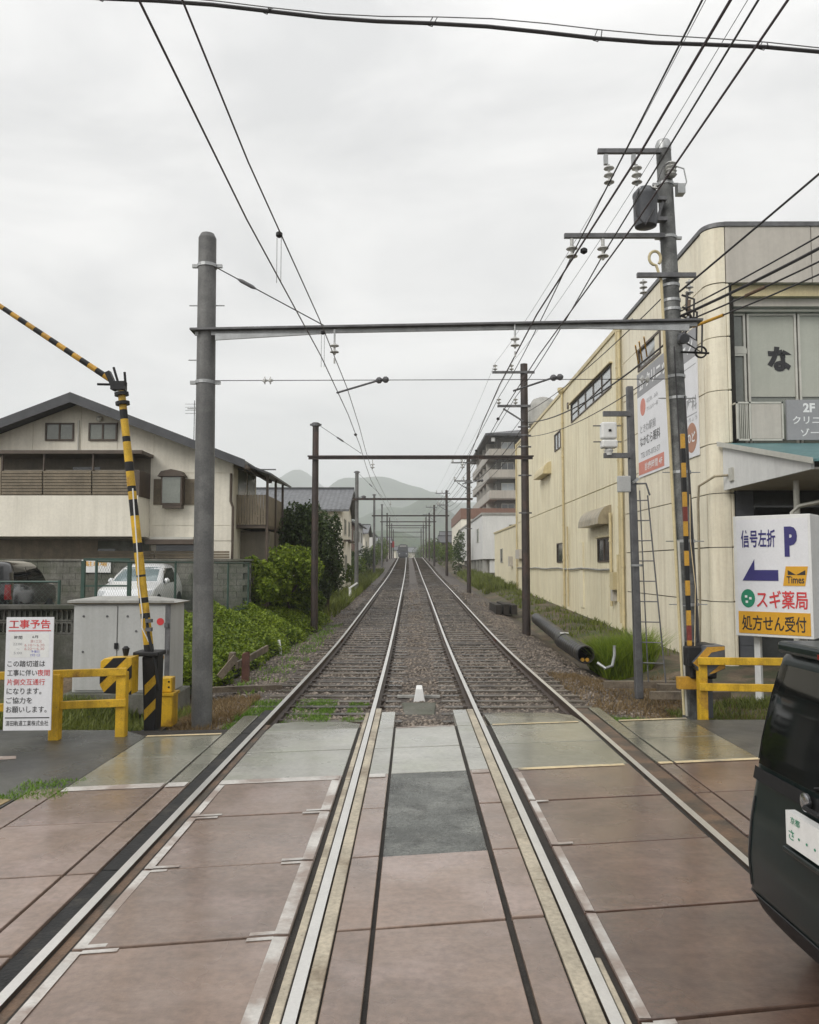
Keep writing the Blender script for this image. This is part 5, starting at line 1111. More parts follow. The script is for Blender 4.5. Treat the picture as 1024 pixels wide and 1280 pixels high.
xa, xb, z0, z1 = hp(22, 186, 592, 623); MB().bx(xa, xb, HY - 1.055, HY - 1.03, z0, z1).build('railing_backing', m_taupe, hs_)
xa, xb, z0, z1 = hp(178, 188, 592, 624); MB().bx(xa, xb, HY - 1.12, HY - .03, z0, z1 - .02).build('railing_end', m_brownf, hs_)
# solid cream parapet below, sloping at the stair side
P = [H(0, 636), H(22, 623), H(187, 623), H(187, 672), H(-60, 672), H(-60, 672 - 8)]
MB().prism([(x, HY - 1.15, z) for x, z in P], (0, 1.12, 0)).build('balcony_parapet', m_cream, hs_)
P = [H(-40, 640), H(0, 600), H(22, 576), H(22, 622), H(0, 636), H(-40, 660)]
MB().prism([(x, HY - 1.1, z) for x, z in P], (0, .05, 0)).build('stair_side', m_brownp, hs_)
# bay window with hood and shutters
xa, xb, z0, z1 = hp(206, 231, 596, 632); MB().bx(xa, xb, HY - .38, HY - .021, z0, z1).build('bay_frame', m_brownf, hs_); MB().bx(xa + .05, xb - .05, HY - .392, HY - .381, z0 + .06, z1 - .05).build('pane', m_wint, hs_)
mb = MB(); xh0, xh1, zh0, zh1 = hp(202, 235, 590, 597); mb.prism([(xh0, HY - .45, zh0), (xh1, HY - .45, zh0), (xh1 - .12, HY - .45, zh1 - .02), ((xh0 + xh1) / 2, HY - .45, zh1 + .05), (xh0 + .12, HY - .45, zh1 - .02)], (0, .43, 0)); mb.build('window_hood', m_brownf, hs_)
xa, xb, z0, z1 = hp(207, 230, 632, 636); MB().bx(xa, xb, HY - .36, HY - .021, z0, z1).build('window_sill', m_brownf, hs_)
for p0, p1 in ((193, 205), (232, 244)):
    xa, xb, z0, z1 = hp(p0, p1, 599, 631); mb = MB(); mb.bx(xa, xb, HY - .06, HY - .021, z0, z1); o = mb.build('shutter', m_brownp, hs_)
    for k in range(9): MB().bx(xa + .02, xb - .02, HY - .075, HY - .061, z0 + .05 + k * (z1 - z0 - .1) / 9, z0 + .09 + k * (z1 - z0 - .1) / 9).build('slat', m_brownp, o)
xa, xb, z0, z1 = hp(190, 248, 675, 681); MB().bx(xa, xb, HY - .7, HY - .021, z0, z1).build('awning', m_brownf, hs_); xa, xb, z0, z1 = hp(195, 247, 672, 675); MB().bx(xa, xb, HY - .6, HY - .021, z0, z1).build('awning_top', m_alu, hs_)
# ground floor: garage doors, slatted screen, openings
xa, xb, z0, z1 = hp(-60, 188, 674, 720); MB().bx(xa, xb, HY - .06, HY - .022, z0, z1).build('ground_recess', m_taupe, hs_)
for p in range(-30, 104, 22): xa, xb, z0, z1 = hp(p, p + 20.5, 675, 720); MB().bx(xa, xb, HY - .1, HY - .061, z0, z1).build('garage_panel', m_brownp, hs_)
xa, xb, z0, z1 = hp(104, 187, 676, 690); MB().bx(xa, xb, HY - .07, HY - .0605, z0, z1).build('lower_wall', m_block, hs_); xa, xb, z0, z1 = hp(118, 145, 686, 690); MB().bx(xa, xb, HY - .08, HY - .071, z0, z1).build('window', m_win, hs_)
xa, xb, z0, z1 = hp(196, 246, 681, 689); MB().bx(xa, xb, HY - .04, HY - .021, z0, z1).build('window', m_win, hs_)
for k in range(7):
    for p0, p1 in ((104, 196), (197, 289)):
        xa, xb, z0, z1 = hp(p0, p1, 689 + k * 3.2, 691.5 + k * 3.2); MB().bx(xa, xb, HY - .30, HY - .26, z0, z1).build('screen_slat', m_brownp, hs_)
xa, z0 = H(288, 700); _, z1 = H(288, 592); xb = xa; mb = MB(); mb.tube([(xa, HY - .08, z1), (xa, HY - .08, z0 + 2.0), (xa + .08, HY - .08, z0 + 1.8), (xa + .08, HY - .08, z0)], .045, 8); mb.build('downpipe', m_brownf, hs_, True)
# side balcony towards the line
sx0, sx1 = wlx + .01, wlx + 1.05
zb_, zt_ = H(0, 655)[1], H(0, 617)[1]
MB().bx(sx0, sx1, HY + .5, HY + 3.9, zb_ - .12, zb_).build('balcony_floor', m_brownf, hs_)
for k in range(11): MB().bx(sx0 + k * (sx1 - sx0) / 11, sx0 + (k + .85) * (sx1 - sx0) / 11, HY + .46, HY + .49, zb_, zt_).build('balcony_board', m_brownp, hs_)
for k in range(14): MB().bx(sx1 - .03, sx1, HY + .55 + k * .23, HY + .55 + k * .23 + .2, zb_, zt_).build('balcony_board', m_brownp, hs_)
brz = lambda x: ez - .06 - slope * (x - ex)
MB().hexa([(ex - .15, HY - .2, brz(ex - .15) - .09), (sx1 + .28, HY - .2, brz(sx1 + .28) - .07), (sx1 + .28, HY + 4.4, brz(sx1 + .28) - .07), (ex - .15, HY + 4.4, brz(ex - .15) - .09), (ex - .15, HY - .2, brz(ex - .15)), (sx1 + .28, HY - .2, brz(sx1 + .28)), (sx1 + .28, HY + 4.4, brz(sx1 + .28)), (ex - .15, HY + 4.4, brz(ex - .15))]).build('balcony_roof', m_rooft, hs_)
for y in (HY + .5, HY + 2.2, HY + 3.8): MB().bx(sx1 - .02, sx1 + .06, y, y + .08, LOTZ, brz(sx1) - .1).build('balcony_post', m_brownf, hs_)
MB().cyl((sx0, HY + .6, zt_ + .9), (sx1 + .3, HY + .6, zt_ + .9), .025, n=6).build('drying_pole', m_dkgalv, hs_)
MB().bx(sx0, sx1 + .0, HY + 1.2, HY + 3.6, LOTZ, zb_ - .2).build('storage', m_taupe, hs_)
for (y, z0_, z1_) in ((HY + .7, zb_ + .1, zb_ + 2.0), (HY + 2.3, zb_ + .1, zb_ + 2.0)): MB().bx(wlx + .005, wlx + .02, y, y + 1.4, z0_, z1_).build('window', m_wint, hs_)
ant = thing('tv_antenna', 'thin television antenna standing on the cream house roof ridge', 'antenna', (-7.1, HY + 3, 6.8)); ax_ = at(243, 520, HY + 3)
MB().cyl((ax_.x, HY + 3, 5.6), (ax_.x, HY + 3, ax_.z + .6), .016, n=6).build('mast', m_dkgalv, ant)
for k in range(4): MB().cyl((ax_.x - .35, HY + 3, ax_.z + .1 + .12 * k), (ax_.x + .35, HY + 3, ax_.z + .1 + .12 * k), .008, n=5).build('element', m_dkgalv, ant)

# ------------------------------------------------------------------ other houses
def house(label, x0, x1, y0, y1, zg, eave, ridge, wallm, roofm, axis='x', wins=(), side_wins=(), name='house', ov=.5):
    t = thing(name, label, 'house', ((x0 + x1) / 2, y0, zg))
    if axis == 'x':
        ym = (y0 + y1) / 2
        MB().prism([(x0, y0, zg), (x0, y1, zg), (x0, y1, eave), (x0, ym, ridge - .12), (x0, y0, eave)], (x1 - x0, 0, 0)).build('wall', wallm, t)
        for ya, yb in ((y0 - ov, ym), (y1 + ov, ym)):
            sl = (ridge - eave) / (ym - y0); za = eave - sl * ov + .05
            MB().hexa([(x0 - ov, ya, za), (x1 + ov, ya, za), (x1 + ov, yb, ridge), (x0 - ov, yb, ridge), (x0 - ov, ya, za + .14), (x1 + ov, ya, za + .14), (x1 + ov, yb, ridge + .14), (x0 - ov, yb, ridge + .14)]).build('roof_slope', roofm, t)
        MB().bx(x0 - ov, x1 + ov, ym - .14, ym + .14, ridge + .05, ridge + .24).build('ridge_cap', m_rooft, t)
    else:
        xm = (x0 + x1) / 2
        MB().prism([(x0, y0, zg), (x1, y0, zg), (x1, y0, eave), (xm, y0, ridge - .12), (x0, y0, eave)], (0, y1 - y0, 0)).build('wall', wallm, t)
        sl = (ridge - eave) / (xm - x0)
        for xa, xb in ((x0 - ov, xm), (x1 + ov, xm)):
            za = eave - sl * ov + .05
            MB().hexa([(xa, y0 - ov, za), (xa, y1 + ov, za), (xb, y1 + ov, ridge), (xb, y0 - ov, ridge), (xa, y0 - ov, za + .14), (xa, y1 + ov, za + .14), (xb, y1 + ov, ridge + .14), (xb, y0 - ov, ridge + .14)]).build('roof_slope', roofm, t)
    for a0, a1, z0, z1 in wins: bwin(t, 'y', y0, a0, a1, z0, z1, m_win, m_alu, 1)
    xs = x1 if x1 < 0 else x0
    for a0, a1, z0, z1 in side_wins: bwin(t, 'x', xs, a0, a1, z0, z1, m_win, m_alu, 1)
    return t
t = house('grey tiled house with pale gable wall beyond the dark evergreen', -12.5, -4.55, 52, 60, .6, 5.9, 7.5, m_cream, m_roofg, 'x', [(-9, -7.4, 4.2, 5.3), (-6.6, -5.4, 4.2, 5.3)], [(53.5, 55, 4.3, 5.4), (57, 58.4, 4.3, 5.4), (54, 55.6, 1.7, 3)])
for y in (53.2, 56.8): MB().bx(-4.54, -4.1, y, y + 2, 3.9, 3.98).build('window_hood', m_brownf, t)
house('grey roofed house showing just above the cream house side balcony', -20, -10.2, 44, 52, .5, 5.6, 6.6, m_cream, m_roofg, 'x')
house('brown timber house with white rooftop box far along the line', -12, -5.9, 74, 84, 1, 6.4, 7.6, m_bandbr, m_roofg, 'y', [(-10, -8, 4.5, 5.8)], [(76, 78, 4.5, 5.8), (80, 82, 4.5, 5.8)])
house('pale house with flat dark eaves beyond the brown timber house', -12.5, -6.2, 90, 101, 1.5, 7.0, 8.2, m_whitew, m_rooft, 'y', [(-9, -7, 5.0, 6.3)], [(92, 94, 5, 6.3), (97, 99, 5, 6.3)])
house('low cream house with grey hip far along the bushes', -13, -6.6, 112, 124, 2, 6.8, 8.2, m_cream, m_roofg, 'x', [(-10, -8, 4.5, 5.8)], [(115, 117, 4.6, 5.8)])
house('distant white house near the crest on the bush side', -14, -6.8, 138, 150, 3, 7.8, 9.4, m_whitew, m_roofg, 'y', [(-11, -9, 5.5, 6.8)], [(141, 143, 5.6, 6.8)])
house('distant dark roofed house past the rust banded building', 5.8, 12, 150, 162, 3, 7.4, 8.8, m_cream, m_rooft, 'x', [(7, 9, 5.2, 6.4)], [(153, 155, 5.2, 6.4)])
house('small brown roofed house between the banded building and the masts', 5.2, 9, 141.5, 149, 2.5, 6.4, 7.6, m_brownp, m_rooft, 'x', [], [(144, 146, 4.6, 5.8)])
house('distant grey house beyond the crest on the bush side', -13, -5, 180, 192, 3.6, 7.4, 8.8, m_greyapt, m_roofg, 'x', [(-10, -8, 5.6, 6.6)])
house('distant tan house beyond the crest closing the view', -6, 1.5, 330, 342, 2, 8.0, 10.0, m_fascia, m_roofg, 'x', [(-4, -2, 6.2, 7.4)])
house('distant tan house beyond the crest beside the line', 5, 12, 215, 228, 3, 8.2, 9.4, m_fascia, m_rooft, 'y', [(6, 8, 6.2, 7.4)])
MB().bx(-9.4, -8.0, 77, 78.2, 7.7, 8.7).build('rooftop_box', m_white, bpy.data.objects['house.002'])
t = thing('railway_signal', 'small red lit signal board beside the far end of the line', 'signal', (-4.5, 186, 3.8)); MB().cyl((-4.5, 186, 3.5), (-4.5, 186, 7.2), .07, n=8).build('post', m_white, t); MB().bx(-4.9, -4.1, 185.9, 186.1, 6.6, 8.0).build('board', m_rink, t)

house('faint far cottage beside the last shrubs', -9, -4.8, 240, 250, 3, 7.0, 8.2, m_cream, m_rooft, 'x', [(-8, -6.4, 5.2, 6.2)])
house('faint far bungalow on the garage side beyond the crest', 3.2, 8, 255, 265, 3, 6.6, 7.8, m_fascia, m_roofg, 'x', [(4.4, 6, 4.9, 5.9)])
# far tram
t = thing('tram', 'small grey tram approaching at the far end of the line', 'tram', (-2.05, 196, g(196)))
tx_ = -1.35 + c(196)
k = g(196)
body = MB(); P = [(-1.2, .5), (1.2, .5), (1.22, 2.6), (1.05, 3.25), (.6, 3.5), (-.6, 3.5), (-1.05, 3.25), (-1.22, 2.6)]
body.prism([(tx_ + x, 196, k + z) for x, z in P], (0, 13, 0)); body.build('body', m_tran, t)
MB().bx(tx_ - 1.05, tx_ + 1.05, 195.95, 195.99, k + 1.7, k + 2.75).build('windscreen', m_win, t); MB().bx(tx_ - .8, tx_ + .8, 195.95, 195.99, k + 2.9, k + 3.2).build('destination_panel', m_conc_lt, t)
for x in (-.85, .85): MB().cyl((tx_ + x, 195.96, k + 1.2), (tx_ + x, 195.99, k + 1.2), .14, n=10).build('headlight', m_lens, t)
MB().bx(tx_ - 1.1, tx_ + 1.1, 196.1, 208.9, k + .1, k + .49).build('bogie_skirt', m_black, t)

# ------------------------------------------------------------------ crossing equipment on the house side
t = thing('relay_cabinet', 'pale grey two door steel relay cabinet with red and orange discs', 'cabinet', (-4.9, 14.0, 0))
MB().bx(-5.78, -4.12, 13.75, 14.55, .06, 1.56).build('body', m_cab, t, bevel=.01)
for xa, xb in ((-5.74, -5.03), (-5.01, -4.205)): MB().bx(xa, xb, 13.725, 13.748, .10, 1.53).build('door', m_cab, t, bevel=.006)
MB().bx(-4.20, -4.125, 13.73, 13.749, .08, 1.55).build('corner_post', m_dkgalv, t)
MB().hexa([(-5.86, 13.66, 1.58), (-4.04, 13.66, 1.58), (-4.04, 14.62, 1.58), (-5.86, 14.62, 1.58), (-5.86, 13.66, 1.62), (-4.04, 13.66, 1.62), (-4.5, 14.1, 1.68), (-5.5, 14.1, 1.68)]).build('roof', m_conc_lt, t); MB().bx(-5.85, -4.05, 13.68, 14.6, 1.561, 1.579).build('roof_edge', m_brownp, t)
MB().cyl((-4.29, 13.72, 1.26), (-4.29, 13.725, 1.26), .062, n=18).build('red_disc', m_rink, t); MB().cyl((-4.275, 13.72, .66), (-4.275, 13.725, .66), .062, n=18).build('orange_disc', m_oink, t)
for x, z in ((-5.6, 1.35), (-5.2, 1.35), (-4.85, 1.35), (-5.6, .75), (-4.7, 1.1)): MB().cyl((x, 13.716, z), (x, 13.725, z), .02, n=8).build('bolt_cap', m_dkgalv, t)
for z in (1.2, .75, .2): MB().bx(-4.215, -4.155, 13.70, 13.73, z - .04, z + .04).build('hinge', m_dkgalv, t)
MB().bx(-5.06, -5.0, 13.70, 13.724, .8, .9).build('door_handle', m_black, t); MB().bx(-5.9, -4.0, 13.68, 14.62, -.3, .055).build('plinth', m_block, t, bevel=.02)

t = thing('crossing_barrier', 'raised yellow and black barrier arm bent over beside the grey cabinet', 'barrier', (-3.62, 11.35, -.1), group='level crossing barriers')
p_, q_ = Vector((-3.66, 11.30, .86)), Vector((-4.16, 11.30, 4.70))
fr_old = [(0, .03, 0), (.03, .075, 1), (.075, .17, 0), (.17, .20, 1), (.20, .225, 0), (.225, .265, 1), (.265, .32, 0), (.32, .345, 1), (.345, .41, 0), (.41, .425, 1), (.425, .50, 0), (.50, .555, 1), (.555, .585, 0), (.585, .62, 1), (.62, .66, 0), (.66, .71, 1), (.71, .80, 0), (.80, .835, 1), (.835, .885, 0), (.885, .925, 1), (.925, 1, 0)]
fr = [(0, .02, 0), (.02, .065, 1), (.065, .16, 0), (.16, .178, 1), (.178, .215, 0), (.215, .235, 1), (.235, .31, 0), (.31, .318, 1), (.318, .40, 0), (.40, .435, 1), (.435, .535, 0), (.535, .595, 1), (.595, .625, 0), (.625, .645, 1), (.645, .70, 0), (.70, .735, 1), (.735, .81, 0), (.81, .83, 1), (.83, .895, 0), (.895, .93, 1), (.93, 1, 0)]
for a, b, m_ in fr: ra, rb = .068 - .014 * a, .068 - .014 * b; MB().cyl(p_.lerp(q_, a + .0004), p_.lerp(q_, b), ra, rb, 12).build('arm_band', (m_yel, m_black)[m_], t, True)
for f in (.955, .99): MB().cyl(p_.lerp(q_, f - .006), p_.lerp(q_, f + .006), .10, n=12).build('clamp', m_black, t)
mb = MB(); mb.bx(-4.30, -4.10, 11.24, 11.36, 4.72, 4.84); mb.bar((-4.24, 11.3, 4.72), (-4.36, 11.3, 4.98), .10, .07); mb.build('hinge_joint', m_black, t)
for (a, b) in (((-4.10, 11.3, 4.78), (-4.12, 11.3, 4.98)), ((-4.2, 11.3, 4.8), (-4.28, 11.3, 5.05)), ((-4.30, 11.3, 4.8), (-4.5, 11.28, 4.80))): MB().cyl(a, b, .018, n=6).build('hinge_pin', m_black, t)
a_, b_ = Vector((-4.30, 11.3, 4.86)), Vector((-7.2, 11.22, 6.78)); n = 26
for i in range(n): MB().cyl(a_.lerp(b_, i / n + .0005), a_.lerp(b_, (i + 1) / n), .043 - .014 * i / n, n=8).build('tip_band', (m_oran, m_black)[i % 2], t, True)
mb = MB(); mb.tube([(-3.94, 11.23, 3.3), (-3.90, 11.22, 2.9), (-3.85, 11.22, 2.4), (-3.82, 11.22, 1.95), (-3.76, 11.22, 1.55), (-3.76, 11.22, 1.35), (-3.66, 11.22, 1.15)], .009, 6); mb.build('cable', m_white, t, True)
mb = MB(); mb.tube([(-3.72, 11.24, 1.55), (-3.66, 11.2, 1.25), (-3.58, 11.18, .95), (-3.50, 11.2, .5)], .022, 6); mb.build('cable', m_black, t, True)
for z in (1.42, 1.3): MB().bx(-3.70, -3.62, 11.17, 11.25, z, z + .05).build('cable_clip', m_dkgalv, t)
# striped weight box and column
def striped_box(x0_, x1_, y0_, y1_, z0_, z1_, cut):
    P = [(x0_ + .06, z0_), (x0_, z0_ + .1), (x0_, z1_ - .06), (x0_ + .05, z1_ - .02), (x1_, z1_), (x1_, z0_ - .02)]
    MB().prism([(x, y0_, z) for x, z in P], (0, y1_ - y0_, 0)).build('weight_box', m_yel, t, bevel=.01)
    w_ = .085; xs_ = x0_ - .30
    import bisect
    def clip(poly, fn):
        out = []
        for i in range(len(poly)):
            a, b = poly[i], poly[(i + 1) % len(poly)]; fa, fb = fn(a), fn(b)
            if fa >= 0: out.append(a)
            if fa * fb < 0: s_ = fa / (fa - fb); out.append((a[0] + (b[0] - a[0]) * s_, a[1] + (b[1] - a[1]) * s_))
        return out
    k = 0
    for d in np.arange(-.36, 1.0, .34):
        poly = clip(clip(P, lambda q: (x0_ + .2 - q[0] + q[1] - z0_) - d - .0), lambda q: d + .17 - (x0_ + .2 - q[0] + q[1] - z0_))
        if len(poly) > 2: MB().prism([(x, y0_ - .004, z) for x, z in poly], (0, .003, 0)).build('black_stripe', m_black, t)
striped_box(-4.20, -3.77, 10.88, 11.15, .50, .98, 0)
MB().prism([(-3.70, 11.2, -.1), (-3.55, 11.2, -.1), (-3.53, 11.2, .95), (-3.75, 11.2, .95)], (0, .3, 0)).build('base_column', m_black, t, bevel=.02)
for z in (.08, .42): MB().prism([(-3.695, 11.195, z), (-3.545, 11.195, z + .16), (-3.542, 11.195, z + .30), (-3.70, 11.195, z + .14)], (0, .004, 0)).build('yellow_stripe', m_yel, t)
MB().bx(-3.86, -3.5, 11.15, 11.5, .955, 1.02).build('machine_top', m_black, t, bevel=.015); MB().lathe([(.03, 0), (.04, .05), (.05, .1), (.02, .13)], (-3.9, 11.0, .985), 10).build('lock_knob', m_black, t); MB().bx(-3.74, -3.46, 11.18, 11.45, -.15, -.06).build('base_plate', m_black, t)
t = thing('detector_box', 'small yellow stepped box standing behind the striped barrier machine', 'box', (-3.6, 12.0, -.1))
MB().bx(-3.80, -3.52, 11.9, 12.2, -.15, .30).build('lower_box', m_yel, t, bevel=.015); MB().bx(-3.82, -3.50, 11.88, 12.22, .302, .34).build('lid', m_yel, t); MB().bx(-3.73, -3.55, 11.95, 12.15, .345, .56).build('upper_box', m_yel, t, bevel=.015)
for z in (.42, .50): MB().cyl((-3.59, 11.945, z), (-3.59, 11.95, z), .015, n=8).build('bolt_cap', m_black, t)

# construction notice on the fence
t = thing('construction_notice', 'white construction notice board with red heading tied to the yellow fence', 'notice', (-4.75, 9.95, .2))
ang2 = R(3); nx0, ny0 = -5.03, 9.98; w_n = .575
def SN(u, z, n=0.0): return Vector((nx0 + math.cos(ang2) * u + math.sin(ang2) * n, ny0 + math.sin(ang2) * u - math.cos(ang2) * n, z))
def nbox(name, u0, u1, z0, z1, n0, n1, mat): return MB().hexa([SN(u0, z0, n1), SN(u1, z0, n1), SN(u1, z0, n0), SN(u0, z0, n0), SN(u0, z1, n1), SN(u1, z1, n1), SN(u1, z1, n0), SN(u0, z1, n0)]).build(name, mat, t)
NB = .185; nbox('board', 0, w_n, NB, NB + 1.385, -.02, 0, m_signface)
def nt_(s, u, z, h, wd, mat, bold=.012): return words(s, SN(u, NB + z), (math.cos(ang2), math.sin(ang2), 0), (0, 0, 1), h, wd, mat, t, bold, proud=.003)
nt_('工事予告', .035, 1.245, .11, .50, m_rink, .015); nbox('rule', .03, w_n - .03, NB + 1.212, NB + 1.224, .001, .003, m_rink)
nbox('rule', .02, w_n - .02, NB + .148, NB + .160, .001, .003, m_ink); nbox('pasted_sheet', .05, w_n - .05, NB + .89, NB + 1.185, .001, .002, m_white)
nt_('時間', .10, 1.115, .042, .10, m_ink); nt_('6月', .32, 1.125, .035, .07, m_ink); nt_('第1工区', .30, 1.07, .035, .14, m_pink, 0); nt_('6.10〜6.20', .23, 1.025, .032, .24, m_pink, 0); nt_('6.22〜6.30', .23, .98, .032, .24, m_pink, 0)
nt_('22:00', .09, 1.04, .03, .11, m_gink, 0); nt_('〜', .13, .99, .01, .04, m_gink, 0); nt_('5:00', .10, .93, .03, .1, m_gink, 0); nt_('予備日', .31, .945, .032, .10, m_bink, 0); nt_('7月1日', .30, .90, .034, .12, m_bink, 0)
for i, (s, col, wd) in enumerate((('この踏切道は', m_ink, .455), ('工事に伴い', m_ink, .36), ('片側交互通行', m_rink, .46), ('になります。', m_ink, .42), ('ご協力を', m_ink, .31), ('お願いします。', m_ink, .49))):
    nt_(s, .03, .775 - .112 * i, .078, wd, col, .005)
nt_('夜間', .395, .775 - .112, .078, .15, m_rink, .005); nt_('清田軌道工業株式会社', .03, .055, .066, .515, m_ink, .003)
for z in (.40, .80): nbox('tie', .2, .26, z - .02, z + .02, -.12, -.021, m_black)

# old timber fence remains at the ballast edge
t = thing('timber_stake', 'rotten dark red stake standing by leaning boards near the smooth mast', 'stake', (-3.55, 17.2, -.2)); MB().hexa([(-3.61, 17.1, -.3), (-3.45, 17.1, -.3), (-3.45, 17.22, -.3), (-3.61, 17.22, -.3), (-3.60, 17.1, .34), (-3.46, 17.1, .40), (-3.46, 17.22, .39), (-3.60, 17.22, .36)]).build('stake', m_rustbr, t)
for i, (p, q, w_, h, lab) in enumerate((((-3.72, 17.15, .10), (-3.62, 20.2, .16), .06, .15, 'long grey board leaning along the ground cover edge'), ((-4.0, 16.8, -.1), (-3.70, 17.0, .30), .05, .14, 'short pale board propped against the dark red stake'), ((-4.1, 15.3, -.14), (-2.5, 15.6, -.12), .12, .1, 'grey timber lying across the ballast before the stake'), ((-3.9, 17.3, .0), (-3.84, 17.3, .36), .1, .24, 'dark upright board behind the red stake'))):
    tag(MB().bar(p, q, w_, h).build('timber_board', m_timber_d), lab, 'board', 'old boards by the ground cover')
t = thing('white_stake', 'short white stake at the edge of the green ground cover', 'stake', (-3.6, 22.4, -.2)); MB().bar((-3.62, 22.3, -.25), (-3.70, 22.4, .16), .06).build('stake', m_white, t)
t = thing('white_marker', 'white post with slanted top arm beside the verge far along the bushes', 'marker', (-3.75, 42, .3)); k = g(42); MB().bx(-3.30, -3.18, 42, 42.1, k - .3, k + .62).build('post', m_white, t); MB().bar((-3.3, 42, k + .55), (-2.85, 42, k + .85), .09).build('arm', m_white, t)

# ------------------------------------------------------------------ cars: horizontal rings stacked into one body shell
class Shell:
    def __init__(s, L, keys, rc=.20): s.L = L; s.k = keys; s.rc = rc       # keys: (z, rear x, front x, half width)
    def lv(s, z):
        ks = s.k; zs_ = [q[0] for q in ks]; return tuple(float(np.interp(z, zs_, [q[i] for q in ks])) for i in (1, 2, 3))
    def ring(s, z, n=9, grow=0.0):
        xr, xf, hw = s.lv(z); xr -= grow; xf += grow; hw += grow; r = min(s.rc, hw * .8); P = []
        for cx, cy_, a0 in ((xf - r, hw - r, 0), (xr + r, hw - r, 90), (xr + r, -hw + r, 180), (xf - r, -hw + r, 270)):
            for i in range(n): a = R(a0 + 90 * i / (n - 1)); P.append((cx + r * math.cos(a), cy_ + r * math.sin(a), z))
        return P
    def body(s, z0, z1, n=30):
        mb = MB(); zz = np.linspace(z0, z1, n); vs_ = []
        for z in zz: vs_ += s.ring(z)
        k = 36; fs = [(j * k + i, j * k + (i + 1) % k, (j + 1) * k + (i + 1) % k, (j + 1) * k + i) for j in range(n - 1) for i in range(k)]
        fs += [tuple(range(k - 1, -1, -1)), tuple(range((n - 1) * k, n * k))]; mb.add(vs_, fs); return mb
    def rear(s, y, z, off=.008):
        xr, xf, hw = s.lv(z); r = min(s.rc, hw * .8); t = max(0, abs(y) - (hw - r)); return Vector((xr - off + (r - math.sqrt(max(0, r * r - t * t)) if t < r else r), y, z))
    def front(s, y, z, off=.008):
        xr, xf, hw = s.lv(z); r = min(s.rc, hw * .8); t = max(0, abs(y) - (hw - r)); return Vector((xf + off - (r - math.sqrt(max(0, r * r - t * t)) if t < r else r), y, z))
    def side(s, x, z, sg, off=.008):
        xr, xf, hw = s.lv(z); r = min(s.rc, hw * .8); t = max(0, xr + r - x, x - (xf - r)); return Vector((x, sg * (hw + off - (r - math.sqrt(max(0, r * r - t * t)) if t < r else r)), z))
    def patch(s, fn, corners, nu=10, nv=6, th=None):
        """curved panel lying on the shell; corners = bottom-left, bottom-right, top-right, top-left in (u, z)"""
        (a, b, c_, d) = corners; vs_ = []
        for j in range(nv + 1):
            for i in range(nu + 1):
                u = i / nu; v = j / nv
                p = [(a[q] * (1 - u) + b[q] * u) * (1 - v) + (d[q] * (1 - u) + c_[q] * u) * v for q in (0, 1)]; vs_.append(fn(p[0], p[1]))
        mb = MB(); mb.add(vs_, [(j * (nu + 1) + i, j * (nu + 1) + i + 1, (j + 1) * (nu + 1) + i + 1, (j + 1) * (nu + 1) + i) for j in range(nv) for i in range(nu)])
        return mb
def wheel(t, x, y, r, sgn, mat=m_chrome):
    mb = MB(); mb.lathe([(r * .62, 0), (r * .95, .0), (r, .03), (r, .14), (r * .95, .17), (r * .62, .17)], (x, y, r), 22, axis=(0, sgn, 0)); w_ = mb.build('wheel', m_tyre, t, True)
    mb = MB(); mb.lathe([(r * .60, .10), (r * .62, .155), (r * .5, .15), (r * .15, .165), (.01, .165)], (x, y, r), 16, axis=(0, sgn, 0)); mb.build('rim', mat, w_, True)

# dark wagon at the crossing, driving away over the road
t = thing('wagon_car', 'dark green black tall wagon seen from its tailgate beside the crossing', 'car', (1.90, 3.98, -.01), R(2.0), local=True)
s = Shell(3.4, [(.20, .17, 3.30, .66), (.30, .07, 3.36, .70), (.42, .012, 3.39, .735), (.60, .0, 3.4, .74), (.80, .02, 3.4, .74), (.93, .045, 3.30, .738), (1.02, .06, 2.95, .73), (1.25, .09, 2.75, .705), (1.50, .135, 2.5, .665), (1.70, .18, 2.35, .625), (1.77, .22, 2.22, .585), (1.805, .28, 2.05, .53), (1.825, .42, 1.9, .40)], .15)
s.body(.20, 1.825, 40).build('body', m_carg, t, True)
s.patch(lambda u, z: s.rear(u, z, .006), ((.60, 1.11), (-.60, 1.11), (-.52, 1.67), (.52, 1.67)), 16, 8).build('rear_window', m_carglass, t, True)
s.patch(lambda u, z: s.rear(u, z, .022), ((.63, 1.025), (-.63, 1.025), (-.615, 1.095), (.615, 1.095)), 16, 2).build('tailgate_trim', m_plastic, t, True)
s.patch(lambda u, z: s.rear(u, z, .004), ((.73, .205), (-.73, .205), (-.733, .40), (.733, .40)), 18, 3).build('bumper_skirt', m_plastic, t, True)
for sg in (1, -1):
    s.patch(lambda u, z: s.rear(u, z, .007), ((sg * .70, 1.12), (sg * .635, 1.12), (sg * .58, 1.62), (sg * .635, 1.62)), 6, 4).build('tail_lamp', m_tail if sg < 0 else m_carglass, t, True)
    s.patch(lambda u, z: s.side(u, z, sg), ((.22, 1.03), (1.0, 1.03), (1.0, 1.60), (.32, 1.60)), 8, 6).build('side_window', m_carglass, t, True)
    s.patch(lambda u, z: s.side(u, z, sg), ((1.06, 1.03), (1.85, 1.03), (1.8, 1.60), (1.06, 1.60)), 8, 6).build('side_window', m_carglass, t, True)
    s.patch(lambda u, z: s.side(u, z, sg), ((1.91, 1.03), (2.72, 1.03), (2.33, 1.58), (1.88, 1.60)), 8, 6).build('side_window', m_carglass, t, True)
    for x in (.58, 2.75): wheel(t, x, sg * .59, .275, sg)
    s.patch(lambda u, z: s.side(u, z, sg, .015), ((1.2, .86), (1.42, .86), (1.42, .90), (1.2, .90)), 4, 1).build('door_handle', m_chrome, t)
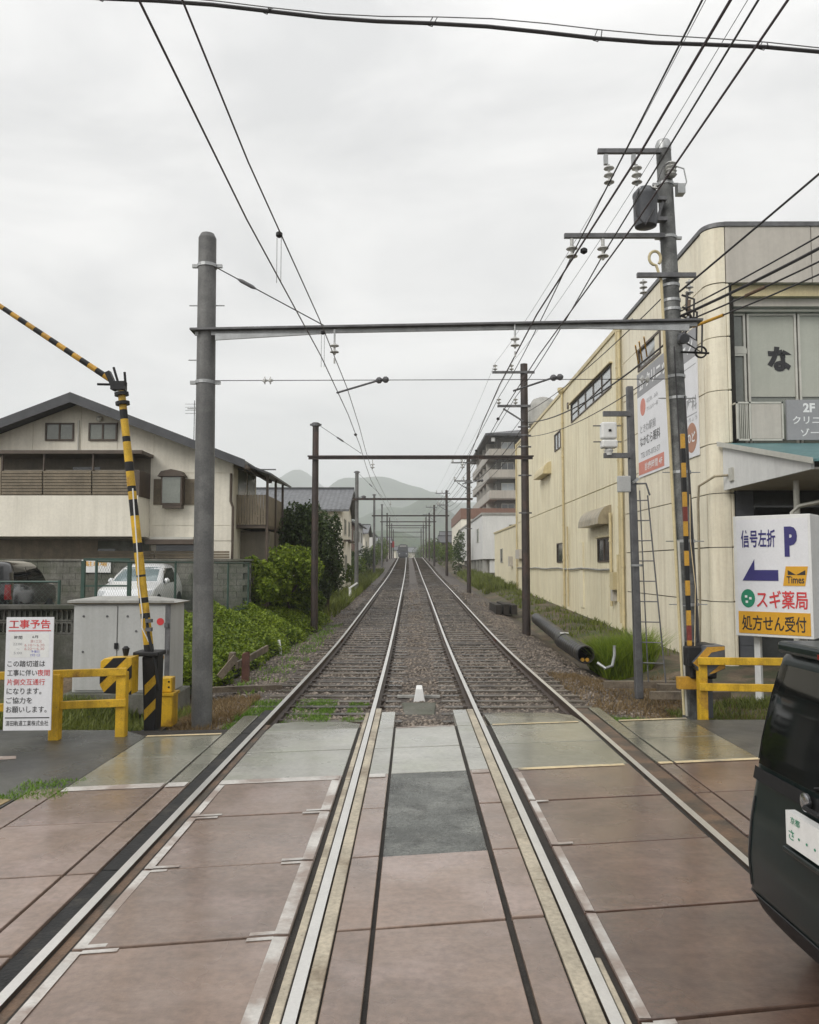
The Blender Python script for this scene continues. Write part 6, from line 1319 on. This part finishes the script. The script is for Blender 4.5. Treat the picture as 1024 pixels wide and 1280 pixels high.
s.patch(s.front, ((-.60, 1.05), (.60, 1.05), (.52, 1.62), (-.52, 1.62)), 10, 6).build('windscreen', m_carglass, t, True)
mb = MB(); mb.bx(.14, .42, -.50, .50, 1.735, 1.80); mb.build('roof_spoiler', m_carg, t, bevel=.02); MB().bx(.128, .139, -.06, .06, 1.745, 1.77).build('stop_lamp', m_tail, t)
MB().bx(-.018, .03, -.19, .14, .825, .99).build('licence_plate', m_white, t)
pu, pv_ = (0, -1, 0), (0, 0, 1)
for txt, y, z, h, wd in (('京都', .09, .94, .035, .09), ('さ・・・', .11, .86, .05, .25)): LOCAL.add(t.name); words(txt, (-.018, y, z), pu, pv_, h, wd, m_green, t, .01, 'plate_lettering', proud=.002)['kind'] = 'stuff'
MB().bx(-.032, .02, -.20, .16, .785, .81).build('plate_garnish', m_carg, t, bevel=.008); mb = MB(); mb.lathe([(.045, 0), (.045, .012), (.03, .018)], (.03, 0.02, 1.06), 18, axis=(-1, 0, 0)); mb.build('emblem', m_chrome, t, True)
MB().tube([(.02, -.03, 1.06), (-.02, -.05, 1.055), (-.02, -.18, 1.055), (.02, -.2, 1.06)], .012, 6).build('tailgate_handle', m_plastic, t, True)
mb = MB(); mb.tube([s.rear(.0, 1.13, .012), s.rear(-.2, 1.18, .02), s.rear(-.42, 1.16, .02)], .008, 5); mb.build('rear_wiper', m_plastic, t)
for z, o_ in ((.41, .012),): MB().tube([s.rear(y, z, .004) for y in np.linspace(.70, -.70, 22)], .005, 4).build('panel_seam', m_black, t)
MB().tube([s.rear(.60, z, .004) for z in np.linspace(.45, .93, 10)], .004, 4).build('panel_seam', m_black, t)

# white hatchback behind the mesh fence
t = thing('hatchback_car', 'white hatchback parked nose out behind the green gate frame', 'car', (-8.12, 25.85, LOTZ), R(-87), local=True)
s = Shell(3.9, [(z_, a_, b_, w_ * .92) for z_, a_, b_, w_ in ((.20, .15, 3.80, .76), (.45, .03, 3.93, .83), (.62, .0, 3.93, .84), (.78, .02, 3.78, .84), (.90, .06, 3.25, .82), (.98, .10, 2.85, .80), (1.15, .22, 2.55, .755), (1.35, .40, 2.15, .68), (1.46, .62, 1.85, .60), (1.51, .9, 1.6, .45))], .30)
s.body(.20, 1.51, 34).build('body', m_carw, t, True)
s.patch(lambda u, z: s.front(u, z, .008), ((-.62, 1.0), (.62, 1.0), (.51, 1.40), (-.51, 1.40)), 12, 6).build('windscreen', m_wshield, t, True)
for sg in (1, -1):
    s.patch(lambda u, z: s.side(u, z, sg), ((.95, .95), (2.55, .95), (2.0, 1.36), (.98, 1.38)), 10, 5).build('side_window', m_carglass, t, True)
    s.patch(lambda u, z: s.front(u, z, .01), ((sg * .54, .62), (sg * .72, .62), (sg * .73, .76), (sg * .48, .74)), 6, 3).build('headlight', m_lens, t, True)
    for x in (.68, 3.1): wheel(t, x, sg * .62, .29, sg)
    for x in (.68, 3.1): MB().lathe([(.30, 0), (.345, 0), (.345, .012), (.30, .012)], (x, sg * .772, .30), 20, axis=(0, sg, 0)).build('wheel_arch', m_black, t)
    mb = MB(); mb.lathe([(.02, 0), (.08, .03), (.09, .1), (.04, .15)], (2.35, sg * .73, 1.0), 10, axis=(0, sg, 0)); mb.build('mirror', m_carw, t, True)
s.patch(lambda u, z: s.front(u, z, .008), ((-.45, .50), (.45, .50), (.50, .60), (-.50, .60)), 8, 2).build('grille', m_black, t, True)
s.patch(lambda u, z: s.front(u, z, .008), ((-.55, .28), (.55, .28), (.5, .38), (-.5, .38)), 8, 2).build('grille', m_black, t, True)
MB().bx(3.93, 3.955, -.165, .165, .40, .56).build('licence_plate', m_white, t)

# black wagon at the frame edge
t = thing('wagon_car', 'black boxy car with a white star sticker behind the mesh fence', 'car', (-10.42, 19.2, LOTZ), R(97), local=True)
s = Shell(3.6, [(.20, .15, 3.5, .70), (.45, .0, 3.6, .78), (.8, .0, 3.58, .78), (.95, .03, 3.3, .77), (1.02, .05, 2.8, .76), (1.3, .10, 2.45, .71), (1.45, .16, 2.2, .65), (1.53, .28, 2.0, .58), (1.56, .5, 1.8, .45)], .2)
s.body(.20, 1.56, 30).build('body', m_carb, t, True)
s.patch(lambda u, z: s.rear(u, z), ((.60, 1.0), (-.60, 1.0), (-.54, 1.42), (.54, 1.42)), 10, 5).build('rear_window', m_carglass, t, True)
for sg in (1, -1):
    s.patch(lambda u, z: s.rear(u, z, .01), ((sg * .765, .62), (sg * .63, .62), (sg * .63, .98), (sg * .74, .98)), 6, 5).build('tail_lamp', m_tail, t, True)
    s.patch(lambda u, z: s.side(u, z, sg), ((.25, 1.0), (1.15, 1.0), (1.15, 1.42), (.38, 1.42)), 8, 5).build('side_window', m_carglass, t, True)
    s.patch(lambda u, z: s.side(u, z, sg), ((1.22, 1.0), (2.6, 1.0), (2.2, 1.42), (1.22, 1.42)), 8, 5).build('side_window', m_carglass, t, True)
    for x in (.65, 2.9): wheel(t, x, sg * .63, .28, sg)
s.patch(s.front, ((-.62, 1.02), (.62, 1.02), (.52, 1.46), (-.52, 1.46)), 8, 5).build('windscreen', m_carglass, t, True)
st_ = [(s.rear(-.42 + (.055 if i % 2 == 0 else .022) * math.sin(i * math.pi / 5), 1.2 + (.055 if i % 2 == 0 else .022) * math.cos(i * math.pi / 5), .014)) for i in range(10)]
MB().prism(st_, (-.002, 0, 0)).build('star_sticker', m_white, t); MB().bx(-.02, .02, -.16, .16, .55, .70).build('licence_plate', m_white, t)

# ------------------------------------------------------------------ vegetation
def leaves(name, P, size, mat, parent=None, kind=None, up=.5, fold=.25):
    n = len(P); N_ = rng.normal(size=(n, 3)); N_[:, 2] += up * 2; N_ /= np.linalg.norm(N_, axis=1)[:, None]
    A = np.cross(N_, rng.normal(size=(n, 3))); A /= np.linalg.norm(A, axis=1)[:, None]; B_ = np.cross(N_, A)
    s_ = size * rng.uniform(.6, 1.35, n)[:, None]
    V = np.stack([P - A * s_ * .5, P + B_ * s_ * .30 - N_ * s_ * fold * .3, P + A * s_ * .55 - N_ * s_ * fold * .4, P - B_ * s_ * .30 - N_ * s_ * fold * .3], 1).reshape(-1, 3)
    return fast(name, V, np.arange(n * 4).reshape(-1, 4), mat, parent, rnd=rng.random(n), kind=kind)
def cloud(blobs, n, shell=.55):
    w_ = np.array([b[3] * b[4] * b[5] for b in blobs]) ** .7; w_ /= w_.sum(); out = []
    for b, k in zip(blobs, rng.multinomial(n, w_)):
        d = rng.normal(size=(k, 3)); d /= np.linalg.norm(d, axis=1)[:, None]; r_ = rng.random(k) ** (1 / 3 * shell) * (1 + .18 * np.sin(d[:, 0] * 5 + b[0] * 7) * np.sin(d[:, 2] * 6 + b[1]))
        out.append(d * r_[:, None] * np.array(b[3:6]) + np.array(b[:3]))
    return np.vstack(out)
def plant(name, label, cat, base, blobs, n, size, mat, trunk=.08, group=None, crown='crown', up=.4):
    t = thing(name, label, cat, base, group=group); base = Vector(base)
    mb = MB(); tops = [Vector(b[:3]) for b in blobs]; mid = sum(tops, Vector()) / len(tops); fork = base.lerp(mid, .45)
    mb.tube([base - Vector((0, 0, .3)), base.lerp(fork, .5) + Vector((.03, .02, 0)), fork], [trunk, trunk * .85, trunk * .7], 8); mb.build('trunk', m_bark, t, True)
    for q in tops:
        m1 = fork.lerp(q, .5) + Vector((random.uniform(-.1, .1), random.uniform(-.1, .1), .08)); mb = MB(); mb.tube([fork, m1, q], [trunk * .5, trunk * .3, trunk * .1], 6); mb.build('limb', m_bark, t, True)
    leaves(crown, cloud(blobs, n), size, mat, t, up=up); return t
def rb(cx, cy, cz, rx, ry, rz_, n, f=.45):
    """split an irregular crown into uneven clumps"""
    out = []
    for i in range(n):
        d = rng.normal(size=3); d /= np.linalg.norm(d); k = rng.uniform(.45, .8); s_ = rng.uniform(f * .7, f * 1.25)
        out.append((cx + d[0] * rx * k, cy + d[1] * ry * k, cz + d[2] * rz_ * k, rx * s_, ry * s_, rz_ * s_))
    return out
k31 = g(31)
plant('evergreen_tree', 'dark spreading evergreen between the cream house and the brown mast', 'tree', (-5.2, 31.5, .8), rb(-4.85, 31.6, 3.2, 1.75, 1.6, 1.95, 26, .33) + rb(-4.1, 32, 2.6, .9, 1, 1.2, 7, .4), 18000, .13, l_dark, .13, up=.3)
plant('evergreen_tree', 'tall narrow dark evergreen standing just past the brown mast', 'tree', (-3.75, 35.5, .5), rb(-3.72, 35.6, 2.7, .95, 1.2, 2.3, 24, .33), 12000, .12, l_dark, .10, up=.3)
plant('evergreen_shrub', 'low dark shrub at the foot of the cream house wall', 'shrub', (-5.9, 28.9, .8), rb(-5.75, 28.9, 1.9, .65, .8, .8, 7), 5000, .13, l_dark, .06, up=.3)
plant('leafy_shrub', 'large yellow green leafy shrub in front of the dark evergreen', 'shrub', (-4.4, 28.8, .4), rb(-4.35, 28.8, 1.85, 1.25, 1.1, 1.15, 20, .36), 9500, .12, l_light, .06)
plant('leafy_shrub', 'rounded mid green shrub at the foot of the brown mast', 'shrub', (-3.85, 29.6, .3), rb(-3.8, 29.7, 1.35, .75, .8, .95, 9), 6500, .12, l_mid, .05)
plant('leafy_shrub', 'bright shrub by the end of the green mesh fence', 'shrub', (-5.35, 26.9, .6), rb(-5.2, 26.8, 1.75, .65, .7, .75, 8), 5200, .13, l_light, .05)
# bank of big leafed ground cover
n = 52000; Y = 14.6 + 17.4 * rng.random(n) ** 1.15; f = rng.random(n)
xe = np.interp(Y, [14.6, 16, 18, 21, 24, 28, 32], [-4.45, -4.2, -3.95, -3.75, -3.5, -3.3, -3.2]) + .14 * np.sin(Y * 2.3) + .08 * np.sin(Y * 5.1)
xw = np.interp(Y, [14.6, 17, 32], [-5.5, -6.0, -6.0]); X = xe + (xw - xe) * f
hgt = np.interp(f, [0, .08, .3, .65, 1], [.0, .24, .52, .90, 1.12]) * np.interp(Y, [14.6, 16, 20, 32], [.65, .85, 1.0, .95]) * (1 + .16 * np.sin(Y * 1.9 + X * 2.1) + .08 * np.sin(X * 6 + Y * 3.7))
Z = -.15 + hgt - rng.random(n) ** 2 * .34 + np.array([g(y) for y in Y])
o = leaves('ground_cover', np.stack([X, Y, Z], 1), .085, l_light, kind='stuff', up=.8); tag(o, 'bank of bright green broad leafed creeper beside the ballast')
yy = np.linspace(14.4, 32, 60); ff = np.linspace(0, 1, 9); V = []
for y in yy:
    a = np.interp(y, [14.6, 16, 18, 21, 24, 28, 32], [-4.45, -4.2, -3.95, -3.75, -3.5, -3.3, -3.2]) - .1; b = np.interp(y, [14.6, 17, 32], [-5.5, -6.0, -6.0])
    for q in ff: V.append((a + (b - a) * q, y, -.3 + g(y) + np.interp(q, [0, .08, .3, .65, 1], [0, .12, .35, .72, .92]) * np.interp(y, [14.6, 16, 20, 32], [.6, .85, 1, .95])))
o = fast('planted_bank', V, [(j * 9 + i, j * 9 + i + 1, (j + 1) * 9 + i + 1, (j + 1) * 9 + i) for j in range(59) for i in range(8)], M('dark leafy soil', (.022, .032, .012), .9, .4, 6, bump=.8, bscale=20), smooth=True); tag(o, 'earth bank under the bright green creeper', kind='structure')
# verge shrubs along the line
def verge(i, x, y, rx, rz_, lab, mat, n=1800, size=.2):
    z = g(y) - .1; plant('verge_shrub', lab, 'shrub', (x, y, z), rb(x, y, z + rz_ * .85, rx, rx * 1.6, rz_, 6, .55), n, size, mat, .05, 'shrubs along the railway verge')
VL = [(-4.9, 46, .7, .75, 'low bright shrub by the white slanted marker', l_light), (-4.8, 56, .8, 1.0, 'rounded verge shrub before the grey tiled house', l_mid), (-5.4, 66, 1.0, 1.6, 'dark verge shrub beyond the grey tiled house', l_dark), (-5.3, 74, 1.0, 1.3, 'leafy verge shrub before the brown timber house', l_mid), (-5.6, 86, 1.2, 1.9, 'dark verge shrub between the timber and pale houses', l_dark), (-5.6, 104, 1.3, 1.7, 'verge shrub past the pale house with dark eaves', l_mid), (-5.6, 128, 1.4, 1.8, 'hazy verge shrub beyond the low cream house', l_mid), (-5.7, 154, 1.5, 2.0, 'hazy verge shrub near the crest on the house side', l_dark),
      (5.2, 88, 1.0, 2.2, 'dark rounded tree like shrub beside the white garage', l_dark), (4.6, 104, 1.2, 1.5, 'verge shrub by the long white garage wall', l_mid), (4.3, 120, 1.2, 1.8, 'verge shrub by the rust banded building', l_mid), (4.2, 136, 1.3, 2.0, 'hazy verge shrub past the rust banded building', l_dark), (4.2, 158, 1.5, 2.0, 'hazy verge shrub near the crest on the garage side', l_mid)]
VL += [(-6.2, 172, 1.6, 2.2, 'faint hazy shrub just past the crest on the house side', l_mid), (-6.8, 200, 2.0, 2.6, 'last faint hazy shrub on the house side', l_dark), (4.6, 178, 1.6, 2.2, 'faint hazy shrub just past the crest on the garage side', l_dark), (4.0, 204, 2.0, 2.6, 'last faint hazy shrub on the garage side', l_mid), (3.4, 232, 1.8, 2.4, 'shrub mass beyond the last mast', l_dark), (.8, 262, 1.8, 3.0, 'dark hazy tree closing the end of the line', l_dark), (-2.6, 280, 2.2, 3.4, 'broad hazy tree behind the far tram', l_mid)]
for i, q in enumerate(VL): verge(i, *q)
def blades(name, X, Y, Z, h, mat, label, w_=.012, lean=.35):
    n = len(X); a = rng.uniform(0, 6.283, n); L_ = h * rng.uniform(.5, 1.25, n); w2 = w_ * rng.uniform(.7, 1.4, n); ln = L_ * rng.uniform(0, lean, n) * 1.4; b = rng.uniform(0, 6.283, n)
    B0 = np.stack([X, Y, Z - .02], 1); D = np.stack([np.cos(a), np.sin(a), np.zeros(n)], 1) * w2[:, None]; Ld = np.stack([np.cos(b) * ln, np.sin(b) * ln, np.zeros(n)], 1)
    mid = B0 + np.array([0, 0, 1]) * (L_ * .55)[:, None] + Ld * .35; top = B0 + np.array([0, 0, 1]) * (L_ * .95)[:, None] + Ld
    V = np.stack([B0 - D, B0 + D, mid + D * .8, mid - D * .8, top + D * .12, top - D * .12], 1).reshape(-1, 3); I = np.arange(n)[:, None] * 6
    Fs = np.vstack([I + np.array([[0, 1, 2, 3]]), I + np.array([[3, 2, 4, 5]])]); r_ = rng.random(n)
    o = fast(name, V, Fs, mat, rnd=np.concatenate([r_, r_]), kind='stuff'); o['label'] = label; return o
def ztop(X, Y): return np.array([max(land(x, y), (np.interp(x - c(y), [p[0] for p in bxs], [p[1] for p in bxs]) + g(y)) if -4.5 < x - c(y) < 4.7 else -9) for x, y in zip(X, Y)])
def area(n, x0, x1, y0, y1, cl=0, cs=.2):
    if not cl: X = rng.uniform(x0, x1, n); Y = rng.uniform(y0, y1, n)
    else:
        cx, cy_ = rng.uniform(x0, x1, cl), rng.uniform(y0, y1, cl); i = rng.integers(0, cl, n); X = np.clip(cx[i] + rng.normal(0, cs, n), x0, x1); Y = cy_[i] + rng.normal(0, cs, n); Y = np.clip(Y, y0, y1)
    return X, Y, ztop(X, Y)
X, Y, Z = area(6000, 4.5, 5.5, 18.6, 20.4, 16, .2); blades('grass_clump', X, Y, Z, .85, l_light, 'tall feathery green grass clump beside the black drain pipe', .007, .7)
X, Y, Z = area(3000, 5.3, 7.0, 20.5, 53, 90, .2); blades('grass', X, Y, Z, .20, l_grass, 'weedy grass along the foot of the yellow wall', .014, .6)
X, Y, Z = area(5000, 4.8, 6.9, 53, 86, 100, .35); blades('grass', X, Y, Z, .5, l_grass, 'tall weedy grass past the yellow annex', .025, .5)
X, Y, Z = area(6000, -6.5, -3.7, 11.3, 13.6, 60, .25); blades('grass', X, Y, Z, .20, l_grass, 'short grass behind the yellow fence and notice', .008, .6)
X, Y, Z = area(4500, -4.0, -2.75, 11.6, 14.6, 40, .18); blades('dry_grass', X, Y, Z, .13, l_dry, 'dry brown grass round the smooth concrete mast', .007, .9)
X, Y, Z = area(2600, -2.75, -2.2, 11.8, 14.2, 18, .12); blades('grass', X, Y, Z, .09, l_moss, 'low green weeds at the ballast edge by the rail', .007, .8)
X, Y, Z = area(4200, -1.95, -1.30, 12.1, 14.3, 30, .09); blades('grass', X, Y, Z, .065, l_moss, 'bright green weed patch between the rails', .008, .8)
X, Y, Z = area(1000, -1.05, -.75, 12.3, 14.0, 9, .08); blades('grass', X, Y, Z, .065, l_moss, 'small green weed patch beside the inner rail', .008, .8)
X, Y, Z = area(5000, 4.5, 7.3, 12.1, 14.2, 40, .22); blades('grass', X, Y, Z, .16, l_grass, 'short grass behind the fence by the boxed sign', .008, .6)
X, Y, Z = area(2500, 3.05, 4.1, 11.95, 12.6, 18, .12); blades('grass', X, Y, Z, .10, l_moss, 'green weeds along the pavement edge by the pole', .007, .7)
X, Y, Z = area(5500, 3.0, 5.6, 12.6, 18, 60, .25); blades('dry_grass', X, Y, Z, .11, l_dry, 'dry brown grass round the ladder post', .008, .9)
X, Y, Z = area(900, -3.95, -3.38, 7.75, 8.45, 12, .09); blades('grass', X, Y, np.full(len(X), -.01), .05, l_moss, 'weeds sprouting at the end of the white line', .006, .8)
X, Y, Z = area(7000, -5.2, -3.2, 33, 92, 160, .35); blades('grass', X, Y, Z, .55, l_grass, 'grass along the verge past the bushes', .022, .5)
X, Y, Z = area(1500, -3.6, -2.6, 15, 30, 40, .15); blades('grass', X, Y, Z, .12, l_moss, 'small weeds on the ballast shoulder under the creeper', .008, .8)
# fallen leaf litter near the mast
n = 1500; X = rng.uniform(-4.6, -2.7, n); Y = rng.uniform(11.3, 13.4, n)
o = leaves('leaf_litter', np.stack([X, Y, ztop(X, Y) + .015], 1), .05, l_dry, kind='stuff', up=2); o['label'] = 'brown leaf litter around the mast and barrier'
n = 1500; X = rng.uniform(3.0, 5.4, n); Y = rng.uniform(12.7, 18, n)
o = leaves('leaf_litter', np.stack([X, Y, ztop(X, Y) + .015], 1), .05, l_dry, kind='stuff', up=2); o['label'] = 'brown leaf litter on the verge by the ladder post'
